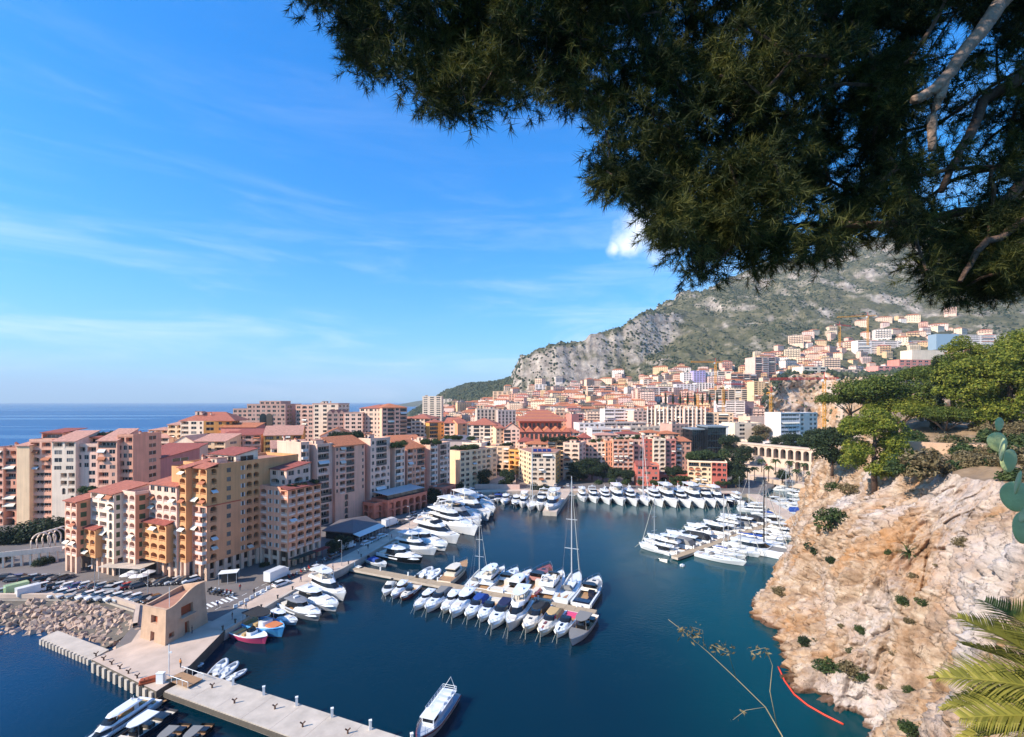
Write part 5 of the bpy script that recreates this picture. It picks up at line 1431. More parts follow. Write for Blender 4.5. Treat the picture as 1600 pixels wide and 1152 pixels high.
def big():      # 26 m, two full decks
 L, B, f0, f1 = 26, 6.2, 2.0, 3.4; p = []
 p.append(('hull', hull_mesh(L, B, f0, f1, full=.5))); p.append(('deck', deck_mesh(L, B, f0, f1, full=.5)))
 p.append(('hull_window', bxm('hull_window', G_GL, *[(x, x + 1.6, sg * 2.98 - .04, sg * 2.98 + .04, 1.15, 1.5) for x in (-5, -2.5, 0) for sg in (-1, 1)])))
 p.append(('deckhouse', lay_mesh([(2.0, -8.0, 7.0, 2.5), (2.8, -8.0, 6.2, 2.45)], [0, 0], [G_WH], 'deckhouse')))
 p.append(('window_band', lay_mesh([(2.8, -7.8, 6.1, 2.4), (3.8, -7.6, 4.4, 2.25)], [0, 0], [G_GL], 'window_band')))
 p.append(('upper_deck', lay_mesh([(3.8, -9.6, 4.8, 2.6), (4.05, -9.6, 4.9, 2.65), (4.4, -9.0, 4.0, 2.4)], [0, 0, 0], [G_WH], 'upper_deck')))
 p.append(('pilot_house', lay_mesh([(4.4, -4.2, 3.2, 1.9), (5.3, -4.0, 1.7, 1.75)], [0, 0], [G_GL], 'pilot_house')))
 p.append(('hard_top', lay_mesh([(5.3, -7.6, 2.0, 2.1), (5.5, -7.6, 2.2, 2.1), (5.7, -6.5, 1.0, 1.7)], [0, 0, 0], [G_WH], 'hard_top')))
 mb = MB();
 for sg in (-1, 1): mb.tube([(-7.0, sg * 1.9, 4.2), (-6.4, sg * 1.8, 5.4)], .1, 5)
 mb.tube([(-3.5, 0, 5.6), (-3.9, 0, 8.2)], [.22, .08], 6); mb.box(-4.2, -3.4, -.9, .9, 6.6, 6.75); mb.tube([(-3.6, .6, 6.8), (-3.6, .6, 7.3)], .3, 8)
 p.append(('radar_mast', mb.mesh('radar_mast', [G_WH])))
 p.append(('sun_pad', bxm('sun_pad', G_CU, (6.6, 9.4, -1.2, 1.2, 2.75, 3.05))))
 p.append(('swim_platform', bxm('swim_platform', G_TK, (-14.2, -12.9, -2.5, 2.5, .4, .6))))
 p.append(('aft_table', bxm('aft_table', G_CU, (-11.4, -9.8, -1.7, 1.7, 1.9, 2.4))))
 p.append(('bow_rail', rail_mesh(L, B, f0, f1, .45, .99, full=.5))); p.append(('mooring_line', lines_mesh(L, f1)))
 return L, p
def cruiser(cover=None):   # 11 m open sport cruiser
 L, B, f0, f1 = 11, 3.4, 1.0, 1.55; p = []
 p.append(('hull', hull_mesh(L, B, f0, f1)));
 p.append(('deck', lay_mesh([(1.0, -.6, 5.05, 1.35), (1.35, -.4, 4.6, 1.25), (1.68, -.2, 3.2, .95)], [0, 0, 0], [G_WH], 'deck')))
 p.append(('side_deck', deck_mesh(L, B, f0, f1, s0=.46, drop=.05, name='side_deck')))
 p.append(('cockpit_floor', deck_mesh(L, B, f0, f1, s0=0, s1=.50, drop=.55, n=5, m=G_TK, name='cockpit_floor', k_in=.86)))
 p.append(('gunwale', bxm('gunwale', G_WH, *[(-5.4, .4, sg * 1.5 - .14, sg * 1.5 + .14, .5, 1.08) for sg in (-1, 1)])))
 p.append(('windscreen', lay_mesh([(1.6, -.5, 1.7, 1.15), (2.15, -.8, .6, 1.0)], [0, 0], [G_GL], 'windscreen')))
 p.append(('cockpit_seat', bxm('cockpit_seat', G_CU, (-1.6, -.9, -1.1, -.1, .5, 1.5), (-4.2, -2.4, -1.2, -.5, .5, .95), (-4.2, -3.5, -.5, 1.2, .5, .95), (-5.1, -4.25, -1.2, 1.2, .6, 1.1))))
 p.append(('hatch', bxm('hatch', G_GL, (2.3, 2.9, -.3, .3, 1.66, 1.72))))
 p.append(('swim_platform', bxm('swim_platform', G_TK, (-6.1, -5.45, -1.4, 1.4, .3, .42))))
 p.append(('bow_rail', rail_mesh(L, B, f0, f1, .55, .99, .45))); p.append(('mooring_line', lines_mesh(L, f1)))
 if cover:
  p = [q for q in p if q[0] not in ('cockpit_seat',)]
  p.append(('canopy', lay_mesh([(1.05, -5.0, .2, 1.45), (1.9, -4.4, .3, 1.3), (2.25, -3.4, -.2, .9)], [0, 0, 0], [cover], 'canopy')))
 return L, p
def hardtop():  # 12 m cruiser with closed wheelhouse
 L, p = cruiser(); p = [q for q in p if q[0] not in ('windscreen', 'cockpit_seat')]
 p.append(('wheelhouse_glass', lay_mesh([(1.3, -3.0, 1.6, 1.2), (2.2, -2.9, .4, 1.05)], [0, 0], [G_GL], 'wheelhouse_glass')))
 p.append(('hard_top', lay_mesh([(2.2, -3.8, .7, 1.2), (2.34, -3.8, .9, 1.22), (2.45, -3.2, .3, .9)], [0, 0, 0], [G_WH], 'hard_top')))
 p.append(('sun_pad', bxm('sun_pad', G_CU, (-5.1, -3.6, -1.1, 1.1, .6, 1.15), (2.0, 3.3, -.6, .6, 1.6, 1.76))))
 mb = MB(); mb.box(-2.2, -1.7, -.4, .4, 2.45, 2.7); mb.tube([(-2, 0, 2.6), (-2, 0, 3.4)], .03, 4); p.append(('radar', mb.mesh('radar', [G_WH])))
 return L, p
def sail():     # 14 m sloop
 L, B, f0, f1 = 14, 4.1, 1.15, 1.5; p = []
 p.append(('hull', hull_mesh(L, B, f0, f1, full=.42, stern=.72))); p.append(('deck', deck_mesh(L, B, f0, f1, full=.42, stern=.72, drop=.06)))
 p.append(('coach_roof', lay_mesh([(1.05, -2.6, 3.6, 1.15), (1.5, -2.4, 2.6, .95)], [0, 0], [G_WH], 'coach_roof')))
 p.append(('cabin_window', bxm('cabin_window', G_GL, *[(-1.6, 1.2, sg * 1.06 - .06, sg * 1.06 + .06, 1.2, 1.36) for sg in (-1, 1)])))
 p.append(('cockpit', bxm('cockpit', G_TK, (-6.0, -2.8, -.9, .9, 1.09, 1.13))))
 p.append(('spray_hood', lay_mesh([(1.4, -3.0, -1.5, 1.15), (1.95, -2.9, -1.9, .9)], [0, 0], [G_CUG], 'spray_hood')))
 mb = MB(); mb.tube([(1.0, 0, 1.4), (1.0, 0, 19.5)], [.14, .09], 6); p.append(('mast', mb.mesh('mast', [G_AL])))
 mb = MB()
 for z, w in ((7.0, 1.4), (12.0, 1.1), (16.2, .7)): mb.box(.96, 1.04, -w, w, z, z + .09)
 p.append(('spreader', mb.mesh('spreader', [G_AL])))
 mb = MB(); mb.tube([(.8, 0, 2.7), (-4.6, 0, 2.6)], .1, 6); p.append(('boom', mb.mesh('boom', [G_AL])))
 mb = MB(); mb.tube([(.7, 0, 3.0), (-1.5, 0, 2.95), (-4.3, 0, 2.8)], [.3, .26, .14], 7); p.append(('sail_cover', mb.mesh('sail_cover', [G_SL])))
 mb = MB(); mb.tube([(6.9, 0, 1.5), (1.05, 0, 18.6)], [.09, .04], 5); p.append(('furled_jib', mb.mesh('furled_jib', [G_SL])))
 mb = MB(); mb.tube([(-6.9, 0, 1.3), (1.0, 0, 19.4)], .022, 4)
 for sg in (-1, 1): mb.tube([(.8, sg * 1.9, 1.3), (1.0, sg * 1.4, 7.05), (1.0, sg * 1.1, 12.05), (1.0, 0, 19.2)], .022, 4)
 p.append(('rigging', mb.mesh('rigging', [G_ST])))
 p.append(('guard_rail', rail_mesh(L, B, f0, f1, .02, .99, .55, .42, .72))); p.append(('mooring_line', lines_mesh(L, f1)))
 return L, p
def rib():
 L = 6.0; p = []; mb = MB()
 pts = [(-2.9, -1.0, .5), (0, -1.05, .52), (1.6, -.85, .6), (2.6, -.4, .72), (2.9, 0, .76), (2.6, .4, .72), (1.6, .85, .6), (0, 1.05, .52), (-2.9, 1.0, .5)]
 mb.tube(pts, [.2] + [.27] * 7 + [.2], 8); p.append(('tube', mb.mesh('tube', [G_RB], True)))
 p.append(('hull', lay_mesh([(-.1, -2.7, 2.5, .7), (.42, -2.7, 2.7, .95)], [0, 0], [G_WH], 'hull')))
 p.append(('console', bxm('console', G_WH, (-.3, .3, -.4, .4, .42, 1.25), (-1.3, -.6, -.45, .45, .42, .9))))
 mb = MB(); mb.box(-3.3, -2.8, -.25, .25, .6, 1.35); mb.box(-3.2, -3.0, -.1, .1, -.3, .6); p.append(('outboard_motor', mb.mesh('outboard_motor', [G_BK])))
 return L, p
def small(cover=G_CUG):
 L, B, f0, f1 = 7, 2.5, .75, 1.05; p = [('hull', hull_mesh(L, B, f0, f1)), ('deck', deck_mesh(L, B, f0, f1, s0=.5, drop=.04)), ('cockpit_floor', deck_mesh(L, B, f0, f1, s1=.52, drop=.4, n=4, m=G_CU, name='cockpit_floor', k_in=.9))]
 p.append(('canopy', lay_mesh([(.8, -3.0, .7, 1.05), (1.25, -2.6, .5, .9), (1.42, -1.9, 0, .5)], [0, 0, 0], [cover], 'canopy')))
 p.append(('windscreen', lay_mesh([(.95, .1, 1.1, .9), (1.4, 0, .5, .75)], [0, 0], [G_GL], 'windscreen')))
 mb = MB(); mb.box(-4.0, -3.5, -.25, .25, .7, 1.4); mb.box(-3.9, -3.7, -.1, .1, -.3, .7); p.append(('outboard_motor', mb.mesh('outboard_motor', [G_BK])))
 p.append(('mooring_line', lines_mesh(L, f1)))
 return L, p
def trawler():  # wooden motor cruiser with wheelhouse and hand rail
 L, B, f0, f1 = 13, 3.9, 1.2, 2.0; p = [('hull', hull_mesh(L, B, f0, f1)), ('deck', deck_mesh(L, B, f0, f1, m=G_TK))]
 p.append(('cabin', lay_mesh([(1.1, -3.6, 2.6, 1.35), (1.9, -3.6, 2.3, 1.3)], [0, 0], [G_CR], 'cabin')))
 p.append(('wheelhouse', lay_mesh([(1.9, -2.6, 1.2, 1.15), (2.7, -2.6, .9, 1.1)], [0, 0], [G_GL], 'wheelhouse')))
 p.append(('wheelhouse_roof', lay_mesh([(2.7, -3.2, 1.4, 1.3), (2.85, -3.2, 1.4, 1.3)], [0, 0], [G_CR], 'wheelhouse_roof')))
 mb = MB(); mb.tube([(-1, 0, 2.8), (-1, 0, 5.2)], .06, 5); p.append(('mast', mb.mesh('mast', [G_AL])))
 p.append(('guard_rail', rail_mesh(L, B, f0, f1, .05, .99, .6))); p.append(('mooring_line', lines_mesh(L, f1)))
 return L, p
def cata():
 L = 17; p = []
 for sg in (-1, 1):
  mb = MB(); rings = []
  for k in range(10):
   s = k / 9; b = max(hb(s, 1.9, .5, .7), .05); x = -8.5 + 17 * s; h = 1.5 + .3 * s
   rings.append([(x, sg * 3.3 - b, h), (x, sg * 3.3 - b * .8, .1), (x, sg * 3.3, -.3), (x, sg * 3.3 + b * .8, .1), (x, sg * 3.3 + b, h), (x, sg * 3.3, h + .1)])
  mb.loft(rings, 0, closed=True, cap0=True); p.append(('hull', mb.mesh('hull', [G_WH])))
 p.append(('bridge_deck', bxm('bridge_deck', G_WH, (-7.0, 3.2, -2.7, 2.7, 1.1, 1.66))))
 p.append(('saloon_window', lay_mesh([(1.66, -3.6, 3.0, 2.7), (2.6, -3.4, 1.4, 2.4)], [0, 0], [G_GL], 'saloon_window')))
 p.append(('saloon_roof', lay_mesh([(2.6, -6.2, 1.9, 2.7), (2.8, -6.2, 2.0, 2.7), (2.95, -5.6, 1.2, 2.2)], [0, 0, 0], [G_WH], 'saloon_roof')))
 mb = MB()
 mb.face([(3.2, -2.5, 1.5), (7.6, -2.5, 1.6), (7.6, 2.5, 1.6), (3.2, 2.5, 1.5)]); p.append(('trampoline', mb.mesh('trampoline', [G_CUG])))
 mb = MB(); mb.tube([(1.6, 0, 2.6), (1.6, 0, 23)], [.2, .12], 6); p.append(('mast', mb.mesh('mast', [G_BK])))
 mb = MB(); mb.tube([(1.4, 0, 4.0), (-5.6, 0, 3.9)], .14, 6); p.append(('boom', mb.mesh('boom', [G_AL])))
 mb = MB(); mb.tube([(1.2, 0, 4.4), (-2, 0, 4.3), (-5.4, 0, 4.15)], [.38, .3, .15], 7); p.append(('sail_cover', mb.mesh('sail_cover', [G_CUB])))
 mb = MB()
 for z, w in ((10, 1.4), (16, 1.0)): mb.box(1.55, 1.65, -w, w, z, z + .1)
 p.append(('spreader', mb.mesh('spreader', [G_AL])))
 mb = MB(); mb.tube([(7.6, 0, 1.7), (1.6, 0, 20)], .06, 4)
 for sg in (-1, 1): mb.tube([(0, sg * 3.6, 1.8), (1.6, 0, 20)], .025, 4)
 p.append(('rigging', mb.mesh('rigging', [G_ST])))
 return L, p
def tour():     # maroon and white tour boat with railed upper deck
 L, B, f0, f1 = 15, 4.4, 1.5, 2.3; p = [('hull', hull_mesh(L, B, f0, f1, full=.6, stern=.9, name='hull')), ('deck', deck_mesh(L, B, f0, f1, full=.6, stern=.9, drop=.5, m=mat('grey_blue_deck', C('#aeb7c6', .85), .7)))]
 mb = MB();
 for sg in (-1, 1):
  pts = [(-7.5 + 15 * s + .2 * s ** 3, sg * (max(hb(s, B, .6, .9), .05) + .03), sheer(s, f0, f1) - .32) for s in np.linspace(0, .985, 12)]
  mb.tube(pts, .13, 6)
 p.append(('rubbing_strake', mb.mesh('rubbing_strake', [G_RD])))
 p.append(('wheelhouse', bxm('wheelhouse', G_WH, (1.4, 3.6, -1.25, 1.25, 1.2, 3.3)))); p.append(('wheelhouse_window', bxm('wheelhouse_window', G_GL, (3.58, 3.66, -1.05, 1.05, 2.4, 3.1), (1.7, 3.3, -1.3, 1.3, 2.4, 3.1))))
 p.append(('wheelhouse_roof', bxm('wheelhouse_roof', G_WH, (1.1, 4.0, -1.5, 1.5, 3.3, 3.45))))
 p.append(('cabin', bxm('cabin', G_WH, (-5.0, 1.35, -1.3, 1.3, 1.1, 2.6)))); p.append(('cabin_roof', bxm('cabin_roof', G_WH, (-6.6, 1.35, -1.75, 1.5, 2.6, 2.75))))
 mb = MB()
 for sg in (-1.7, 1.45):
  for z in (3.15, 3.6): mb.tube([(-6.5, sg, z), (1.2, sg, z)], .05, 4)
  for x in np.linspace(-6.5, 1.2, 7): mb.tube([(x, sg, 2.7), (x, sg, 3.6)], .05, 4)
 for z in (3.15, 3.6): mb.tube([(-6.5, -1.7, z), (-6.5, 1.45, z)], .05, 4)
 p.append(('upper_rail', mb.mesh('upper_rail', [G_WH])))
 mb = MB()
 for k in range(3): mb.box(-5.6 + k * 1.8, -4.9 + k * 1.8, -1.2, 1.0, 2.76, 3.15)
 p.append(('bench', mb.mesh('bench', [mat('bench_blue', C('#c7cede', .9), .7)])))
 mb = MB(); mb.tube([(-6.4, -1.5, 2.7), (-6.8, 0, 5.2), (-6.4, 1.4, 2.7)], .07, 5); mb.tube([(2.2, 0, 3.4), (2.2, 0, 4.6)], .05, 5); p.append(('arch', mb.mesh('arch', [G_WH])))
 p.append(('bow_rail', rail_mesh(L, B, f0, f1, .55, .99, .6, .6, .9, r=.04)))
 p.append(('fender', bxm('fender', G_WH, *[(x, x + .3, -2.5, -2.2, .4, 1.2) for x in (-6, -3, 0, 2.6)])))
 return L, p
def workboat():  # traditional open boat with foredeck and windscreen
 L, B, f0, f1 = 8, 2.9, .9, 1.5; p = [('hull', hull_mesh(L, B, f0, f1, full=.5)), ('deck', deck_mesh(L, B, f0, f1, full=.5, s0=.58, drop=.06)), ('floor', deck_mesh(L, B, f0, f1, full=.5, s1=.6, drop=.45, n=5, m=G_CU, name='floor', k_in=.88))]
 p.append(('console', bxm('console', G_WH, (-.2, .8, -.7, .7, .5, 1.6)))); p.append(('windscreen', lay_mesh([(1.6, -.1, .8, .7), (2.1, -.2, .5, .62)], [0, 0], [G_GL], 'windscreen')))
 p.append(('seat', bxm('seat', G_CUT, (-3.6, -2.8, -1.1, 1.1, .5, .95), (-1.6, -.9, -.6, .6, .5, 1.0))))
 mb = MB()
 for sg in (-1, 1): mb.tube([(-7.9 / 2 + 8 * s, sg * max(hb(s, B, .5), .04), sheer(s, f0, f1)) for s in np.linspace(0, .98, 9)], .09, 6)
 p.append(('gunwale', mb.mesh('gunwale', [G_WH])))
 return L, p
def bimini_boat():
 L, p = workboat(); p = [q for q in p if q[0] != 'windscreen']
 p.append(('bimini', lay_mesh([(2.3, -3.0, .6, 1.2), (2.42, -3.0, .6, 1.2)], [0, 0], [G_CUK], 'bimini')))
 mb = MB()
 for x in (-2.8, .4):
  for sg in (-1, 1): mb.tube([(x, sg * 1.15, .9), (x, sg * 1.1, 2.3)], .04, 4)
 p.append(('bimini_pole', mb.mesh('bimini_pole', [G_ST]))); p.append(('sun_pad', bxm('sun_pad', mat('orange_cushion', C('#cf7a4a', .9), .8), (1.2, 3.0, -.7, .7, 1.2, 1.45))))
 return L, p
def superyacht():
 L, B, f0, f1 = 30, 6.8, 2.2, 3.6; p = [('hull', hull_mesh(L, B, f0, f1, full=.45, stern=.92, n=20)), ('deck', deck_mesh(L, B, f0, f1, full=.45, stern=.92))]
 p.append(('hull_window', bxm('hull_window', G_GL, *[(-8, 6, sg * 3.32 - .03, sg * 3.32 + .05, 1.3, 2.0) for sg in (-1, 1)])))
 p.append(('swim_platform', bxm('swim_platform', G_TK, (-17.2, -14.9, -2.9, 2.9, .5, .7))))
 p.append(('deckhouse', lay_mesh([(2.2, -10, 8.6, 2.9), (2.9, -10, 7.6, 2.85)], [0, 0], [G_WH], 'deckhouse')))
 p.append(('window_band', lay_mesh([(2.9, -9.6, 7.5, 2.8), (4.0, -9.2, 4.6, 2.55)], [0, 0], [G_GL], 'window_band')))
 p.append(('fashion_plate', bxm('fashion_plate', mat('grey_wing', C('#8c8a90', .8), .3), *[(-11.5, 3.0, sg * 2.9 - .05, sg * 2.9 + .05, 3.5, 4.2) for sg in (-1, 1)])))
 p.append(('upper_deck', lay_mesh([(4.0, -12.4, 5.2, 3.0), (4.3, -12.4, 5.4, 3.05), (4.9, -11.6, 3.6, 2.7), (4.9, -11.2, 3.2, 2.45), (4.45, -11, 3.0, 2.4)], [0, 0, 0, 0, 1], [G_WH, G_TK], 'upper_deck')))
 p.append(('windscreen', lay_mesh([(4.9, .6, 3.4, 2.3), (5.6, .4, 2.0, 2.0)], [0, 0], [G_GL], 'windscreen')))
 p.append(('hard_top', lay_mesh([(6.3, -8.2, 1.8, 2.3), (6.5, -8.4, 2.2, 2.4), (6.8, -7.6, 1.0, 1.9)], [0, 0, 0], [G_WH], 'hard_top')))
 mb = MB()
 for sg in (-1, 1): mb.box(-6.8, -5.4, sg * 2.1 - .15, sg * 2.1 + .15, 4.4, 6.4); mb.tube([(.8, sg * 2.0, 5.3), (.4, sg * 1.9, 6.4)], .1, 5)
 p.append(('top_support', mb.mesh('top_support', [G_WH])))
 p.append(('seating', bxm('seating', G_CUT, (-10.2, -8.6, -2.0, 2.0, 4.45, 5.0), (-4.4, -2.2, .4, 2.0, 4.45, 5.0), (-4.4, -3.6, -2.0, .4, 4.45, 5.0), (-1.2, -.2, -1.4, -.2, 4.45, 5.4), (-13.6, -12.4, -2.0, 2.0, 2.1, 2.7))))
 mb = MB()
 for y in (-1.2, 1.2): mb.tube([(-7.2, y, 6.7), (-7.2, y, 7.3)], [.42, .2], 10)
 mb.tube([(-6.6, 0, 6.7), (-6.9, 0, 8.4)], .08, 5); p.append(('radar_dome', mb.mesh('radar_dome', [G_WH], True)))
 p.append(('bow_rail', rail_mesh(L, B, f0, f1, .45, .99, .7, .45, .92, r=.03)))
 mb = MB(); mb.box(-20.5, -14.5, -.45, .45, 1.9, 2.0); p.append(('gangway', mb.mesh('gangway', [G_TK])))
 return L, p
def tender():   # black open speedboat with grey T-top
 L, B, f0, f1 = 11, 3.2, 1.1, 1.5; p = [('hull', hull_mesh(L, B, f0, f1, name='hull')), ('deck', deck_mesh(L, B, f0, f1, s0=.6, drop=.06, m=G_TK)), ('cockpit_floor', deck_mesh(L, B, f0, f1, s1=.62, drop=.5, n=5, m=G_TK, name='cockpit_floor', k_in=.86))]
 p.append(('t_top', lay_mesh([(2.5, -2.6, 1.2, 1.15), (2.65, -2.6, 1.3, 1.15)], [0, 0], [G_CUG], 't_top')))
 mb = MB()
 for x in (-1.6, .4):
  for sg in (-1, 1): mb.tube([(x, sg * .9, .7), (x, sg * .9, 2.5)], .06, 5)
 p.append(('top_support', mb.mesh('top_support', [G_ST]))); p.append(('console', bxm('console', G_BK, (-.4, .6, -.7, .7, .6, 1.7), (-2.2, -1.3, -.8, .8, .6, 1.3), (-4.6, -3.2, -1.1, 1.1, .6, 1.1))))
 p.append(('windscreen', lay_mesh([(1.7, -.2, .9, .7), (2.2, -.3, .5, .6)], [0, 0], [G_GL], 'windscreen')))
 return L, p
for nm, fn in (('fly', fly), ('hardfly', hardfly), ('big', big), ('cruiser', cruiser), ('hardtop', hardtop), ('sail', sail), ('rib', rib), ('small', small), ('trawler', trawler), ('cata', cata), ('tour', tour), ('workboat', workboat), ('bimini', bimini_boat), ('super', superyacht), ('tender', tender)):
 PROTO[nm] = fn()
for nm, cv in (('c_blue', G_CUB), ('c_navy', G_CUN), ('c_grey', G_CUG), ('c_black', G_CUK), ('c_tan', G_CUT)): PROTO[nm] = cruiser(cv)
for nm, cv in (('s_white', G_SL), ('s_blue', G_CUB)): PROTO[nm] = small(cv)
BNAME = {'fly': 'motor_yacht', 'hardfly': 'motor_yacht', 'big': 'motor_yacht', 'super': 'motor_yacht', 'cruiser': 'motorboat', 'hardtop': 'motorboat', 'sail': 'sailing_boat', 'rib': 'inflatable_boat', 'small': 'small_boat', 'trawler': 'motor_cruiser', 'cata': 'catamaran', 'tour': 'tour_boat', 'workboat': 'open_boat', 'bimini': 'open_boat', 'tender': 'speedboat'}
SUBP = {'spreader': 'mast', 'boom': 'mast', 'furled_jib': 'mast', 'rigging': 'mast', 'window_band': 'deckhouse', 'helm_seat': 'flybridge', 'windscreen': 'flybridge', 'radar_arch': 'flybridge', 'hatch': 'deck', 'wheelhouse_window': 'wheelhouse', 'hull_window': 'hull'}
def boat(pr, stern, bow, label, group=None, over=None, drop=(), zs=1.0, k=1.0):
 """stern / bow: world XY; over: {part: {slot: material}}"""
 L, parts = PROTO[pr]; s, b = Vector(stern[:2]), Vector(bow[:2]); d = b - s; c = (s + b) / 2
 sc = d.length / L * k
 nm = BNAME.get(pr, 'motorboat')
 r = thing(nm, label, nm.replace('_', ' '), (c.x, c.y, 0.0), math.atan2(d.y, d.x), group, (sc, sc, sc * zs))
 made = {}
 for pn, me in parts:
  if pn in drop: continue
  o = link(pn, me, r, mats=(over or {}).get(pn)); made.setdefault(pn, o)
  if SUBP.get(pn) in made: o.parent = made[SUBP[pn]]
 return r
def pb(px, py, z=1.0): return gp(px, py, z).xy
Z7 = lambda x, y: (600 + x / 3.84, 780 + y / 3.84)
Z6 = lambda x, y: (350 + x / 3.84, 780 + y / 3.84)
def at7(x, y, z=1.2): return pb(*Z7(x, y), z)
def at6(x, y, z=1.4): return pb(*Z6(x, y), z)
# pontoons first
def pontoon(name, label, a, b, w, z=1.1, planks=True):
 a, b = Vector(a), Vector(b); d = b - a; L_ = d.length; ang = math.atan2(d.y, d.x)
 r = thing(name, label, 'pontoon', (a.x, a.y, 0), ang)
 mb = MB(); mb.box(0, L_, -w / 2, w / 2, .3, z - .06); mb.obj('float', M_CONC, r)
 n = int(L_ / 2.4); pm = bxm('deck_panel', M_PLANK, (0.03, L_ / n - .03, -w / 2 - .06, w / 2 + .06, z - .06, z))
 for k in range(n): link('deck_panel', pm, r, (k * L_ / n, 0, 0))
 cm = MB(); cm.box(-.15, .15, -.15, .15, z, z + .9); cm.box(-.18, .18, -.18, .18, z + .9, z + 1.0); cmm = cm.mesh('service_post', M_WHITE)
 for k in range(1, n, 4): link('service_post', cmm, r, (k * L_ / n, w / 2 - .3, 0))
 return r
PC0, PC1 = gp(540, 884, 1.1).xy, gp(931, 957, 1.1).xy
pontoon('pontoon', 'long straight pale pontoon in the middle of the harbour', PC0, PC1, 2.6)
PR0, PR1 = gp(1054, 870, 1.1).xy, gp(1205, 818, 1.1).xy
pontoon('pontoon', 'short wooden pontoon on the right below the rock', PR0, PR1, 2.4)
W = {'hull': {0: G_WH}}
cr_over = {'hull': {0: G_CR}, 'deck': {0: G_CR}}
low = [  # bow, stern in the enlarged crop, kind, overrides, look
 ((2, 556), (48, 488), 's_white', None, 'small boat under a pale cover, leftmost below the central pontoon'),
 ((50, 572), (138, 490), 'hardtop', None, 'small white cabin boat second from the left below the central pontoon'),
 ((103, 582), (200, 505), 'cruiser', {'hull': {0: G_MH}, 'deck': {0: G_CR}}, 'wood sided small motorboat third from the left below the central pontoon'),
 ((183, 640), (308, 545), 'hardtop', None, 'white cabin cruiser fourth from the left below the central pontoon'),
 ((253, 655), (388, 535), 'c_grey', None, 'white motorboat with grey cockpit cover fifth from the left below the pontoon'),
 ((352, 660), (450, 552), 'hardtop', {'hull': {0: G_CR}}, 'slim cream motorboat sixth from the left below the central pontoon'),
 ((405, 688), (540, 550), 'hardtop', None, 'white hard top cruiser seventh from the left below the central pontoon'),
 ((496, 697), (602, 575), 'c_blue', None, 'white motorboat with bright blue cover below the central pontoon'),
 ((573, 712), (682, 588), 'cruiser', None, 'open white motorboat right of the bright blue cover'),
 ((640, 755), (762, 606), 'c_navy', {'hull': {0: G_WH}}, 'white motorboat with navy blue cover below the central pontoon'),
 ((742, 768), (868, 580), 'hardfly', None, 'white flybridge yacht in the middle of the row below the pontoon'),
 ((846, 777), (962, 628), 'c_black', cr_over, 'cream motorboat with black cockpit cover below the pontoon'),
 ((935, 797), (1048, 660), 'c_tan', cr_over, 'cream motorboat with tan canopy and brown foredeck stripe'),
 ((1035, 803), (1138, 672), 'cruiser', {'cockpit_seat': {0: G_PK}}, 'white speedboat with pink seats and dark bow stripe'),
 ((1120, 850), (1244, 692), 'tender', {'hull': {0: G_WH}, 'deck': {0: G_CUG}}, 'grey open speedboat at the outer end of the row below the pontoon'),
]
GL_ = 'boats moored below the central pontoon'
for bw, st, kd, ov, lb in low:
 boat(kd, at7(*st), at7(bw[0], bw[1], 1.5), lb, GL_, ov)
# foredeck stripes
def stripe(bname_label, m, w=.22):
 for o in bpy.data.objects:
  if o.get('label') == bname_label:
   mb = MB(); mb.add([(1.9, -w, 1.74), (3.1, -w, 1.71), (3.1, w, 1.71), (1.9, w, 1.74)], [(0, 1, 2, 3)]); mb.add([(3.12, -w, 1.69), (4.6, -w * .7, 1.38), (4.6, w * .7, 1.38), (3.12, w, 1.69)], [(0, 1, 2, 3)])
   mb.obj('bow_stripe', m, o)
stripe('cream motorboat with tan canopy and brown foredeck stripe', G_MH); stripe('white speedboat with pink seats and dark bow stripe', G_NV)
upp = [
 ((200, 468), (288, 398), 'rib', None, 'pale inflatable boat leftmost above the central pontoon'),
 ((246, 474), (334, 408), 'rib', {'tube': {0: G_WH}}, 'white inflatable boat second from the left above the central pontoon'),
 ((310, 484), (384, 430), 'rib', {'tube': {0: G_BK}}, 'black inflatable boat above the central pontoon'),
 ((358, 496), (496, 376), 'trawler', {'hull': {0: G_CR}}, 'cream wooden motor cruiser with teak deck above the central pontoon'),
 ((505, 522), (618, 412), 'sail', None, 'white sloop with bare mast above the central pontoon'),
 ((583, 537), (720, 410), 'hardfly', None, 'white flybridge yacht right of the sloop above the pontoon'),
 ((668, 555), (798, 420), 'cruiser', None, 'open white sport cruiser above the middle of the central pontoon'),
 ((755, 567), (878, 432), 'hardtop', None, 'white cabin cruiser left of the red mahogany boat'),
 ((845, 582), (994, 414), 'cruiser', {'hull': {0: G_MH}, 'deck': {0: G_MH}, 'side_deck': {0: G_MH}, 'gunwale': {0: G_MH}}, 'red mahogany motorboat among white boats above the central pontoon'),
 ((950, 602), (1070, 442), 'fly', None, 'white flybridge yacht right of the red mahogany boat'),
 ((1055, 612), (1172, 442), 'sail', None, 'large white sloop with very tall mast near the pontoon end'),
 ((1180, 634), (1286, 476), 'cruiser', {'deck': {0: G_CR}, 'cockpit_seat': {0: G_NV}}, 'white motorboat with dark cockpit at the outer end above the pontoon'),
]
GU_ = 'boats moored above the central pontoon'
for st, bw, kd, ov, lb in upp:
 o = boat(kd, at7(*st), at7(bw[0], bw[1], 1.6), lb, GU_, ov, drop=('mooring_line',))
 if 'very tall mast' in lb:
  for ch in o.children:
   if ch.name.split('.')[0] == 'mast': ch.scale = (1, 1, 1.12)
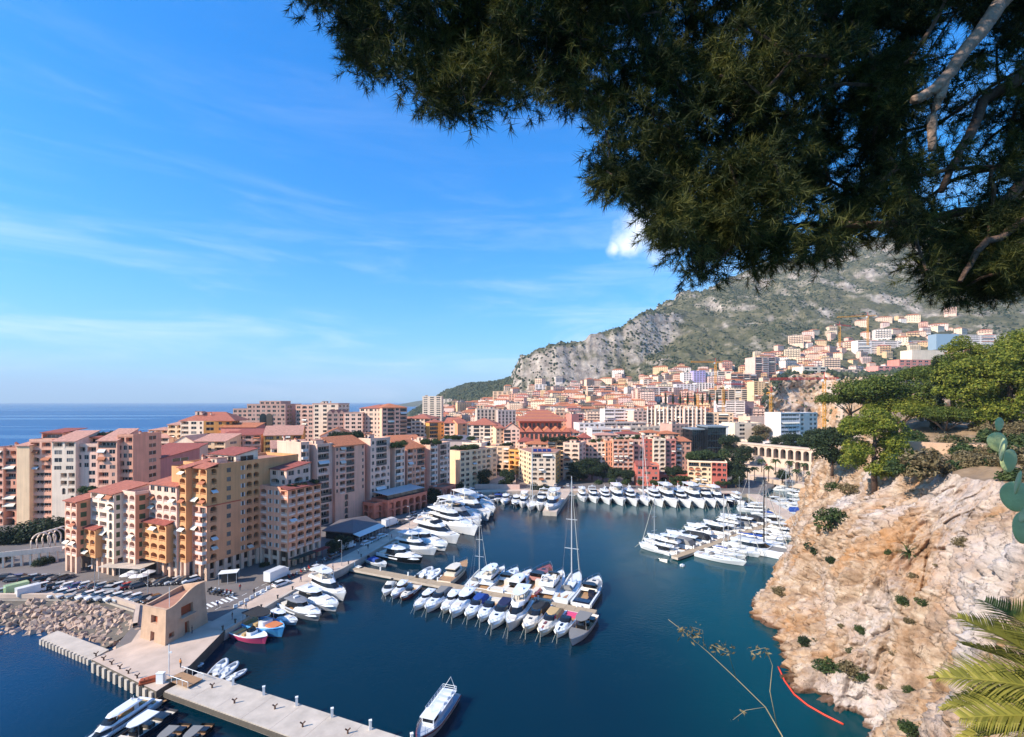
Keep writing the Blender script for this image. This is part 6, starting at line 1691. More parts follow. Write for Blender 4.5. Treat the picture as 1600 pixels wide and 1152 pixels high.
# along the quay on the left, from the tower outwards
q = [
 ((70, 775), (258, 828), 'workboat', {'hull': {0: G_PK}}, 'pink open boat with white gunwale nearest the tower'),
 ((128, 718), (360, 790), 'bimini', {'hull': {0: G_SB}, 'gunwale': {0: G_SB}}, 'sky blue boat with black sun canopy beside the pink boat'),
 ((262, 672), (440, 718), 'hardtop', {'hull': {0: G_WH}}, 'white walkaround boat next to the sky blue boat'),
 ((368, 608), (578, 698), 'hardtop', {'hull': {0: G_GR}, 'hard_top': {0: G_GR}}, 'grey and white sport yacht among white yachts at the near quay'),
 ((430, 556), (684, 642), 'hardtop', None, 'sleek white sport yacht with raked black windscreen at the near quay'),
 ((515, 480), (728, 582), 'hardfly', None, 'white yacht with hard top last before the pontoon root'),
 ((780, 392), (866, 412), 's_white', None, 'little white tender tied at the pontoon root'),
 ((870, 348), (975, 382), 's_blue', None, 'small motorboat tied just beyond the pontoon root'),
 ((945, 312), (1190, 362), 'hardtop', {'hull': {0: G_BK}}, 'black hulled motor yacht beyond the pontoon root'),
 ((1010, 262), (1275, 312), 'hardfly', None, 'white motor yacht right behind the black hulled yacht'),
 ((1090, 222), (1340, 290), 'hardtop', None, 'white sport yacht third beyond the pontoon root'),
 ((1130, 172), (1410, 248), 'fly', None, 'white motor yacht with cream foredeck fourth beyond the pontoon root'),
 ((1235, 112), (1520, 202), 'big', None, 'largest white yacht at the quay with dark hull windows'),
 ((1262, 84), (1540, 168), 'hardfly', {'flybridge': {0: G_GR}}, 'white yacht with grey upper deck behind the largest quay yacht'),
]
GQ = 'boats along the left quay'
for st, bw, kd, ov, lb in q: boat(kd, at6(*st), at6(bw[0], bw[1], 1.6), lb, GQ, ov, drop=('mooring_line',))
# further up the left quay: a tight pack
import itertools
qs = [((666, 802), (744, 831)), ((674, 797), (750, 824)), ((683, 793), (757, 818)), ((692, 789), (764, 811)), ((700, 786), (772, 812)), ((707, 782), (779, 804)), ((715, 778), (776, 796)), ((722, 775), (772, 789)), ((730, 772), (768, 781))]
kinds = itertools.cycle(['hardtop', 'fly', 'hardtop', 'big', 'hardfly', 'hardtop'])
for k, (s_, b_) in enumerate(qs):
 boat(next(kinds), pb(*s_, 1.5), pb(*b_, 1.8), ORD[k] + ' white yacht from the camera in the tight pack along the left quay', 'yachts packed along the left quay', drop=('mooring_line',), k=.86, zs=.9)
# corner and mole
ml = [((771, 774), (764, 785), 'small', 'small white boat at the inner corner of the harbour'), ((780, 772), (775, 783), 's_blue', 'small boat with blue cover at the inner corner'),
  ((793, 774), (786, 787), 'hardtop', 'white cabin boat in the inner corner right of the small boats'), ((809, 776), (804, 790), 'hardtop', 'cabin boat with dark hull left of the mole sloop'),
  ((822, 776), (815, 792), 'hardfly', 'white motor yacht left of the mole sloop'), ((838, 778), (826, 797), 'sail', 'white sloop moored at the stone mole'),
  ((853, 776), (841, 798), 'fly', 'white motor yacht second from the end of the stone mole'), ((872, 778), (855, 803), 'hardfly', 'white motor yacht at the outer end of the stone mole')]
for s_, b_, kd, lb in ml: boat(kd, pb(*s_, 1.5), pb(*b_, 1.5), lb, 'boats at the stone mole', {'hull': {0: G_NV}} if 'dark hull' in lb else None, k=.78)
r = MB(); r.prism([(22, 251), (31.5, 251), (19.5, 204), (13.5, 205.5)], -2, 1.9, 1, mtop=0); struct(r.obj('stone_mole', [M_PAVE, M_CONC]))
# the row of yachts on the far quay
fr = [(910, 'hardfly'), (927, 'fly'), (946, 'big'), (965, 'hardfly'), (985, 'big'), (1003, 'sail'), (1023, 'big'), (1043, 'hardfly'), (1063, 'big'), (1083, 'hardfly'), (1101, 'fly'), (1118, 'hardfly'), (1135, 'cruiser')]
ny = 0
for k, (px, kd) in enumerate(fr):
 bowD = np.interp(px, [905, 960, 1080, 1140], [232, 222, 216, 222]); st = 249.0 - (px - 905) / 235 * 5
 if kd == 'sail': lb = 'white sloop with tall mast among the yachts on the far quay'; bowD += 2
 elif kd == 'cruiser': lb = 'dark small motorboat at the right end of the far quay'; bowD += 4
 else: lb = ORD[ny] + ' white motor yacht from the left on the far quay, bow to the camera'; ny += 1
 xs = xat(px, (bowD + st) / 2) ; boat(kd, (xs + .4, st), (xs - .2, bowD), lb, 'yachts on the far quay', {'hull': {0: G_NV}} if kd == 'cruiser' else None)
# right pontoon
u = (PR1 - PR0).normalized(); n = Vector((-u.y, u.x)); Lp = (PR1 - PR0).length
boat('sail', gp(1050, 863, 1.2).xy, gp(1003, 846, 1.4).xy, 'white sloop lying at the outer tip of the right pontoon', 'boats at the right pontoon')
kk = itertools.cycle(['hardtop', 'hardfly', 'c_grey', 'hardtop', 'c_black', 'fly', 'cruiser', 'hardtop'])
for k in range(13):
 p = PR0 + u * (4.4 + k * (Lp - 4) / 12.4) + n * 1.6; ll = 13 + (k * 7 % 5); kd = next(kk)
 boat(kd, p, p + n * ll + u * (-3.0), ORD[k] + ' motorboat from the outer end on the far side of the right pontoon', 'boats at the right pontoon')
rs = [(9.5, 'sail', 15, None, 'long white racing sloop first on the near side of the right pontoon'), (15.5, 'sail', 12, {'sail_cover': {0: G_CUB}}, 'sloop with blue sail cover on the near side of the right pontoon'),
  (21, 'sail', 14, None, 'white sloop third on the near side of the right pontoon'), (29, 'cata', 20, None, 'big white catamaran with black mast on the near side of the right pontoon'),
  (38, 'sail', 15, {'sail_cover': {0: G_NV}}, 'sloop with navy sail cover behind the catamaran'), (44, 'hardtop', 12, None, 'white cabin cruiser behind the catamaran'), (50, 'sail', 14, None, 'white sloop nearest the root of the right pontoon'), (55, 'hardfly', 14, None, 'white motor yacht at the root of the right pontoon')]
for s_, kd, ll, ov, lb in rs:
 p = PR0 + u * s_ - n * 1.6; boat(kd, p, p - n * ll + u * 2.5, lb, 'boats at the right pontoon', ov, drop=('mooring_line',))
# right pier and the inner basin
RP0, RP1 = Vector((126, 244)), Vector((113, 176)); u2 = (RP1 - RP0).normalized(); n2 = Vector((u2.y, -u2.x))
r = MB(); r.prism([tuple(RP0 - n2 * 3), tuple(RP1 - n2 * 3), tuple(RP1 + n2 * 3), tuple(RP0 + n2 * 3)], -2, 1.8, 1, mtop=0); struct(r.obj('stone_pier', [M_PAVE, M_CONC]))
boat('hardfly', (112, 238), (110.5, 222), 'lone white yacht in the corner right of the far quay row', 'boats at the stone pier')
kk = itertools.cycle(['hardtop', 'sail', 'cruiser', 'sail', 'hardfly', 'c_blue', 'sail', 'hardtop', 'fly'])
for k in range(11):
 p = RP0 + u2 * (8 + k * 5.6) - n2 * 3.4; kd = next(kk)
 boat(kd, p, p - n2 * (11 + k % 3 * 2), ORD[k] + ' boat from the shore on the right side of the stone pier', 'boats at the stone pier', drop=('mooring_line',))
for k in range(6):
 p = RP0 + u2 * (22 + k * 6.5) + n2 * 3.4; kd = next(kk)
 boat(kd, p, p + n2 * (10 + k % 3 * 2), ORD[k] + ' boat from the shore on the left side of the stone pier', 'boats at the stone pier', drop=('mooring_line',))
for k in range(16):
 a = k / 15; p = Vector((146, 266)).lerp(Vector((172, 292)), a) if k < 8 else Vector((150, 255)).lerp(Vector((180, 262)), (k - 8) / 7); kd = next(kk)
 d_ = Vector((.75, -.66)) if k < 8 else Vector((.2, -1)).normalized()
 boat(kd, p + d_ * 2, p + d_ * (11 + k % 3), ORD[k] + ' boat of the inner basin behind the masts, counted from the left', 'boats in the inner basin', drop=('mooring_line',))
_ib = sorted([o for o in bpy.data.objects if o.get('group') == 'boats in the inner basin'], key=lambda o: o.location.x / o.location.y)
for k, o in enumerate(_ib): o['label'] = ORD[k] + ' boat from the left of the inner basin behind the masts'
for k in range(9):
 p = Vector((141 + k * 4.2, 238 - k * 5.5)); kd = next(kk)
 boat(kd, p, p + Vector((9, -6)), ORD[k] + ' boat between stone pier and rock, counted from the shore', 'boats between stone pier and rock', drop=('mooring_line',))
# foreground
boat('tour', gp(704, 1076, 2.2).xy, gp(656, 1145, 2.0).xy, 'maroon and white tour boat with railed upper deck at the bottom centre', None, {'hull': {0: G_WH}}, k=1.12)
boat('super', gp(242, 1092, 1).xy, gp(100, 1172, 2.5).xy, 'large white motor yacht with hard top moored stern to the pier', None)
boat('tender', gp(268, 1108, 1).xy, gp(150, 1182, 1.5).xy, 'dark motorboat with pale cushions beside the large white yacht', None, {'hull': {0: G_NV}, 'deck': {0: G_CU}, 'cockpit_floor': {0: G_CU}, 't_top': {0: G_WH}})
boat('tender', gp(290, 1128, 1).xy, gp(218, 1186, 1.5).xy, 'small black motorboat in the middle of the foreground group', None, {'hull': {0: G_BK}, 'deck': {0: G_BK}})
boat('tender', gp(326, 1126, 1.2).xy, gp(262, 1184, 1.5).xy, 'black speedboat with teak stern and grey sun top at the pier', None, {'hull': {0: G_BK}})
for k, (s_, b_) in enumerate((((330, 1058), (352, 1032)), ((340, 1060), (370, 1036)), ((352, 1062), (384, 1046)))):
 boat('rib', gp(*s_, .6).xy, gp(*b_, .6).xy, ('left', 'middle', 'right')[k] + ' grey inflatable boat of the three beside the pier', 'three inflatables beside the pier', k=1.1)
for k, (s_, b_) in enumerate((((276, 1030), (312, 1020)), ((284, 1040), (318, 1034)))):
 boat('rib', gp(*s_, .8).xy, gp(*b_, .8).xy, ('white inflatable boat tucked behind the pier head', 'second white inflatable boat tucked behind the pier head, nearer the gangway')[k], None, {'tube': {0: G_WH}})
# ================================================================== foreground: tower, pier, boulders, cars, people
M_SANDST = mat('sandstone', C('#c9a588', .9), .93, var=.16, vscale=.5, bump=.5, bscale=2.2, streak=.08)
M_RUST = mat('rust_red', C('#b0532e', .8), .8)
def holed(mb, pf, w, ztop, holes, dep, n=12, m=0, mback=1):
 """wall on pf(a, d, z) with rectangular holes (a0,a1,z0,z1); top edge follows ztop(a)"""
 xs = sorted(set([0, w] + [h[0] for h in holes] + [h[1] for h in holes] + [w * k / n for k in range(n + 1)]))
 zs = sorted(set([2.0] + [h[2] for h in holes] + [h[3] for h in holes]))
 for i in range(len(xs) - 1):
  a, b = xs[i], xs[i + 1]; lev = [zs[k] for k in range(len(zs))]
  for k in range(len(lev)):
   z0 = lev[k]; last = k == len(lev) - 1
   if any(h[0] - 1e-6 <= a and b <= h[1] + 1e-6 and h[2] - 1e-6 <= z0 < h[3] - 1e-6 for h in holes): continue
   za, zb = (ztop(a), ztop(b)) if last else (lev[k + 1], lev[k + 1])
   mb.face([pf(a, 0, z0), pf(b, 0, z0), pf(b, 0, zb), pf(a, 0, za)], m)
 for a0, a1, z0, z1 in holes:
  mb.face([pf(a0, 0, z0), pf(a1, 0, z0), pf(a1, dep, z0), pf(a0, dep, z0)], m); mb.face([pf(a0, 0, z1), pf(a0, dep, z1), pf(a1, dep, z1), pf(a1, 0, z1)], m)
  mb.face([pf(a0, 0, z0), pf(a0, dep, z0), pf(a0, dep, z1), pf(a0, 0, z1)], m); mb.face([pf(a1, 0, z0), pf(a1, 0, z1), pf(a1, dep, z1), pf(a1, dep, z0)], m)
  mb.face([pf(a0, dep, z0), pf(a1, dep, z0), pf(a1, dep, z1), pf(a0, dep, z1)], mback)
def fort():
 A, Bc, Cr = gp(219, 997).xy, gp(258, 1010).xy, gp(325, 973).xy; Dd = A + (Cr - Bc)
 b = Bld('watch_tower', 'squat sandstone watch tower with sloping wavy wall top on the pier head', 'tower', (Bc.x, Bc.y, 2))
 cen = (A + Bc + Cr + Dd) / 4
 def face(P, Q, zt, holes, dep=.7):
  u = (Q - P); w = u.length; u = u / w; nrm = Vector((u.y, -u.x))
  def pf(a, d, z):
   f = 1 - .012 * (z - 2); v = P + u * a - nrm * d; v = cen + (v - cen) * f; return (v.x, v.y, z)
  holed(mbw, pf, w, zt, holes, dep); return w
 mbw = MB()
 sm = lambda t: t * t * (3 - 2 * t)
 wl, wr = (Bc - A).length, (Cr - Bc).length
 zl = lambda a: 8.5 + .35 * sm(a / wl)
 zr = lambda a: 8.85 + 2.3 * sm(min(1, max(0, (a / wr - .08) / .72)))
 face(A, Bc, zl, [(wl * .38, wl * .66, 5.6, 7.2), (wl * .40, wl * .56, 2.05, 4.0)])
 face(Bc, Cr, zr, [(wr * .36, wr * .66, 6.0, 8.0), (wr * .44, wr * .55, 2.05, 4.6), (wr * .08, wr * .2, 3.0, 4.0)])
 face(Cr, Dd, lambda a: 11.15 - 1.9 * a / wl, []); face(Dd, A, lambda a: 9.25 - .75 * sm(a / wr), [])
 b.part('wall', mbw, [M_SANDST, M_RUST])
 # coping and inner roof
 ins = lambda P, k: cen + (P - cen) * k
 r = MB(); q = [ins(p, .84) for p in (A, Bc, Cr, Dd)]; zz = [7.9, 8.1, 8.6, 8.3]
 r.face([(p.x, p.y, z) for p, z in zip(q, zz)]); b.part('roof', r, M_TERR)
 r = MB(); n = 10
 for P, Q, zt, L_ in ((A, Bc, zl, wl), (Bc, Cr, zr, wr), (Cr, Dd, lambda a: 11.15 - 1.9 * a / wl, wl), (Dd, A, lambda a: 9.25 - .75 * sm(a / wr), wr)):
  rings = []
  for k in range(n + 1):
   v = P.lerp(Q, k / n); z = zt(L_ * k / n); o = ins(v, .93); i = ins(v, .83); rings.append([(o.x, o.y, z), (o.x, o.y, z + .02), (i.x, i.y, z + .02), (i.x, i.y, 7.8)])
  r.loft(rings)
 b.part('coping', r, M_SANDST)
 r = MB(); v = ins(Bc.lerp(Cr, .5), 1.0); u = (Cr - Bc).normalized(); nn = Vector((u.y, -u.x)); v = ins(v, .955)
 q = [v - u * 1.7, v + u * 1.7, v + u * 1.7 + nn * .7, v - u * 1.7 + nn * .7]
 r.prism([tuple(p) for p in (q[0], q[3], q[2], q[1])], 5.75, 5.95); b.part('balcony', r, M_SANDST)
 r = MB(); p = ins(Bc, .6); r.tube([(p.x, p.y, 8), (p.x, p.y, 12.6)], .05, 5); b.part('flag_pole', r, M_WHITE)
 b.done()
fort()
# main pier of separate concrete slabs
pd = Vector((0.926, -0.377)); pn = Vector((0.377, 0.926)); PS = gp(257, 1080, 1.8).xy
pr = thing('concrete_pier', 'long pale concrete pier running to the bottom edge', 'pier', (PS.x, PS.y, 0), math.atan2(pd.y, pd.x))
slab = MB(); slab.box(.02, 5.98, 0, 6.0, .7, 1.8); slab.box(.0, 6.0, -.18, .02, .9, 1.62, 1); slab.box(0, 6, 6.0, 6.18, .9, 1.62, 1); sm_ = slab.mesh('slab', [M_CONC, M_CONCD])
for k in range(14): link('slab', sm_, pr, (k * 6.0, 0, 0))
leg = MB(); leg.box(-.5, .5, 1, 5, -2, .7); lm_ = leg.mesh('support', M_CONCD)
for k in range(14): link('support', lm_, pr, (k * 6.0 + 3, 0, 0))
bo = MB(); bo.tube([(0, 0, 0), (0, 0, .7)], .16, 8); bo.tube([(0, 0, .7), (0, 0, .85)], .26, 8); bo_m = bo.mesh('bollard', mat('iron', (.05, .045, .04, 1), .6))
po = MB(); po.box(-.18, .18, -.18, .18, 0, 1.3); po.box(-.22, .22, -.22, .22, 1.3, 1.42); po_m = po.mesh('service_post', M_WHITE)
yc = MB(); yc.tube([(0, 0, 0), (0, 0, .5)], .14, 6); yc.tube([(-.35, 0, .75), (0, 0, .45), (.35, 0, .75)], .11, 6); yc_m = yc.mesh('mooring_horn', mat('iron_rust', C('#6b4a3a', .7), .8))
names_p = ['nearest the gangway', 'second from the gangway', 'third from the gangway', 'fourth from the gangway', 'fifth from the gangway', 'sixth from the gangway', 'seventh from the gangway']
for k in range(6):
 p = PS + pd * (9 + k * 7.2) + pn * 5.5; tag(link('service_post', po_m, None, (p.x, p.y, 1.8), .4), 'white service post on the pier edge, ' + names_p[k], 'post', 'service posts on the pier')
 p = PS + pd * (6.5 + k * 7.2) + pn * (2.2 if k % 2 else 3.6); tag(link('mooring_horn', yc_m, None, (p.x, p.y, 1.8), .3), 'rusty two armed mooring horn on the pier, ' + names_p[k], 'bollard', 'mooring horns on the pier')
ha, hb_ = gp(150, 1026), gp(236, 1072)
for k in range(7):
 p = ha.lerp(hb_, k / 6.5); tag(link('mooring_horn', yc_m, None, (p.x, p.y, 2.06), .8), ORD[k] + ' rusty mooring horn from the left along the pier head', 'bollard', 'mooring horns on the pier head')
# floating walkway at the left
a4 = [gp(64, 998, 1).xy, gp(143, 1031, 1).xy, gp(170, 1016, 1).xy, gp(90, 986, 1).xy]
fl = thing('floating_walkway', 'pale floating walkway with scalloped side left of the pier head', 'pontoon', (a4[0].x, a4[0].y, 0))
mb = MB(); mb.prism([tuple(p - a4[0]) for p in a4], -.4, 1.1); mb.obj('float', M_CONC, fl)
t = a4[1] - a4[0]; ang = math.atan2(t.y, t.x); sc_m = bxm('fender_block', M_CONC, (-.34, .34, -.4, .1, -.3, 1.05))
for k in range(15):
 p = t * ((k + .5) / 15); link('fender_block', sc_m, fl, (p.x, p.y, 0), ang)
# wooden gangway from the pier head to the pier
ga, gb = gp(272, 1056, 2.2), gp(300, 1068, 2.0)
gw = thing('gangway', 'tan wooden gangway bridging pier head and pier', 'gangway', (ga.x, ga.y, 2.15), math.atan2(gb.y - ga.y, gb.x - ga.x)); Lg = (gb - ga).length + 1
plm = bxm('plank', G_TK, (0, .36, -1.3, 1.3, 0, .08))
for k in range(int(Lg / .4)): link('plank', plm, gw, (k * .4, 0, 0))
mb = MB()
for sg in (-1, 1):
 mb.tube([(0, sg * 1.3, 1), (Lg, sg * 1.3, 1)], .05, 5)
 for k in range(5): mb.tube([(Lg * k / 4, sg * 1.3, 0), (Lg * k / 4, sg * 1.3, 1)], .04, 5)
mb.obj('handrail', M_WHITE, gw)
mb = MB(); mb.box(-.6, .6, -.3, .3, 0, 1.7); mb.box(-.65, .65, -.35, .35, 1.7, 1.8); p = gp(251, 1068); tag(mb.obj('service_cabinet', M_WHITE), 'white service cabinet at the front corner of the pier head', 'cabinet'); bpy.data.objects['service_cabinet'].location = (p.x, p.y, 2.06)
mb = MB(); mb.box(-1.4, 1.4, -.7, .7, 0, .3); mb.box(-1.2, 1.2, -.5, .5, .3, .7); p = gp(233, 1066); o = tag(mb.obj('mooring_hatch', M_RUST), 'rusty red steel hatch on the pier head', 'hatch'); o.location = (p.x, p.y, 2.06); o.rotation_euler.z = .6
mb = MB(); mb.tube([(0, 0, 0), (0, 0, 5.5)], .07, 6); mb.box(-.1, .5, -.05, .05, 4.0, 4.3); p = gp(264, 1057); o = tag(mb.obj('signal_post', M_WHITE), 'thin pale signal post beside the gangway', 'post'); o.location = (p.x, p.y, 2.06)
# ---------------------------------------------------------------- promenade wall and boulders
edge = [(-260, 117.4), (-200, 116.4), (-124, 113.9), (-100, 113.9), (-87, 107.9), (-80.5, 99)]
w_ = ribbon('promenade_wall', edge, .1, .9, 1.0, 3.0, M_PAVE, st=False); tag(w_, 'long low pale promenade wall above the boulders', 'wall')
ribbon('promenade_walk', edge, .92, 4.0, 1.0, 2.1, M_PAVE)
M_BOUL = mat('boulder', C('#c3a690', .85), .95, var=.22, vscale=.9, bump=.5, bscale=3, objvar=.18)
def blob(seed, sub=2, amp=.28, sq=(1, 1, 1)):
 bm = bmesh.new(); bmesh.ops.create_icosphere(bm, subdivisions=sub, radius=1.0)
 for v in bm.verts:
  q_ = v.co + Vector((seed * 3.1, seed * 1.7, 0)); f = 1 + amp * noise.noise(q_ * 1.1) * 1.6 + amp * .5 * noise.noise(q_ * 2.6)
  c_ = v.co * f
  for k in range(3): c_[k] = max(-.62, min(.62, c_[k]))     # split faces
  v.co = Vector((c_.x * sq[0], c_.y * sq[1], c_.z * sq[2]))
 me = bpy.data.meshes.new('boulder'); bm.to_mesh(me); bm.free(); me.materials.append(M_BOUL); return me
BO = [blob(k, 2, .42) for k in range(8)]
rr = random.Random(3)
n_b = 0
for k in range(300):
 s = rr.uniform(0, 1); t = rr.random() ** .9
 px = -20 + s ** .72 * 236; top = np.interp(px, [-20, 120, 190, 216], [113.2, 113.0, 108.5, 100]); bot = np.interp(px, [-20, 110, 180, 216], [100.5, 99.5, 94.5, 92.5])
 D_ = top + (bot - top) * t; x = xat(px, D_)
 z = 1.5 - 1.9 * t + rr.uniform(-.2, .25); sz = rr.uniform(.6, 1.1)
 o = link('boulder', rr.choice(BO), None, (x, D_, z)); o.rotation_euler = (rr.uniform(0, 6), rr.uniform(0, 6), rr.uniform(0, 6)); o.scale = (sz * rr.uniform(.9, 1.7), sz, sz * rr.uniform(.5, .9))
 tag(o, 'pale boulder of the bank below the promenade wall', 'boulder', 'boulders below the promenade wall')
mbE = MB(); mbE.loft([[(-125, 113.4, 1.7), (-100, 113.2, 1.7), (-87, 107.2, 1.7), (-80, 99, 1.7)], [(-125, 100.5, -.9), (-104, 99.5, -.9), (-90, 94, -.9), (-84, 91, -.9)]]); struct(mbE.obj('embankment', M_CONCD))
mbE = MB(); vv = [[(v.co.x, v.co.y, v.co.z) for v in b_.vertices] for b_ in BO]; ff = [[tuple(f.vertices) for f in b_.polygons] for b_ in BO]
for k in range(420):
 px = -40 + 256 * rr.random() ** .7; t = rr.random(); top = np.interp(px, [-20, 120, 190, 216], [113.2, 113.0, 108.5, 100]); bot = np.interp(px, [-20, 110, 180, 216], [100.5, 99.5, 94.5, 92.5]); D_ = top + (bot - top) * t; x = xat(px, D_); i_ = rr.randrange(8); s_ = rr.uniform(.35, .7)
 M_ = Matrix.Translation((x, D_, 1.25 - 1.9 * t)) @ Matrix.Rotation(rr.uniform(0, 6), 4, Vector((rr.random(), rr.random(), rr.random() + .1)).normalized()) @ Matrix.Diagonal((s_ * 1.4, s_, s_ * .8, 1)); mbE.add([M_ @ Vector(v) for v in vv[i_]], ff[i_])
stuff(mbE.obj('rubble', M_BOUL))['label'] = 'small rubble filling the gaps between the boulders'
# ---------------------------------------------------------------- cars
PAINT = {n_: mat('car_' + n_, c_, .25, coat=.6) for n_, c_ in (('white', (.72, .72, .72, 1)), ('silver', (.42, .43, .45, 1)), ('grey', (.13, .135, .14, 1)), ('black', (.012, .012, .014, 1)), ('red', (.35, .02, .02, 1)), ('blue', (.03, .07, .22, 1)), ('green', (.35, .5, .25, 1)))}
M_TYRE = mat('tyre', (.015, .015, .016, 1), .9); M_LAMP = mat('headlight', (.75, .75, .72, 1), .15); M_TAIL = mat('tail_light', (.4, .01, .01, 1), .3)
def wheel():
 mb = MB(); mb.tube([(0, -.11, 0), (0, .11, 0)], .32, 12, 0); mb.tube([(0, -.12, 0), (0, .12, 0)], .19, 8, 1); return mb.mesh('wheel', [M_TYRE, G_ST])
U_WHEEL = wheel()
def car_body(L, Wd, h, kind):
 mb = MB(); x0, x1 = -L / 2, L / 2; hw = Wd / 2
 if kind == 'car': prof = [(x0, .35), (x0 + .05, .75), (x0 + .5, .95), (x1 - 1.3, .95), (x1 - .15, .78), (x1, .6), (x1, .32)]
 else: prof = [(x0, .35), (x0, 1.15), (x1 - .9, 1.15), (x1 - .1, .95), (x1, .6), (x1, .32)]
 for a, b in ((-hw, -hw + .12), (-hw + .12, hw - .12), (hw - .12, hw)): pass
 rings = []
 for y, k in ((-hw, .94), (-hw + .1, 1), (hw - .1, 1), (hw, .94)): rings.append([(x * (1 if k == 1 else .985), y, z * (1 if z < .4 else k)) for x, z in prof])
 mb.loft(rings, 0); n = len(prof)
 mb.face(rings[0]); mb.face(rings[3][::-1]); mb.face([rings[0][0], rings[3][0], rings[3][-1], rings[0][-1]])
 return mb.mesh('body', [PAINT['white']])
def cabin_mesh(xa, xb, xc, xd, hw, z0, z1, m, name):
 mb = MB(); lo = [(xa, -hw, z0), (xd, -hw, z0), (xd, hw, z0), (xa, hw, z0)]; hi = [(xb, -hw * .82, z1), (xc, -hw * .82, z1), (xc, hw * .82, z1), (xb, hw * .82, z1)]
 mb.add(lo + hi, [(0, 1, 5, 4), (1, 2, 6, 5), (2, 3, 7, 6), (3, 0, 4, 7), (4, 5, 6, 7)]); return mb.mesh(name, [m])
CB = car_body(4.3, 1.78, 1.45, 'car'); CG = cabin_mesh(-1.95, -1.5, .25, 1.05, .80, .94, 1.40, M_GLASS, 'window')
mb = MB(); mb.box(-1.5, .28, -.66, .66, 1.40, 1.46); CR_ = mb.mesh('roof', [PAINT['white']])
CL_ = bxm('headlight', M_LAMP, (2.06, 2.16, -.2, .2, .62, .76)); CT_ = bxm('tail_light', M_TAIL, (-2.17, -2.1, -.18, .18, .7, .86))
def car(p, rz, colr, label, group=None, z=2.0, s=1.0):
 r = thing('parked_car', label, 'car', (p[0], p[1], z), rz, group, s)
 link('body', CB, r, mats={0: PAINT[colr]}); link('window', CG, r); link('roof', CR_, r, mats={0: PAINT[colr]})
 for x in (-1.35, 1.35):
  for y in (-.8, .8): link('wheel', U_WHEEL, r, (x, y, .32))
 for y in (-.62, .62): link('headlight', CL_, r, (0, y, 0)); link('tail_light', CT_, r, (0, y, 0))
 return r
mb = MB(); mb.box(-2.6, 1.6, -.98, .98, .45, 2.35); mb.box(1.6, 2.6, -.95, .95, .45, 1.2); VB = mb.mesh('body', [PAINT['white']])
VG = cabin_mesh(1.55, 1.55, 1.75, 2.45, .96, 1.2, 2.2, M_GLASS, 'windscreen')
mb = MB(); mb.box(-4.0, 1.2, -1.15, 1.15, .7, 3.2); TB = mb.mesh('cargo_box', [PAINT['white']])
mb = MB(); mb.box(1.3, 2.9, -1.05, 1.05, .5, 1.5); mb.box(1.3, 2.4, -1.0, 1.0, 1.5, 2.5); TC = mb.mesh('cab', [PAINT['white']])
TW = cabin_mesh(1.9, 1.9, 2.42, 2.85, 1.0, 1.5, 2.35, M_GLASS, 'windscreen')
def van(p, rz, colr, label, z=2.0, group=None):
 r = thing('van', label, 'van', (p[0], p[1], z), rz, group); link('body', VB, r, mats={0: PAINT[colr]}); link('windscreen', VG, r)
 for x in (-1.7, 1.7):
  for y in (-.88, .88): link('wheel', U_WHEEL, r, (x, y, .34))
 return r
def truck(p, rz, label):
 r = thing('box_truck', label, 'truck', (p[0], p[1], 2.0), rz); link('cargo_box', TB, r); link('cab', TC, r); link('windscreen', TW, r)
 for x in (-2.6, 2.0):
  for y in (-1.0, 1.0): link('wheel', U_WHEEL, r, (x, y, .42), scale=(1.3, 1, 1.3))
 return r
cols = ['white', 'silver', 'grey', 'white', 'white', 'silver', 'white', 'silver', 'white', 'grey', 'black']
lot_rz = math.atan2(.80, -.60) - 1.9
for k in range(11):
 px = 92 + k * 14.6; py = 931 + k * .9; p = gp(px, py)
 car(p, R(-122), cols[k], ORD[k] + f' parked car from the left in the promenade row, {cols[k]}', 'cars parked along the promenade')
p = gp(175, 923.5); car(p, R(5), 'silver', 'silver car driving across the promenade parking', None)
van(gp(30, 925), R(60), 'green', 'pale green van at the left end of the promenade parking'); van(gp(48, 929), R(60), 'white', 'white van at the left end of the promenade parking'); car(gp(8, 927), R(60), 'silver', 'silver car left of the pale green van')
for k in range(7):
 p = gp(244 + k * 9, 913 - k * .6); car(p, R(-128), ['black', 'grey', 'black', 'silver', 'grey', 'black', 'white'][k], ORD[k] + ' car from the left parked before the arcade columns', 'cars parked before the arcade')
for k in range(9):
 p = gp(12 + k * 11, 905 + (k % 2) * 3); car(p, R(20 + k * 7), ['black', 'grey', 'blue', 'black', 'silver', 'black', 'grey', 'black', 'grey'][k], ORD[k] + ' dark car from the left under the pink tower', 'cars under the pink tower')
for k in range(13):
 p = gp(60 + k * 13, 917 + (k % 3) * .6); car(p, R(56), ['grey', 'white', 'black', 'silver', 'white', 'blue', 'white', 'grey', 'silver', 'black', 'white', 'red', 'grey'][k], ORD[k] + ' car from the left in the second promenade row', 'cars in the second promenade row')
qa = math.atan2(.92, .38)
truck(gp(436, 905), qa + .05, 'white box truck parked beside the rose wing'); truck(gp(611, 822), qa - .1, 'white box truck on the road before the salmon arcade')
van(gp(543, 857), qa - .2, 'white', 'white van driving on the quay road beside the pavilion')
rc = [(440, 915, 'white'), (496, 890, 'white'), (522, 872, 'grey'), (573, 851, 'white'), (584, 846, 'silver'), (597, 840, 'white'), (565, 845, 'black'), (630, 818, 'grey'), (640, 812, 'white'), (648, 805, 'silver'), (676, 793, 'white'), (693, 787, 'white'), (699, 781, 'silver'), (712, 776, 'grey')]
for k, (x, y, c_) in enumerate(sorted(rc)): car(gp(x, y), qa - .15 + (k % 3) * .08, c_, ORD[k] + f' car along the quay road counted from the tower, {c_}', 'cars on the quay road')
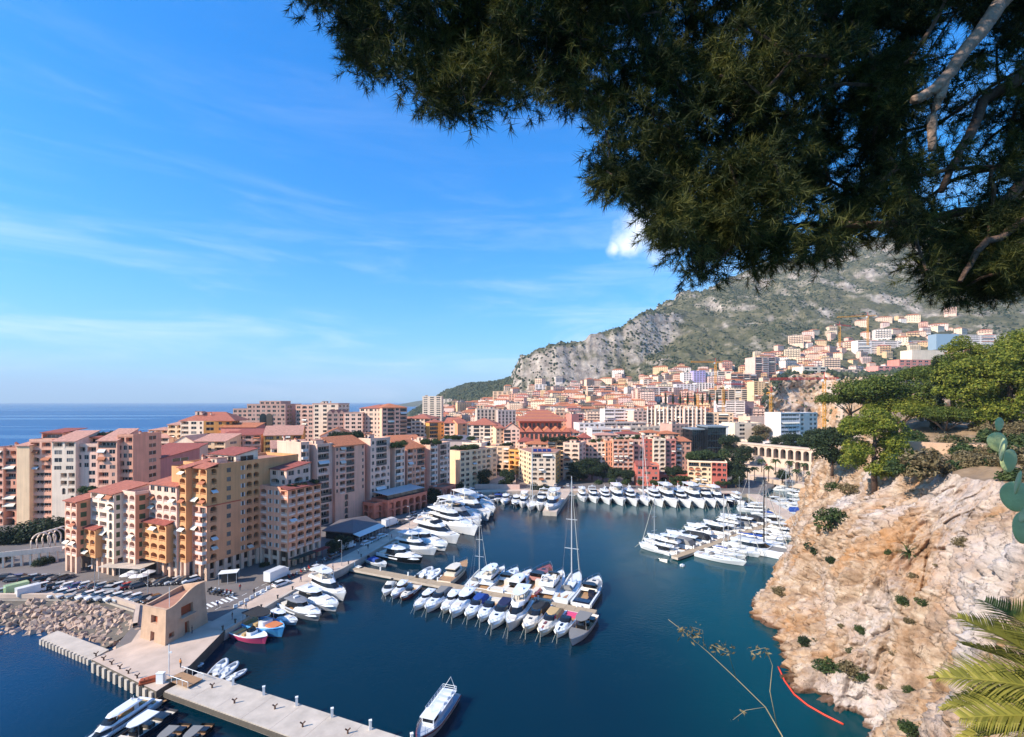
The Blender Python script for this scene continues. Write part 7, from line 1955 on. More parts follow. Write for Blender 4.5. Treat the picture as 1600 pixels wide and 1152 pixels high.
for k in range(7):
 p = gp(842 + k * 9, 763 - (k % 2) * 3); car(p, R(70 + 9 * (k % 3)), ['grey', 'black', 'white', 'silver', 'black', 'white', 'blue'][k], ORD[k] + ' car from the left parked at the head of the stone mole', 'cars at the stone mole')
for k in range(9):
 p = gp(1150 + k * 13, 722 + k * 1.5, 9); car(p, R(-20), ['white', 'grey', 'silver', 'black', 'red', 'white', 'black', 'silver', 'grey'][k], ORD[k] + ' car from the left on the road below the viaduct', 'cars below the viaduct', z=9.0)
# motorbikes
mb = MB(); mb.tube([(.62, 0, .3), (.3, 0, 1.0)], .05, 5); mb.box(-.5, .3, -.16, .16, .4, .75); mb.box(-.75, .1, -.14, .14, .75, .88, 1); mb.tube([(.3, -.32, 1.02), (.3, .32, 1.02)], .03, 5); mb.box(.05, .35, -.14, .14, .75, .95)
MBK = mb.mesh('frame', [PAINT['grey'], M_TYRE])
def moto(p, rz, label, group):
 r = thing('motorbike', label, 'motorbike', (p[0], p[1], 2.0), rz, group); link('frame', MBK, r, mats={0: PAINT[rr.choice(['black', 'grey', 'red', 'white'])]})
 for x in (-.62, .62): link('wheel', U_WHEEL, r, (x, 0, .3), scale=(.9, .5, .9))
for k in range(12):
 p = gp(329 + k * 3.0, 924 + k * .5 + (k % 2) * 3); moto(p, R(70), 'motorbike in the rank behind the watch tower', 'motorbikes behind the watch tower')
for k in range(14):
 p = gp(452 + k * 6.2, 905 - k * 3.1); moto(p, qa + 1.4, 'motorbike in the rank along the quay road', 'motorbikes along the quay road')
# barrier blocks, posts, lamps
jb = MB(); jb.prism([(-.9, -.3), (.9, -.3), (.9, .3), (-.9, .3)], 0, .25); jb.prism([(-.85, -.16), (.85, -.16), (.85, .16), (-.85, .16)], .25, .9); jb_m = jb.mesh('barrier_block', M_WHITE)
for k in range(9):
 p = gp(368 + k * 8.5, 950 - k * 4.8); tag(link('barrier_block', jb_m, None, (p.x, p.y, 2.1), qa - .3, (.5, .8, .8)), ORD[k] + ' white barrier block from the tower beside the zebra crossing', 'barrier', 'barrier blocks by the crossing')
lp = MB(); lp.tube([(0, 0, 0), (0, 0, 7.5)], [.09, .05], 6); lp.tube([(0, 0, 7.4), (.9, 0, 7.7)], .04, 5); lp.box(.7, 1.3, -.14, .14, 7.64, 7.76, 1); lp_m = lp.mesh('street_lamp', [mat('lamp_grey', (.3, .3, .31, 1), .5), M_WHITE])
for k, (x, y) in enumerate(((148, 932), (231, 938), (534, 885), (640, 822), (609, 845), (690, 792), (727, 770), (1155, 768))):
 p = gp(x, y); tag(link('street_lamp', lp_m, None, (p.x, p.y, 2.1), qa + 3.1), ('grey street lamp by the left cars of the promenade row', 'grey street lamp by the right cars of the promenade row', 'grey street lamp at the root of the central pontoon', 'grey street lamp behind the quay yachts', 'grey street lamp behind the black hulled yacht', 'grey street lamp before the salmon arcade end', 'grey street lamp near the head of the quay', 'grey street lamp at the right end of the far quay')[k], 'street lamp', 'street lamps')
for k in range(10):
 p = gp(352 + k * 21, 975 - k * 10.5 - (k > 4) * (k - 4) * -1.2); q_ = Vector(offset_line(quay_line, .25)[0])
 t_ = k / 10; i_ = t_ * 4; a_ = Vector(quay_line[int(i_)]).lerp(Vector(quay_line[int(i_) + 1]), i_ - int(i_)); tag(link('bollard', bo_m, None, (a_.x - .3, a_.y, 2.2)), ORD[k] + ' black iron bollard from the tower along the quay edge', 'bollard', 'bollards on the quay edge')
# kiosk, canopy, parasols
def canopy(p0, w, d, h, rz, m, label, name='canopy'):
 r = thing(name, label, 'canopy', (p0[0], p0[1], 2), rz)
 n = max(3, int(w / 1.2)); pm = bxm('roof_panel', m, (.02, w / n - .02, 0, d, h, h + .1))
 for k in range(n): link('roof_panel', pm, r, (k * w / n, 0, 0))
 mb = MB()
 for x in (.2, w / 2, w - .2):
  for y in (.2, d - .2): mb.tube([(x, y, 0), (x, y, h)], .07, 5)
 mb.obj('post', M_RAILW, r)
 mb = MB(); mb.box(.4, w - .4, d * .55, d - .4, 0, h - .3); mb.obj('counter', M_RAILD, r)
 return r
canopy(gp(152, 905), 13, 5.5, 3.2, -.12, M_CONC, 'pale ribbed canopy roof before the arcade columns')
canopy(gp(340, 915), 4.5, 3, 2.8, .3, M_WHITE, 'small white roofed kiosk below the yellow corner')
ps = MB(); ps.tube([(0, 0, 0), (0, 0, 2.3)], .05, 5); rg = [[(1.6 * math.cos(a), 1.6 * math.sin(a), 2.1) for a in np.linspace(0, 2 * math.pi, 9)[:-1]], [(.05 * math.cos(a), .05 * math.sin(a), 2.75) for a in np.linspace(0, 2 * math.pi, 9)[:-1]]]
ps.loft(rg, 1, closed=True); ps_m = ps.mesh('parasol', [M_RAILW, mat('parasol_cloth', C('#d6d2cc', .95), .8)])
for k, (x, y) in enumerate(((198, 911), (208, 906), (212, 913), (218, 903), (222, 912), (233, 906))):
 p = gp(x, y); tag(link('parasol', ps_m, None, (p.x, p.y, 2)), ORD[k] + ' white parasol from the left of the cafe before the arcade', 'parasol', 'cafe parasols')
aw = MB(); aw.box(-4, 4, -2.2, 0, 2.6, 2.75)
for k in range(4): aw.tube([(-3.8 + k * 2.5, -2.0, 0), (-3.8 + k * 2.5, -2.0, 2.6)], .05, 5)
p = YC + E1 * YLw * .75 + E2 * .6; o = tag(aw.obj('cafe_awning', mat('awning_red', C('#8c2b22', .8), .8)), 'dark red cafe awning at the foot of the rose wing', 'awning'); o.location = (p.x, p.y, 2); o.rotation_euler.z = math.atan2(E1.y, E1.x)
aw2 = MB(); aw2.box(-4, 4, -2.4, 0, 2.7, 2.85)
for k in range(4): aw2.tube([(-3.8 + k * 2.5, -2.2, 0), (-3.8 + k * 2.5, -2.2, 2.7)], .05, 5)
p = YC + E1 * YLw * .3 + E2 * .6; o = tag(aw2.obj('cafe_awning', mat('awning_green', C('#27352d', .8), .8)), 'dark green cafe awning at the corner of the rose wing', 'awning'); o.location = (p.x, p.y, 2); o.rotation_euler.z = math.atan2(E1.y, E1.x)
# white raised walkway and hoops left of the stepped block
wkA, wkB = gp(-30, 892).xy, gp(97, 878).xy; d = wkB - wkA
wk = thing('raised_walkway', 'white raised walkway on columns at the left edge', 'walkway', (wkA.x, wkA.y, 2), math.atan2(d.y, d.x)); Lk = d.length
mb = MB(); mb.box(0, Lk, 0, 4, 3.2, 3.7); mb.obj('deck', WHITEW, wk); mb = MB(); mb.box(0, Lk, -.02, .2, 3.7, 4.7); mb.obj('parapet', WHITEW, wk)
cm_ = bxm('column', WHITEW, (-.25, .25, .3, .8, 0, 3.2))
for k in range(9): link('column', cm_, wk, (Lk * (k + .3) / 9, 0, 0))
for k in range(5):
 mb = MB(); ps_ = [(2.2 * math.cos(a), 0, 2.4 + 2.6 * math.sin(a)) for a in np.linspace(-.4, math.pi + .4, 14)]; mb.tube([(ps_[0][0], 0, 0)] + ps_ + [(ps_[-1][0], 0, 0)], .22, 6)
 p = gp(64 + k * 8.5, 868 - k * 3, 2); o = tag(mb.obj('garden_hoop', WHITEW, smooth=True), ORD[k] + ' white garden hoop from the left beside the pink tower', 'hoop', 'garden hoops'); o.location = (p.x, p.y, 4); o.rotation_euler.z = .9
# orange floating boom by the rock
mb = MB(); bp = [gp(x, y, .1) for x, y in ((1216, 1042), (1226, 1064), (1241, 1085), (1262, 1102), (1288, 1117), (1318, 1132))]
sm2 = []
for k in range(len(bp) - 1):
 for j in range(4): sm2.append(bp[k].lerp(bp[k + 1], j / 4))
sm2.append(bp[-1]); mb.tube(sm2, .15, 7); tag(mb.obj('floating_boom', mat('boom_orange', C('#e0442a', .9), .6), smooth=True), 'orange red floating boom curving along the foot of the rock', 'boom')
mb = MB(); p = gp(1066, 884, .2); mb.tube([(0, 0, -.3), (0, 0, .5)], .7, 10); mb.tube([(0, 0, .5), (0, 0, .8)], .15, 6); o = tag(mb.obj('mooring_buoy', M_WHITE), 'white mooring buoy off the tip of the right pontoon', 'buoy'); o.location = (p.x, p.y, 0)
# ---------------------------------------------------------------- people
def person_mesh(pose):
 me = bpy.data.meshes.new('p'); bm = bmesh.new(); V = {}
 st = .16 if pose == 'walk' else .03
 J = {'pel': (0, 0, .95, .15), 'belly': (0, 0, 1.12, .14), 'chest': (0, 0, 1.34, .16), 'neck': (0, 0, 1.50, .06), 'head': (.015, 0, 1.60, .10), 'crown': (0, 0, 1.72, .085)}
 E = [('pel', 'belly'), ('belly', 'chest'), ('chest', 'neck'), ('neck', 'head'), ('head', 'crown')]
 for sg, n_ in ((-1, 'r'), (1, 'l')):
  f = st * sg
  J.update({n_ + 'hip': (0, sg * .10, .90, .10), n_ + 'knee': (f * .8 + .03, sg * .11, .48, .065), n_ + 'ank': (f * 1.1 - .02, sg * .11, .08, .045), n_ + 'toe': (f * 1.1 + .14, sg * .12, .04, .035),
     n_ + 'sho': (0, sg * .19, 1.42, .065), n_ + 'elb': (-f * .5 - .02, sg * .25, 1.14, .045), n_ + 'wri': (-f * .9 + .06, sg * .25, .90, .033), n_ + 'hand': (-f * 1.0 + .08, sg * .25, .80, .035)})
  E += [('pel', n_ + 'hip'), (n_ + 'hip', n_ + 'knee'), (n_ + 'knee', n_ + 'ank'), (n_ + 'ank', n_ + 'toe'), ('chest', n_ + 'sho'), (n_ + 'sho', n_ + 'elb'), (n_ + 'elb', n_ + 'wri'), (n_ + 'wri', n_ + 'hand')]
 for k_, v in J.items(): V[k_] = bm.verts.new(v[:3])
 for a, b in E: bm.edges.new((V[a], V[b]))
 bm.to_mesh(me); bm.free()
 o = bpy.data.objects.new('p', me); COL.objects.link(o)
 mo = o.modifiers.new('s', 'SKIN')
 for k_, (v, sv) in enumerate(zip(J.values(), me.skin_vertices[0].data)): sv.radius = (v[3], v[3] * (1.0 if k_ not in (0, 1, 2) else 1.25)); sv.use_root = (k_ == 0)
 sb = o.modifiers.new('b', 'SUBSURF'); sb.levels = 1; sb.render_levels = 1
 dg = bpy.context.evaluated_depsgraph_get(); ev = o.evaluated_get(dg); out = bpy.data.meshes.new_from_object(ev)
 bpy.data.objects.remove(o)
 for m_ in (mat('skin', C('#c08a6c', .8), .6), mat('shirt', (.5, .5, .52, 1), .8), mat('trousers', (.05, .06, .09, 1), .8), mat('hair', (.03, .02, .015, 1), .7), mat('shoes', (.03, .03, .03, 1), .6)): out.materials.append(m_)
 for f in out.polygons:
  c_ = f.center; f.use_smooth = True
  f.material_index = 4 if c_.z < .09 else 2 if c_.z < .97 and abs(c_.y) < .2 else 3 if (c_.z > 1.66 or (c_.z > 1.56 and c_.x < -.03)) else 0 if (c_.z > 1.47 or (abs(c_.y) > .2 and c_.z < 1.18)) else 1
 return out
PM = {k_: person_mesh(k_) for k_ in ('walk', 'stand')}
SH = {n_: mat('shirt_' + n_, c_, .8) for n_, c_ in (('white', (.7, .7, .68, 1)), ('red', (.45, .04, .04, 1)), ('blue', (.05, .12, .35, 1)), ('black', (.02, .02, .02, 1)), ('orange', (.6, .22, .05, 1)))}
pp = [(384, 952, 'white', 'walk', 'walking on the quay below the barrier blocks'), (397, 930, 'black', 'walk', 'walking across the road by the crossing'), (375, 923, 'red', 'stand', 'standing by the crossing'), (363, 968, 'black', 'stand', 'standing on the quay near the tower'),
  (300, 990, 'black', 'stand', 'standing before the tower door'), (470, 910, 'blue', 'walk', 'walking on the quay beside the white yachts'), (520, 890, 'white', 'walk', 'walking near the pontoon root'), (560, 866, 'white', 'walk', 'walking on the quay beyond the pontoon root'),
  (575, 858, 'black', 'stand', 'standing on the quay beyond the pontoon root'), (612, 842, 'red', 'walk', 'walking on the quay behind the black hulled yacht'), (282, 1044, 'orange', 'stand', 'standing by the gangway'), (640, 832, 'white', 'walk', 'walking on the quay before the box truck'), (340, 950, 'blue', 'walk', 'walking on the zebra crossing by the tower')]
for k, (x, y, c_, ps_, lb) in enumerate(pp):
 p = gp(x, y, 2.1); o = link('person', PM[ps_], None, (p.x, p.y, 2.12), rr.uniform(0, 6.2), mats={1: SH[c_]}); tag(o, f'person in a {c_} top {lb}', 'person', 'people on the quay')
# ================================================================== vegetation
def leaf_mat(name, c0, c1, c2, trans=.25, scale=.8):
 m = bpy.data.materials.new(name); N, L, P = nodes_of(m)
 g = N.new('ShaderNodeNewGeometry'); t = N.new('ShaderNodeTexNoise'); t.inputs['Scale'].default_value = scale; t.inputs['Detail'].default_value = 4
 L.new(g.outputs['Position'], t.inputs['Vector'])
 a = N.new('ShaderNodeMath'); a.operation = 'MULTIPLY_ADD'; a.inputs[1].default_value = .35; L.new(g.outputs['Random Per Island'], a.inputs[0])
 s = N.new('ShaderNodeMath'); s.operation = 'SUBTRACT'; s.inputs[1].default_value = .17; L.new(t.outputs['Fac'], s.inputs[0]); L.new(s.outputs[0], a.inputs[2])
 r = N.new('ShaderNodeValToRGB'); L.new(a.outputs[0], r.inputs[0]); e = r.color_ramp.elements; e.new(.5)
 for k, (p_, c_) in enumerate(((.28, c0), (.5, c1), (.74, c2))): e[k].position = p_; e[k].color = c_ + (1,)
 L.new(r.outputs[0], P.inputs['Base Color']); P.inputs['Roughness'].default_value = .65; P.inputs['Specular IOR Level'].default_value = .25
 tr = N.new('ShaderNodeBsdfTranslucent'); L.new(r.outputs[0], tr.inputs['Color'])
 mx = N.new('ShaderNodeMixShader'); mx.inputs[0].default_value = trans
 o = N['Material Output']; L.new(P.outputs[0], mx.inputs[1]); L.new(tr.outputs[0], mx.inputs[2]); L.new(mx.outputs[0], o.inputs['Surface'])
 return m
M_PINE = leaf_mat('pine_foliage', (.05, .085, .012), (.17, .20, .025), (.36, .34, .05), .35)
M_PINED = leaf_mat('deep_pine_foliage', (.03, .055, .012), (.09, .125, .022), (.20, .22, .04), .32)
M_DARKL = leaf_mat('dark_foliage', (.010, .020, .009), (.025, .042, .016), (.055, .075, .025))
M_MIDL = leaf_mat('mid_foliage', (.018, .036, .012), (.045, .075, .022), (.10, .12, .035))
M_DRYL = leaf_mat('dry_foliage', (.09, .065, .03), (.17, .13, .06), (.28, .22, .12))
M_NEED = leaf_mat('pine_needles', (.011, .021, .008), (.034, .048, .013), (.15, .145, .032), .28, 2.2)
M_BARK = mat('bark', C('#6f5546', .7), .95, var=.3, vscale=2.5, bump=.8, bscale=9)
M_BARKP = mat('pale_bark', C('#a58a78', .8), .95, var=.25, vscale=3, bump=.8, bscale=12)
M_FROND = leaf_mat('palm_frond', (.12, .12, .02), (.26, .24, .04), (.44, .36, .08), .35)
def leaves(centres, radii, n, size, seed, flat=1.0, up=.5, tri=False, shell=.55):
 """n leaf-sized faces spread over the outer part of ellipsoidal clumps"""
 g = np.random.default_rng(seed); C_ = np.asarray(centres, float); Rr = np.asarray(radii, float)
 if Rr.ndim == 1: Rr = np.stack([Rr, Rr, Rr * flat], 1)
 w = (Rr[:, 0] * Rr[:, 1]); idx = g.choice(len(C_), n, p=w / w.sum())
 d = g.normal(size=(n, 3)); d /= np.linalg.norm(d, axis=1)[:, None]
 low_ = d[:, 2] < -.35; d[low_, 2] *= .4; d /= np.linalg.norm(d, axis=1)[:, None]
 rad = shell + (1.06 - shell) * g.random(n) ** .6; P = C_[idx] + d * Rr[idx] * rad[:, None]
 nrm = d * (1 - up) + g.normal(size=(n, 3)) * .55 + np.array([0, 0, up]); nrm /= np.linalg.norm(nrm, axis=1)[:, None]
 a = np.cross(nrm, g.normal(size=(n, 3))); a /= np.linalg.norm(a, axis=1)[:, None]; b = np.cross(nrm, a)
 s = (size * (.6 + .8 * g.random(n)))[:, None]
 V = np.stack([P - a * s, P + b * s * .55, P + a * s, P - b * s * .55], 1).reshape(-1, 3)
 return V, np.arange(n * 4).reshape(n, 4)
def crown_obj(name, parent, V, Fc, m): return link(name, np_mesh(name, V, Fc, m), parent)
def blobs(seed, n, rx, ry, rz, r0, r1, cz=0.0, umb=False):
 g = random.Random(seed); out, rad = [], []
 for k in range(n):
  while True:
   p = (g.uniform(-1, 1), g.uniform(-1, 1), g.uniform(-1, 1))
   if sum(v * v for v in p) < 1 and (not umb or p[2] > -.25): break
  out.append((p[0] * rx, p[1] * ry, cz + p[2] * rz)); rad.append(g.uniform(r0, r1))
 return out, rad
def tree_meshes(seed, kind):
 """meshes (crown, trunk) of a unit tree about 10 m tall"""
 mb = MB(); g = random.Random(seed)
 if kind == 'umbrella':
  c_, r_ = blobs(seed, 26, 4.6, 4.6, 1.7, 1.1, 1.9, 7.6, True); V, Fc = leaves(c_, r_, 19000, .135, seed, .7, .6); m = M_PINE
  mb.tube([(0, 0, -1), (.15, .1, 2.5), (.3, 0, 5.2)], [.38, .3, .24], 7)
  for k in range(7):
   a = k * .9 + g.random(); mb.tube([(.25, 0, 4.4 + .15 * k), (1.6 * math.cos(a), 1.6 * math.sin(a), 6.2), (3.4 * math.cos(a), 3.4 * math.sin(a), 7.4)], [.16, .1, .05], 5)
 elif kind == 'pine':
  c_, r_ = blobs(seed, 34, 3.8, 3.8, 4.0, 1.0, 1.7, 5.6); V, Fc = leaves(c_, r_, 23000, .14, seed, .75, .5); m = M_PINE
  mb.tube([(0, 0, -1), (.2, 0, 3), (0, .1, 8)], [.4, .3, .12], 7)
 elif kind == 'round':
  c_, r_ = blobs(seed, 18, 2.6, 2.6, 2.2, 1.0, 1.6, 4.2); V, Fc = leaves(c_, r_, 5200, .2, seed, .9, .4); m = M_DARKL
  mb.tube([(0, 0, -.5), (0, 0, 3.2)], [.25, .16], 6)
 elif kind == 'shrub':
  c_, r_ = blobs(seed, 9, .9, .9, .45, .45, .75, .6); V, Fc = leaves(c_, r_, 1000, .13, seed, .9, .4); m = M_MIDL
  mb.tube([(0, 0, -.2), (0, 0, .6)], [.08, .05], 5)
 elif kind == 'cypress':
  c_ = [(0, 0, 1 + k * .8) for k in range(11)]; r_ = [(.9 - abs(k - 3) * .08,) * 2 + (.9,) for k in range(11)]; V, Fc = leaves(c_, r_, 1500, .26, seed, 1, .3); m = M_DARKL
  mb.tube([(0, 0, -.5), (0, 0, 2)], [.2, .12], 6)
 elif kind == 'palm':
  Vs, Fs, off = [], [], 0; gg = np.random.default_rng(seed)
  for k in range(22):
   a = k * 2.4; el = .9 - (k % 6) * .3; pts = []
   for j in range(7):
    t = j / 6; rr_ = 2.6 * t; z = 7.0 + rr_ * math.sin(el) * (1 - .5 * t) - 1.3 * t * t; pts.append((rr_ * math.cos(a) * math.cos(el * .5), rr_ * math.sin(a) * math.cos(el * .5), z))
   for j in range(6):
    p, q_ = np.array(pts[j]), np.array(pts[j + 1]); s = np.array([-math.sin(a), math.cos(a), 0]) * (.45 * (1 - abs(j - 2) / 6)); dz = np.array([0, 0, -.28])
    for sg in (-1, 1):
     Vs += [p, q_, q_ + sg * s + dz, p + sg * s + dz]; Fs.append([off, off + 1, off + 2, off + 3]); off += 4
  V, Fc, m = np.array(Vs), np.array(Fs), M_MIDL
  mb.tube([(0, 0, -.3), (.1, 0, 3), (0, 0, 7)], [.24, .17, .2], 7)
 return np_mesh('crown', V, Fc, m), mb.mesh('trunk', M_BARK if kind != 'umbrella' else M_BARKP, True)
TM = {}
for kd, n_ in (('umbrella', 3), ('pine', 3), ('round', 3), ('shrub', 4), ('cypress', 1), ('palm', 2)): TM[kd] = [tree_meshes(31 + 7 * k, kd) for k in range(n_)]
NM = {'umbrella': ('umbrella_pine', 'tree'), 'pine': ('pine_tree', 'tree'), 'round': ('round_tree', 'tree'), 'shrub': ('shrub', 'shrub'), 'cypress': ('cypress_tree', 'tree'), 'palm': ('palm_tree', 'palm')}
def tree(kd, p, s, label, group=None, rz=None, sz=1.0, leafm=None, k=None):
 g = rr; cm, tm = TM[kd][g.randrange(len(TM[kd])) if k is None else k % len(TM[kd])]
 r = thing(NM[kd][0], label, NM[kd][1], p, g.uniform(0, 6.28) if rz is None else rz, group, (s, s, s * sz))
 link('crown', cm, r, mats={0: leafm} if leafm else None); link('trunk', tm, r); return r
# pines on the rock at the right
def ground_rock(x, y):
 d = np.hypot(PL[..., 0] - x, PL[..., 1] - y); i = np.unravel_index(d.argmin(), d.shape); return float(PL[i][2])
def tree_at(kd, px, pyc, D_, hpx, label, group=None, sz=1.0, leafm=None, k=0, top=None):
 """tree whose crown is centred at (px, pyc) and hpx tall"""
 x = xat(px, D_); zc = zat(pyc, D_); h = hpx / F * D_
 s = h / {'umbrella': 5.2, 'pine': 9.6, 'round': 6.4}[kd]; cz = {'umbrella': 7.6, 'pine': 5.6, 'round': 4.2}[kd]
 return tree(kd, (x, D_, zc - cz * s * sz), s, label, group, sz=sz, leafm=leafm, k=k)
tree_at('pine', 1366, 694, 112, 112, 'rounded yellow green pine on the left brow of the rock', k=0)
tree_at('umbrella', 1330, 626, 165, 42, 'small dark umbrella pine leftmost of the terrace pines', k=1, leafm=M_PINED)
tree_at('umbrella', 1385, 612, 150, 66, 'wide umbrella pine left of the cypress on the terrace', k=0, leafm=M_PINED)
tree_at('umbrella', 1405, 640, 145, 46, 'lower umbrella pine with bare pale limbs on the terrace', k=2)
tree_at('umbrella', 1440, 590, 158, 50, 'flat topped umbrella pine behind the cypress', k=1, leafm=M_PINED)
tree('cypress', (xat(1462, 140), 140, zat(675, 140)), 2.1, 'slim dark cypress between the terrace pines', sz=1.1)
tree_at('pine', 1502, 560, 150, 80, 'tall bright green pine crown behind the big yellow pine', k=1)
tree_at('pine', 1530, 606, 132, 120, 'big yellow green pine right of the cypress', k=2)
tree_at('pine', 1580, 600, 128, 130, 'large olive pine at the right edge of the terrace', k=0)
tree_at('umbrella', 1480, 650, 136, 44, 'low spreading pine below the cypress', k=0, leafm=M_PINED)
tree_at('pine', 1490, 590, 140, 84, 'olive pine just right of the cypress', k=1, leafm=M_PINED)
tree_at('pine', 1625, 560, 130, 120, 'pine cut by the right picture edge', k=2)
for k, (x, y, D_, h) in enumerate(((1300, 700, 150, 60), (1318, 680, 170, 50), (1285, 690, 200, 46), (1340, 672, 160, 40))):
 tree_at('round', x, y, D_, h, ORD[(0, 2, 3, 1)[k]] + ' dark round tree from the front on the shady slope left of the rock pine', 'trees on the shady slope', k=k)
for k, (x, y, D_, h) in enumerate(((1236, 690, 300, 30), (1256, 688, 296, 34), (1278, 688, 290, 40), (1215, 692, 306, 22), (1296, 684, 280, 40), (1180, 690, 330, 22))):
 tree_at('round', x, y, D_, h, ORD[(2, 3, 4, 1, 5, 0)[k]] + ' round tree from the left in the clump above the viaduct arches', 'trees above the viaduct', k=k, leafm=(M_MIDL if k in (1, 4) else None))
# retaining wall and railing on the terrace
r = MB(); p0, p1 = Vector((xat(1385, 118), 118)), Vector((xat(1640, 100), 100)); nn = Vector((.1, 1)).normalized()
r.prism([tuple(p0), tuple(p1), tuple(p1 + nn * 1.2), tuple(p0 + nn * 1.2)], 30, lambda p: 39.6 if p[0] < 90 else 40.2); tag(r.obj('terrace_wall', M_SANDST), 'pale stone terrace wall below the pines on the rock', 'wall')
# shrubs of the cliff top and face
g = random.Random(11)
dry = 0
for k in range(36):
 j = int(NS * g.uniform(.22, .66)); e = CL[NT - 1, j]; t = g.uniform(0, .34); o_ = OUT[j]; x, y = e[0] + (o_[0] - e[0]) * t * .4, e[1] + (o_[1] - e[1]) * t * .4
 z = ground_rock(x, y); isd = g.random() < .55
 tree('shrub', (x, y, z - .2), g.uniform(1.2, 2.4), 'dry straw coloured shrub on the brow of the rock' if isd else 'green shrub on the brow of the rock', 'dry shrubs on the brow' if isd else 'green shrubs on the brow', leafm=M_DRYL if isd else M_MIDL)
def cliff_pt(px, py):
 X, Y, Z = CL[..., 0], CL[..., 1], CL[..., 2]; u_ = 800 + F * X / np.maximum(Y, 1); v_ = HZ - (Z - H) / np.maximum(Y, 1) * F
 d = (u_ - px) ** 2 + (v_ - py) ** 2; d = d + (Y > 150) * 1e6 + Y * .6; i = np.unravel_index(d.argmin(), d.shape); return Vector(CL[i])
for k, (x, y, s, wh) in enumerate(((1295, 820, 2.6, 'big grey green shrub on the left shoulder of the cliff'), (1275, 862, 2.0, 'dark shrub below the big one on the left cliff edge'), (1302, 876, 1.1, 'small dark shrub right of the left cliff edge'), (1262, 1002, 1.3, 'small green shrub low on the cliff near the dark crack'),
  (1290, 1046, 1.6, 'olive shrub above the foot of the cliff'), (1332, 1052, 1.4, 'dry olive shrub above the inlet'), (1215, 925, 1.4, 'pale shrub on the low spur by the water'), (1300, 762, 1.8, 'hanging shrub on the upper left cliff'), (1345, 985, .8, 'tiny shrub in the middle of the cliff face'), (1440, 940, .8, 'tiny green tuft on the cliff face'), (1425, 1135, 1.2, 'spiky tuft at the bottom of the cliff face'), (1330, 770, 2.0, 'brownish shrub under the rounded rock pine'))):
 p = cliff_pt(x, y); tree('shrub', p + Vector((-.3, -.3, -.3)), s, wh, None, leafm=(M_DRYL if 'dry' in wh or 'brown' in wh or 'pale' in wh else M_DARKL if 'dark' in wh else M_MIDL))
for k in range(28):
 i, j = int(NT * g.uniform(.12, .95)), int(NS * g.uniform(.22, .70)); p = Vector(CL[i, j]); isd = g.random() < .65
 tree('shrub', p + Vector((-.1, -.1, -.25)), g.uniform(.3, .9), 'small dry tuft rooted in the cliff face' if isd else 'small green tuft rooted in the cliff face', 'dry tufts on the cliff' if isd else 'green tufts on the cliff', sz=g.uniform(.6, 1.3), leafm=M_DRYL if isd else M_MIDL)
# rosette plant (small palm) growing from the cliff face
p = cliff_pt(1420, 862); rt = thing('rosette_plant', 'spiky dark green rosette plant growing from the cliff face', 'plant', p + Vector((-.5, -.6, 0)), 0)
lm = MB(); lm.loft([[(0, -.10, 0), (0, .10, 0)], [(.9, -.13, .35), (.9, .13, .35)], [(1.7, -.07, .35), (1.7, .07, .35)], [(2.3, -.01, .1), (2.3, .01, .1)]]); lme = lm.mesh('leaf', M_MIDL)
for k in range(34): o = link('leaf', lme, rt); o.rotation_euler = (g.uniform(-.3, .3), g.uniform(-1.0, .7), k * 2.4); o.scale = (g.uniform(.7, 1.1),) * 3
for k in range(38):
 D_ = g.uniform(88, 132); px = g.uniform(1395, 1640); x = xat(px, D_); z = ground_rock(x, D_); c_ = g.random()
 if z < 30: continue
 tree('shrub', (x, D_, z - .2), g.uniform(1.4, 3.2), 'green shrub under the terrace pines' if c_ < .6 else 'dry shrub under the terrace pines', 'green terrace shrubs' if c_ < .6 else 'dry terrace shrubs', leafm=M_MIDL if c_ < .6 else M_DRYL)
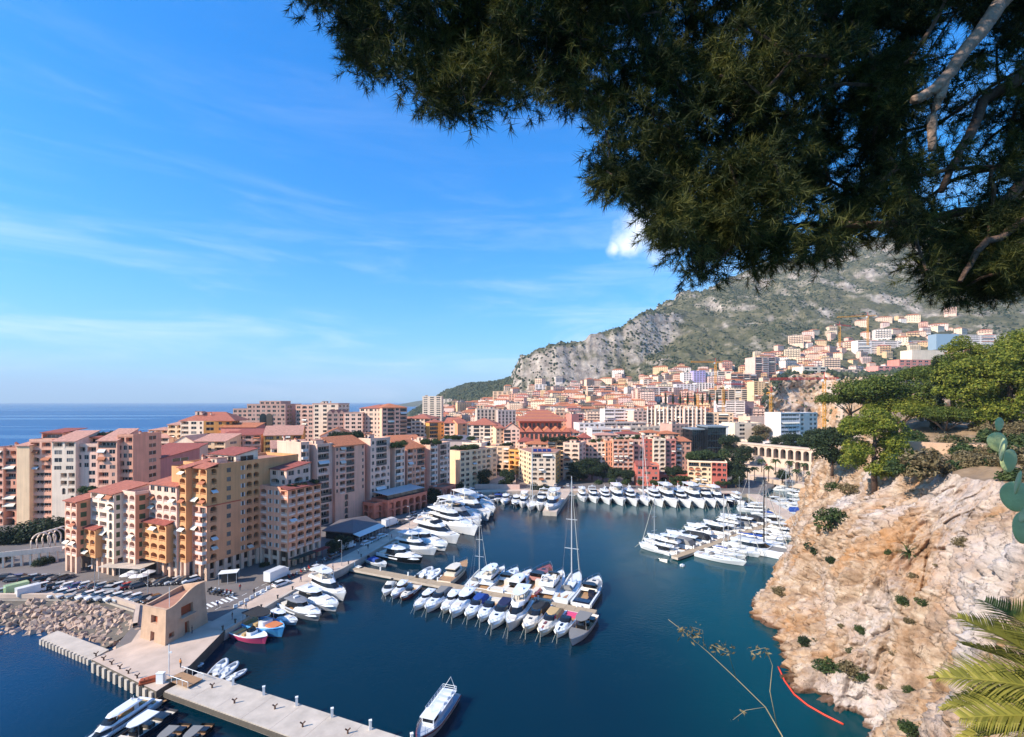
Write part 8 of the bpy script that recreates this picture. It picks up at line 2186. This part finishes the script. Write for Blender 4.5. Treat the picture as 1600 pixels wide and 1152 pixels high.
# roof gardens and street trees of the port
def shrub_row(pts, n, label, group, s=(1.0, 1.8), m=None):
 for k in range(n):
  t = g.random(); a, b = pts[0], pts[1]; p = a.lerp(b, t) + Vector((g.uniform(-1, 1), g.uniform(-1, 1), 0)); tree('shrub', p, g.uniform(*s), label, group, leafm=m)
zq = lambda px, py, D_: at(px, py, D_)
shrub_row((Vector((*(YC - E2 * 2.2 + E1 * 1), ZF + 17.9)), Vector((*(YC - E2 * 2.2 + E1 * (YLw - 1)), ZF + 17.9))), 9, 'dark shrub on the roof terrace of the rose wing', 'shrubs on the rose wing', (.7, 1.1), M_DARKL)
for (a, b, n, lb, D_, s, m) in (((518, 686), (570, 688), 15, 'dense green shrub of the roof garden above the pink tower', 205, (1.6, 2.6), M_DARKL), ((612, 700), (632, 698), 6, 'green shrub on the roof of the narrow mauve tower', 208, (1.2, 2.0), None), ((655, 694), (690, 694), 8, 'olive shrub on the roof of the last mauve towers', 226, (1.2, 2.0), None),
  ((704, 705), (745, 702), 11, 'green shrub on the roof of the yellow block with blank wall', 268, (1.4, 2.4), None), ((752, 697), (800, 697), 9, 'dark shrub on the roof of the beige arcade house', 304, (1.0, 1.8), M_DARKL), ((850, 690), (905, 690), 9, 'green shrub on the roofs beside the dark garden gap', 300, (1.6, 2.6), M_DARKL),
  ((915, 692), (985, 688), 9, 'green shrub on the roofs of the pink row', 306, (1.2, 2.2), None), ((990, 686), (1070, 687), 9, 'olive shrub on the roofs of the red row', 306, (1.2, 2.0), None), ((1076, 718), (1132, 716), 18, 'lush shrub of the roof garden on the cream and red house', 270, (2.2, 3.6), None),
  ((905, 757), (1140, 758), 22, 'green shrub of the hedge along the far quay', 259, (1.0, 2.0), None), ((905, 740), (990, 742), 13, 'dark shrub of the sunken garden below the pink row', 276, (1.6, 2.8), M_DARKL), ((1030, 752), (1076, 750), 6, 'leafy shrub before the brick red garden building', 263, (1.2, 2.2), None),
  ((150, 682), (206, 679), 7, 'dark shrub on the roof of the long pink block', 192, (.9, 1.6), M_DARKL), ((118, 768), (150, 772), 7, 'green shrub on the terrace of the pink tower', 142, (1.0, 1.6), None), ((440, 700), (470, 702), 6, 'dark shrub behind the rose wing', 214, (1.2, 1.8), M_DARKL), ((690, 686), (745, 688), 8, 'green shrub around the grey pavilion roof', 276, (1.4, 2.2), None)):
 shrub_row((zq(*a, D_), zq(*b, D_)), n, lb, lb.replace('shrub', 'shrubs', 1), s, m)
for k, (x, y, D_, h, lb) in enumerate(((676, 778, 224, 30, 'dark round street tree before the salmon arcade'), (716, 762, 248, 20, 'dark round street tree before the blank yellow wall'), (756, 745, 268, 26, 'dark tree on the harbour steps'), (791, 748, 262, 30, 'tall dark tree right on the harbour steps'), (838, 764, 256, 22, 'round tree at the foot of the cream corner block'),
  (852, 766, 254, 18, 'small tree by the cars at the mole'), (1046, 742, 272, 26, 'dark tree behind the coral red house'), (1060, 738, 276, 26, 'dark tree between the coral house and the cream house'), (925, 728, 284, 30, 'dark tree in the garden gap of the pink row'), (942, 736, 280, 26, 'dark garden tree below the pink row'), (960, 740, 274, 24, 'second dark garden tree below the pink row'), (980, 744, 270, 22, 'third dark garden tree below the pink row'), (905, 735, 282, 34, 'tall dark tree left in the garden gap'),
  (1145, 725, 270, 40, 'dark tree right of the cream and red house'), (1150, 745, 262, 30, 'lower dark tree right of the cream and red house'), (1162, 710, 300, 30, 'tree left below the viaduct'), (1222, 742, 262, 20, 'round hedge tree on the terrace below the viaduct'), (1138, 692, 322, 30, 'tree beside the black glass building'), (1190, 676, 345, 26, 'autumn brown tree above the viaduct'),
  (20, 846, 160, 60, 'dark tree under the long pink block at the left edge'), (52, 838, 162, 56, 'dark tree behind the white hoops'), (84, 834, 164, 52, 'dark tree beside the pink tower'), (-8, 880, 140, 40, 'dark tree cut by the left edge'), (66, 882, 138, 26, 'round tree before the raised walkway'), (415, 888, 137, 20, 'round planted tree in the court of the yellow block'), (430, 880, 142, 18, 'second planted tree in the court of the yellow block'), (536, 848, 152, 26, 'dark tree before the restaurant pavilion'), (520, 855, 148, 22, 'dark hedge tree beside the rose wing'))):
 tree_at('round', x, y, D_, h, lb, 'street trees', k=k, leafm=(M_DRYL if 'brown' in lb else None))
for k in range(14):
 px = 1135 + k * 11; p = Vector((xat(px, 285 - k * 2.2), 285 - k * 2.2, 2 if k < 4 else 9 if k % 2 else 4)); tree('palm', p, g.uniform(.9, 1.2), ORD[k] + ' palm tree from the left before the viaduct', 'palms before the viaduct')
for k in range(9):
 p = at(1040 + k * 11.5, 624, 540); tree('cypress', (p.x, p.y, p.z - 6), 1.5, ORD[k] + ' cypress from the left in the row above the finned slab', 'row of cypresses')
# ---------------------------------------------------------------- hillside houses
def house_mesh(seed):
 g_ = random.Random(seed); w, d, h = g_.uniform(11, 30), g_.uniform(8, 13), g_.choice([6, 6, 9, 9, 12, 12, 15]); a, b, c = MB(), MB(), MB()
 a.box(-w / 2, w / 2, -d / 2, d / 2, -9, h)
 if h < 14 and g_.random() < .85:
  e = [(-w / 2 - .6, -d / 2 - .6, h), (w / 2 + .6, -d / 2 - .6, h), (w / 2 + .6, d / 2 + .6, h), (-w / 2 - .6, d / 2 + .6, h), (-w / 2 + d / 2, 0, h + 2.4), (w / 2 - d / 2, 0, h + 2.4)]
  b.add(e, [(0, 1, 5, 4), (2, 3, 4, 5), (1, 2, 5), (3, 0, 4)]); rm = M_TILE if seed % 2 else M_TILEO
 else:
  b.box(-w / 2 - .3, w / 2 + .3, -d / 2 - .3, d / 2 + .3, h + .01, h + .6); b.box(-w * .2, w * .1, -d * .2, d * .2, h + .6, h + 2.6); rm = M_GRAVEL if seed % 3 else M_TERR
 n = max(2, int(w / 3.4)); fl = int(h / 3)
 for f_ in range(fl):
  for k in range(n):
   x = -w / 2 + w * (k + .5) / n; c.box(x - .6, x + .6, -d / 2 - .05, -d / 2 + .2, f_ * 3 + .9, f_ * 3 + 2.3)
  for k in range(2):
   for sg in (-1, 1): y = -d / 4 + k * d / 2; c.box(sg * w / 2 - .05, sg * w / 2 + .05, y - .5, y + .5, f_ * 3 + .9, f_ * 3 + 2.3)
  if seed % 2 and f_: b.box(-w * .45, w * .45, -d / 2 - 1.1, -d / 2 - .06, f_ * 3 - .1, f_ * 3 + .15)
 return a.mesh('wall', [PEARL]), b.mesh('roof', [rm]), c.mesh('windows', [mat('far_glass', (.10, .10, .11, 1), .3)])
HM = [house_mesh(k) for k in range(14)]
HC = [(n_, stucco(h_)) for n_, h_ in (('white', '#e9e3dc'), ('cream', '#e6d6bc'), ('pink', '#e4c2b2'), ('ochre', '#e0c49c'), ('peach', '#e6ccb6'), ('pale rose', '#e3c8bf'))]
HN = [('hipped roofed', 'flat roofed')]
spots = []
tries = 0
while len(spots) < 295 and tries < 6000:
 tries += 1
 px = g.uniform(640, 1300) if g.random() < .88 else g.uniform(1250, 1600); D_ = g.uniform(500, 1050) if px < 1200 else g.uniform(720, 1250)
 x = xat(px, D_); z = hill(x, D_)
 py = HZ - (z - H) / D_ * F
 lo = np.interp(px, [640, 700, 800, 900, 1000, 1150, 1250, 1400, 1600], [615, 618, 600, 590, 575, 570, 520, 490, 480])
 if z < 2.5 or py < lo + g.random() ** 2 * 30 or py > 668: continue
 if any(abs(x - a) < 15 and abs(D_ - b) < 15 for a, b in spots): continue
 spots.append((x, D_)); k = g.randrange(14); cn, cm = g.choice(HC); s = g.uniform(.8, 1.25)
 zone = 'by the sea point' if px < 760 else 'above the stadium' if px < 900 else 'on the middle slope' if px < 1060 else 'around the towers' if px < 1240 else 'high on the right slope'
 lb = f'small {cn} house with {"tiled" if HM[k][1].materials[0] in (M_TILE, M_TILEO) else "flat"} roof {zone}'
 h = thing('house', lb, 'house', (x, D_, z), g.uniform(-.7, .5), f'{cn} houses {zone}', s); link('wall', HM[k][0], h, mats={0: cm}); link('roof', HM[k][1], h); stuff(link('windows', HM[k][2], h))
# beyond the three hundred: the rest of the town as one mass
acc = {}
cnt = 0; tries = 0
while cnt < 760 and tries < 9000:
 tries += 1; px = g.uniform(636, 1300) if g.random() < .93 else g.uniform(1240, 1600); D_ = g.uniform(420, 980) if px < 1200 else g.uniform(720, 1250); x = xat(px, D_); z = hill(x, D_); py = HZ - (z - H) / D_ * F
 lo = np.interp(px, [640, 700, 800, 900, 1000, 1150, 1250, 1400, 1600], [615, 618, 604, 592, 580, 574, 530, 500, 490])
 if z < 1 or py < lo + g.random() ** 2 * 40 or any(abs(x - a) < 9 and abs(D_ - b) < 9 for a, b in spots): continue
 spots.append((x, D_)); cnt += 1; hm = HM[g.randrange(14)]; M_ = Matrix.Translation((x, D_, z)) @ Matrix.Rotation(g.uniform(-.7, .5), 4, 'Z') @ Matrix.Scale(g.uniform(.55, .95), 4); wm_ = g.choice(HC)[1]
 for me_, m_ in ((hm[0], wm_), (hm[1], hm[1].materials[0]), (hm[2], hm[2].materials[0])):
  mbx = acc.setdefault(m_.name, (MB(), m_))[0]; mbx.add([M_ @ v.co for v in me_.vertices], [tuple(f.vertices) for f in me_.polygons])
tn_ = MB(); ml_ = []
for k, (mbx, m_) in enumerate(acc.values()): tn_.add(mbx.v, mbx.f, k); ml_.append(m_)
stuff(tn_.obj('distant_town', ml_))['label'] = 'carpet of small pale houses with red roofs climbing the lower slope'
# woods and maquis of the mountain: one mass
gg = np.random.default_rng(5)
ico = np.array([(0, 0, 1), (.9, 0, .3), (.28, .86, .3), (-.73, .53, .3), (-.73, -.53, .3), (.28, -.86, .3), (.55, .4, -.6), (-.2, .65, -.6), (-.68, 0, -.6), (-.2, -.65, -.6), (.55, -.4, -.6)])
icf = np.array([(0, 1, 2), (0, 2, 3), (0, 3, 4), (0, 4, 5), (0, 5, 1), (1, 6, 2), (2, 7, 3), (3, 8, 4), (4, 9, 5), (5, 10, 1), (6, 7, 2), (7, 8, 3), (8, 9, 4), (9, 10, 5), (10, 6, 1)])
pts = []
tries = 0
while len(pts) < 27000 and tries < 90000:
 tries += 1
 px = gg.uniform(640, 1620); D_ = gg.uniform(520, 1750); x = xat(px, D_)
 nz = noise.noise(Vector((x * .012, D_ * .012, 4.4))) + .5 * noise.noise(Vector((x * .045, D_ * .045, 1.4)))
 if px > 815 and nz < gg.uniform(-.35, .45): continue
 if D_ > interp(RID, px) + 40: continue
 if px < 800: dens = 1
 z = hill(x, D_)
 if z < 4: continue
 if D_ < 700 and gg.random() < .6: continue
 pts.append((x, D_, z, gg.uniform(1.3, 3.4) * (1.25 if px < 815 else 1) * (1 + (D_ < 900) * .3)))
pts = np.array(pts); n_ = len(pts)
sc3 = pts[:, 3][:, None, None] * np.array([1, 1, .8]) * (.75 + .5 * gg.random((n_, 11, 1)))
V = ico[None] * sc3 + pts[:, None, :3] + np.array([0, 0, .6]); Fc = (icf[None] + (np.arange(n_) * 11)[:, None, None]).reshape(-1, 3)
M_MAQ = leaf_mat('maquis', (.016, .026, .012), (.036, .048, .022), (.085, .088, .045), 0.0, .02)
stuff(link('hillside_woods', np_mesh('hillside_woods', V.reshape(-1, 3), Fc, M_MAQ)))
bpy.data.objects['hillside_woods']['label'] = 'dark green woods and scrub covering the mountain slope'
# same scrub over the quarry top
pts = []
for k in range(1500):
 i, j = gg.integers(0, 14), gg.integers(0, NB); p = TP[i, j]; pts.append((p[0] + gg.uniform(-6, 6), p[1] + gg.uniform(-8, 8), p[2] + 1, gg.uniform(1.6, 3.6)))
for k in range(500):
 i, j = gg.integers(20, NV), gg.integers(0, NB); p = BL[i, j]; pts.append((p[0], p[1], p[2], gg.uniform(.8, 2.0)))
pts = np.array(pts); n_ = len(pts); V = ico[None] * pts[:, 3][:, None, None] * (.75 + .5 * gg.random((n_, 11, 1))) + pts[:, None, :3]
stuff(link('quarry_scrub', np_mesh('quarry_scrub', V.reshape(-1, 3), (icf[None] + (np.arange(n_) * 11)[:, None, None]).reshape(-1, 3), M_MAQ)))
# villas on top of the quarry, station hall
for (p0, p1, D_, pt, pb_, m_, rows, lb) in ((1372, 1420, 560, 573, 590, stucco('#dd9a92'), ['rrrrr'], 'pink villa with white window frames above the pines'), (1405, 1462, 570, 563, 586, DPINK, ['rrrrrr'], 'larger coral pink villa above the pines'), (1255, 1292, 520, 574, 588, WHITEW, ['rrr'], 'white villa on the quarry rim'), (1300, 1345, 540, 578, 590, BEIGE, ['rrrr'], 'beige villa on the quarry rim'),
  (1425, 1475, 600, 548, 566, CREAM, ['N'], 'plain cream hall above the coral villa'), (1340, 1465, 700, 533, 560, PEARL, ['DDDDDD'], 'long white terraced station building on the right slope'), (1465, 1600, 720, 524, 556, PEARL, ['DDDDDD'], 'long white colonnaded deck at the right edge of the slope')):
 D_ = seat(p0, pb_, D_) if D_ > 650 else D_; z0 = zat(pb_, D_) - 10; simple(p0, p1, D_, D_ + 6, pt, m_, rows, 'flat', lb, z0=z0, depth=16, fh=3.4, name='villa' if 'villa' in lb else 'hall', clut=2, rmat=M_TERR)
mb = MB(); a = at(1463, 522, 690); c_ = at(1498, 540, 690); mb.box(a.x, c_.x, 690, 704, c_.z - 6, a.z); tag(mb.obj('glass_cube', mat('blue_glass', C('#9fb4c4', .8), .2)), 'pale blue glass cube on the right slope', 'building')
# ---------------------------------------------------------------- tower cranes
M_CRANE = mat('crane_yellow', C('#e09a28', .9), .5); M_CRRED = mat('crane_red', C('#c8443a', .9), .5)
def lattice(mb, p0, p1, w, n, r=.12):
 p0, p1 = Vector(p0), Vector(p1); d = (p1 - p0).normalized(); a = d.orthogonal().normalized() * w / 2; b = d.cross(a).normalized() * w / 2; cs = [a + b, a - b, -a - b, -a + b]
 for c in cs: mb.tube([p0 + c, p1 + c], r, 4)
 for k in range(n):
  for j in range(4): mb.tube([p0.lerp(p1, k / n) + cs[j], p0.lerp(p1, (k + 1) / n) + cs[(j + 1) % 4]], r * .7, 3)
for px, D_, pt, pb_, jl, az, cl, lb in ((1288, 420, 592, 668, 46, 3.0, M_CRRED, 'yellow tower crane with red jib in front of the quarry cliff'), (1130, 520, 600, 630, 30, .3, M_CRRED, 'short yellow tower crane before the long pale slab'), (1205, 440, 614, 650, 26, 1.2, M_CRANE, 'small yellow tower crane beside the pale yellow tower'), (1118, 700, 566, 600, 40, 3.3, M_CRANE, 'yellow tower crane among the white towers'), (1356, 760, 494, 530, 44, 2.9, M_CRANE, 'yellow tower crane high on the right slope'), (1090, 600, 614, 640, 26, .8, M_CRRED, 'little yellow tower crane left of the long pale slab'), (1312, 780, 508, 532, 30, .4, M_CRRED, 'second tower crane high on the right slope')):
 b0, t0 = at(px, pb_, D_), at(px, pt, D_); Hh = t0.z - b0.z + 10; cr = thing('tower_crane', lb, 'crane', (b0.x, b0.y, b0.z - 10), az)
 w = 2.0; mb = MB(); lattice(mb, (0, 0, 0), (0, 0, Hh), w, int(Hh / 3), .22); mb.obj('mast', M_CRANE, cr)
 mb = MB(); lattice(mb, (1, 0, Hh), (jl, 0, Hh), 1.4, int(jl / 3), .17); mb.obj('jib', cl, cr)
 mb = MB(); lattice(mb, (-1, 0, Hh), (-12, 0, Hh), 1.4, 4, .17); mb.obj('counter_jib', cl, cr)
 mb = MB(); mb.box(-13, -10, -1, 1, Hh - 2.2, Hh); mb.obj('counterweight', M_CONC, cr)
 mb = MB(); mb.tube([(0, 0, Hh), (0, 0, Hh + 6)], [.5, .2], 4); mb.tube([(0, 0, Hh + 6), (jl * .6, 0, Hh + .6)], .12, 3); mb.tube([(0, 0, Hh + 6), (-11, 0, Hh + .6)], .12, 3); mb.obj('tie_bar', M_CRRED, cr)
 mb = MB(); mb.box(.9, 2.6, -.9, .9, Hh - 2.4, Hh - .3); mb.obj('cab', M_WHITE, cr)
# ================================================================== the pine overhead, palm, cactus and twig near the camera
ng = np.random.default_rng(21)
SIL = [(455, -60), (470, 0), (520, 45), (545, 98), (600, 122), (640, 132), (655, 160), (700, 186), (722, 196), (755, 178), (800, 166), (840, 178), (880, 184), (905, 168), (925, 200), (915, 258), (932, 296), (980, 316), (1012, 330), (1022, 360), (1048, 405), (1084, 442), (1130, 438), (1200, 432), (1238, 410), (1290, 412), (1335, 396), (1370, 382), (1398, 400), (1440, 445), (1500, 478), (1560, 474), (1660, 455), (1700, 200), (1700, -60)]
def inside(x, y, poly):
 c = False; n = len(poly)
 for i in range(n):
  x0, y0 = poly[i]; x1, y1 = poly[i - 1]
  if (y0 > y) != (y1 > y) and x < (x1 - x0) * (y - y0) / (y1 - y0) + x0: c = not c
 return c
clus = []
NC = 1120
while len(clus) < NC:
 px, py = ng.uniform(455, 1680), ng.uniform(-60, 482)
 if not inside(px, py, SIL): continue
 # keep the clumps' needles inside the outline
 if not all(inside(px + dx, py + dy, SIL) for dx, dy in ((-12, 4), (10, 8), (0, 14))): continue
 if 1420 < px < 1600 and 20 < py < 330 and ng.random() < .72: continue
 if 1230 < px < 1300 and 318 < py < 350 and ng.random() < .85: continue
 D_ = ng.uniform(4.0, 6.6) + (0.5 if px > 1300 else 0); clus.append(tuple(at(px, py, D_)) + (.17 + .10 * ng.random(),))
# unseen clumps above the frame, added to shade the visible crown
for k in range(280):
 v = Vector((ng.uniform(-5.5, 5), ng.uniform(2.6, 5.4), ng.uniform(55.2, 58.5)))
 if v.y > .5:
  py = HZ - (v.z - H) / v.y * F
  if py > -110: continue
 clus.append((v.x, v.y, v.z, .55))
_c0 = at(1585, 720, 7.0); _sv = np.array(SUN_V)
def _far(c):
 w = np.array(c[:3]) - np.array(_c0); t = w @ _sv; return np.linalg.norm(w - t * _sv) > c[3] * .6 + .22
_keep = [_far(c) for c in clus]; NC = sum(_keep[:NC]); clus = [c for c, k in zip(clus, _keep) if k]      # a gap that lets the sun reach the cactus
clus = np.array(clus); vis = np.arange(len(clus)) < NC
# tufts: a twig end with needles
tc, td, tn, ts = [], [], [], []
for k, c in enumerate(clus):
 n = 26 if vis[k] else 26
 d = ng.normal(size=(n, 3)); d /= np.linalg.norm(d, axis=1)[:, None]; d[:, 2] -= .15
 r = c[3] * ng.random(n) ** .5
 tc.append(c[:3] + d * r[:, None]); td.append(d + ng.normal(size=(n, 3)) * .35)
tc = np.concatenate(tc); td = np.concatenate(td); td /= np.linalg.norm(td, axis=1)[:, None]
big_ = np.repeat(~vis, 26)
def needles(tc, td, NN, ln, wd):
 n = len(tc); s = ng.random((n, NN)) * .11; base = tc[:, None, :] + td[:, None, :] * (s[..., None] - .06)
 dr = td[:, None, :] * .75 + ng.normal(size=(n, NN, 3)) * .62; dr /= np.linalg.norm(dr, axis=2)[..., None]
 L_ = ln * (.7 + .5 * ng.random((n, NN)))[..., None]; sd = np.cross(dr, ng.normal(size=(n, NN, 3))); sd /= np.linalg.norm(sd, axis=2)[..., None]
 tip = base + dr * L_; V = np.stack([base - sd * wd, base + sd * wd, tip], 2).reshape(-1, 3); return V, np.arange(len(V)).reshape(-1, 3)
V1, F1_ = needles(tc[~big_], td[~big_], 36, .10, .0031); V2, F2_ = needles(tc[big_], td[big_], 9, .24, .022)
pt_ = thing('overhanging_pine', 'large dark pine overhanging the whole upper right of the view', 'tree', (7.6, 4.4, 47.0))
po_ = Vector((7.6, 4.4, 47.0))
link('crown', np_mesh('crown', np.concatenate([V1, V2]) - np.array(po_), np.concatenate([F1_, F2_ + len(V1)]), M_NEED), pt_)
mb = MB(); mb.tube([(0, 0, -1), (.1, 0, 2), (-.2, .1, 5), (-.6, .2, 8), (-1.0, .2, 11)], [.34, .3, .26, .2, .1], 10); mb.obj('trunk', M_BARK, pt_, True)
def limb(pts, r0, r1, m, jit=.04):
 P = []
 for k in range(len(pts) - 1):
  for j in range(4):
   v = pts[k].lerp(pts[k + 1], j / 4); P.append(v - po_ + Vector((0, ng.uniform(-jit, jit), ng.uniform(-jit, jit)) if (k or j) else (0, 0, 0)))
 P.append(pts[-1] - po_); n = len(P); mb = MB(); mb.tube(P, [r0 + (r1 - r0) * i / (n - 1) for i in range(n)], 9); mb.obj('limb', m, pt_, True)
limb([po_ + Vector((-.3, .1, 6.4)), at(1640, -70, 4.5), at(1560, 5, 4.4), at(1515, 70, 4.3), at(1470, 130, 4.25), at(1428, 156, 4.25)], .085, .04, M_BARKP, .025)
limb([at(1475, 125, 4.25), at(1458, 180, 4.3), at(1456, 235, 4.35)], .05, .03, M_BARKP, .01)
limb([po_ + Vector((0, 0, 5.2)), at(1620, 100, 4.9), at(1540, 160, 4.9), at(1500, 230, 4.8), at(1470, 300, 4.8)], .07, .03, M_BARK)
limb([po_ + Vector((0, 0, 4.4)), at(1630, 260, 5.0), at(1560, 320, 5.0), at(1440, 345, 5.1), at(1250, 350, 5.2), at(1130, 380, 5.2)], .07, .02, M_BARK)
limb([po_ + Vector((-.6, .2, 8)), at(1350, -60, 5.0), at(1190, 20, 5.0), at(1165, 130, 5.0), at(1120, 250, 5.0)], .08, .02, M_BARK)
limb([po_ + Vector((-.6, .2, 8.4)), at(1150, -150, 5.2), at(900, -60, 5.2), at(720, 60, 5.1), at(690, 150, 5.1)], .09, .015, M_BARK)
limb([po_ + Vector((0, 0, 3.6)), at(1640, 330, 4.6), at(1540, 380, 4.6), at(1500, 440, 4.6)], .06, .02, M_BARK)
tw = MB()        # fine twigs between limbs and clumps
root_ = Vector(at(1500, 120, 4.6)); cv = [Vector(c[:3]) for c in clus[:NC:2]]; cv.sort(key=lambda v: (v - root_).length)
for k, v in enumerate(cv[1:], 1):
 a = min(cv[:k], key=lambda q_: (q_ - v).length); m_ = a.lerp(v, .5) + Vector((ng.uniform(-.04, .04), ng.uniform(-.04, .04), .03)); w_ = .016 * (1 - k / len(cv)) + .005; tw.tube([a - po_, m_ - po_, v - po_], [w_, w_ * .9, w_ * .8], 4, cap=False)
stuff(tw.obj('twigs', M_BARK, pt_))
# palm at the lower right: the fronds reach in from a crown just outside the frame
pc = at(1800, 1140, 5.4); pt2 = thing('palm_tree', 'palm with yellow green fronds reaching in at the lower right corner', 'palm', (pc.x, pc.y, pc.z - 4))
def frond_mesh(L_, droop, seed):
 g_ = random.Random(seed); mb = MB(); P = []
 for k in range(17):
  t = k / 16; P.append(Vector((L_ * t, 0, .55 * t * L_ * .5 - droop * t * t)))
 mb.tube(P, [.028 - .022 * k / 16 for k in range(17)], 5, 1)
 for k in range(62):
  t = .12 + .87 * k / 61; i = min(15, int(t * 16)); p = P[i].lerp(P[i + 1], t * 16 - i); d = (P[i + 1] - P[i]).normalized(); ll = .55 * math.sin(math.pi * min(1, t * .85 + .12)) + .08
  for sg in (-1, 1):
   dr = (d * .75 + Vector((0, sg * .9, .28 + g_.uniform(-.12, .12)))).normalized(); tip = p + dr * ll + Vector((0, 0, -.10 * ll)); w = d * .014
   mid = p + dr * ll * .5 + Vector((0, 0, .02)); mb.add([p - w, p + w, mid + w * .9, tip, mid - w * .9], [(0, 1, 2, 4), (4, 2, 3)])
 return mb.mesh('frond', [M_FROND, M_FROND])
FM = [frond_mesh(1.85, d_, k) for k, d_ in enumerate((.4, .75, 1.1))]
for k in range(48):
 o = link('frond', FM[k % 3], pt2, (0, 0, 4)); o.rotation_euler = (ng.uniform(-.3, .3), .75 - (k * .37 % 1.5), k * 2.3999)
mb = MB(); mb.tube([(0, 0, -4), (.1, 0, 0), (0, 0, 4)], [.3, .26, .3], 10); mb.obj('trunk', M_BARK, pt2, True)
# prickly pear
M_CACT = mat('cactus_green', C('#bcc48a', .9), .55, var=.12, vscale=6, bump=.15, bscale=30); M_CACTD = mat('cactus_shade', C('#6f8a5e', .8), .6, var=.12, vscale=6)
bm = bmesh.new(); bmesh.ops.create_uvsphere(bm, u_segments=20, v_segments=12, radius=.5)
for v in bm.verts: v.co = Vector((v.co.x * (.82 + .22 * v.co.z), v.co.y * .14, v.co.z + .5))
pm_ = bpy.data.meshes.new('pad'); bm.to_mesh(pm_); bm.free(); pm_.materials.append(M_CACT); pm_.polygons.foreach_set('use_smooth', [True] * len(pm_.polygons))
cp = at(1578, 800, 7.0); cc = thing('prickly_pear', 'pale green prickly pear cactus with oval pads at the right edge', 'cactus', cp)
for px, py, D_, h_, rx, ry, rz_ in ((1574, 674, 7.0, .21, 0, .15, .2), (1581, 706, 7.0, .31, 0, -.45, -.2), (1577, 706, 6.95, .42, .35, -1.35, .5), (1592, 738, 7.05, .36, .1, -.25, .1), (1602, 758, 6.9, .42, .5, -1.25, .3), (1604, 800, 7.0, .46, 0, -.1, -.3), (1622, 760, 7.1, .40, 0, .6, .2), (1606, 812, 6.9, .30, .3, -.75, .8), (1612, 850, 7.0, .5, 0, .1, .1)):
 v = at(px - 14, py, D_) - cp; o = link('pad', pm_, cc, v); o.rotation_euler = (rx, ry, rz_); o.scale = (h_,) * 3
# dry twig over the water
tb = at(1225, 1190, 3.0); tg = thing('dry_branch', 'thin dry branch with sparse withered leaves over the water', 'branch', tb)
def stem(pts, r0, r1):
 mb = MB(); P = [at(*p) - tb for p in pts]; n = len(P); mb.tube(P, [.42 * (r0 + (r1 - r0) * k / (n - 1)) for k in range(n)], 5); mb.obj('stem', mat('dry_stem', C('#b8a276', .85), .9), tg, True)
stem([(1232, 1230, 2.9), (1222, 1150, 3.0), (1196, 1105, 3.0), (1150, 1060, 3.05), (1105, 1018, 3.1), (1066, 985, 3.1), (1044, 968, 3.1)], .012, .003)
stem([(1214, 1135, 3.0), (1203, 1080, 2.95), (1207, 1040, 2.95), (1196, 1012, 2.9), (1172, 1018, 2.9)], .007, .002); stem([(1150, 1060, 3.05), (1138, 1020, 3.0), (1112, 1008, 3.0)], .005, .002)
stem([(1100, 1014, 3.1), (1098, 985, 3.1), (1082, 980, 3.1)], .004, .0015); stem([(1196, 1105, 3.0), (1165, 1110, 3.0), (1145, 1125, 3.0)], .004, .0015)
lm_ = MB();
lv = [((1060, 984), (1098, 1000), 46), ((1108, 1008), (1148, 1018), 40), ((1166, 1014), (1204, 1024), 30), ((1140, 1118), (1170, 1108), 8), ((1084, 978), (1100, 990), 6)]
for (a, b, n) in lv:
 for k in range(n):
  t = ng.random(); p = at(a[0] + (b[0] - a[0]) * t, a[1] + (b[1] - a[1]) * t + ng.uniform(-9, 9), 3.05 + ng.uniform(-.06, .06)) - tb
  d = Vector(ng.normal(size=3)).normalized(); d.z -= .4; d.normalize(); s_ = d.orthogonal().normalized(); l_ = ng.uniform(.02, .05); lm_.add([p, p + d * l_ * .5 + s_ * l_ * .16, p + d * l_, p + d * l_ * .5 - s_ * l_ * .16], [(0, 1, 2, 3)])
stuff(lm_.obj('leaves', M_DRYL, tg))
# ================================================================== the air
mh = bpy.data.materials.new('haze_air'); mh.use_nodes = True; mh.node_tree.nodes.clear()
ho = mh.node_tree.nodes.new('ShaderNodeOutputMaterial'); hv = mh.node_tree.nodes.new('ShaderNodeVolumePrincipled')
hv.inputs['Color'].default_value = (.72, .87, 1.0, 1); hv.inputs['Density'].default_value = HAZE_D; hv.inputs['Anisotropy'].default_value = 0.0
mh.node_tree.links.new(hv.outputs[0], ho.inputs['Volume'])
mb = MB(); mb.box(-26500, 12500, -900, 26500, -6, 1000); stuff(mb.obj('haze', mh))
SC.cycles.volume_bounces = 0
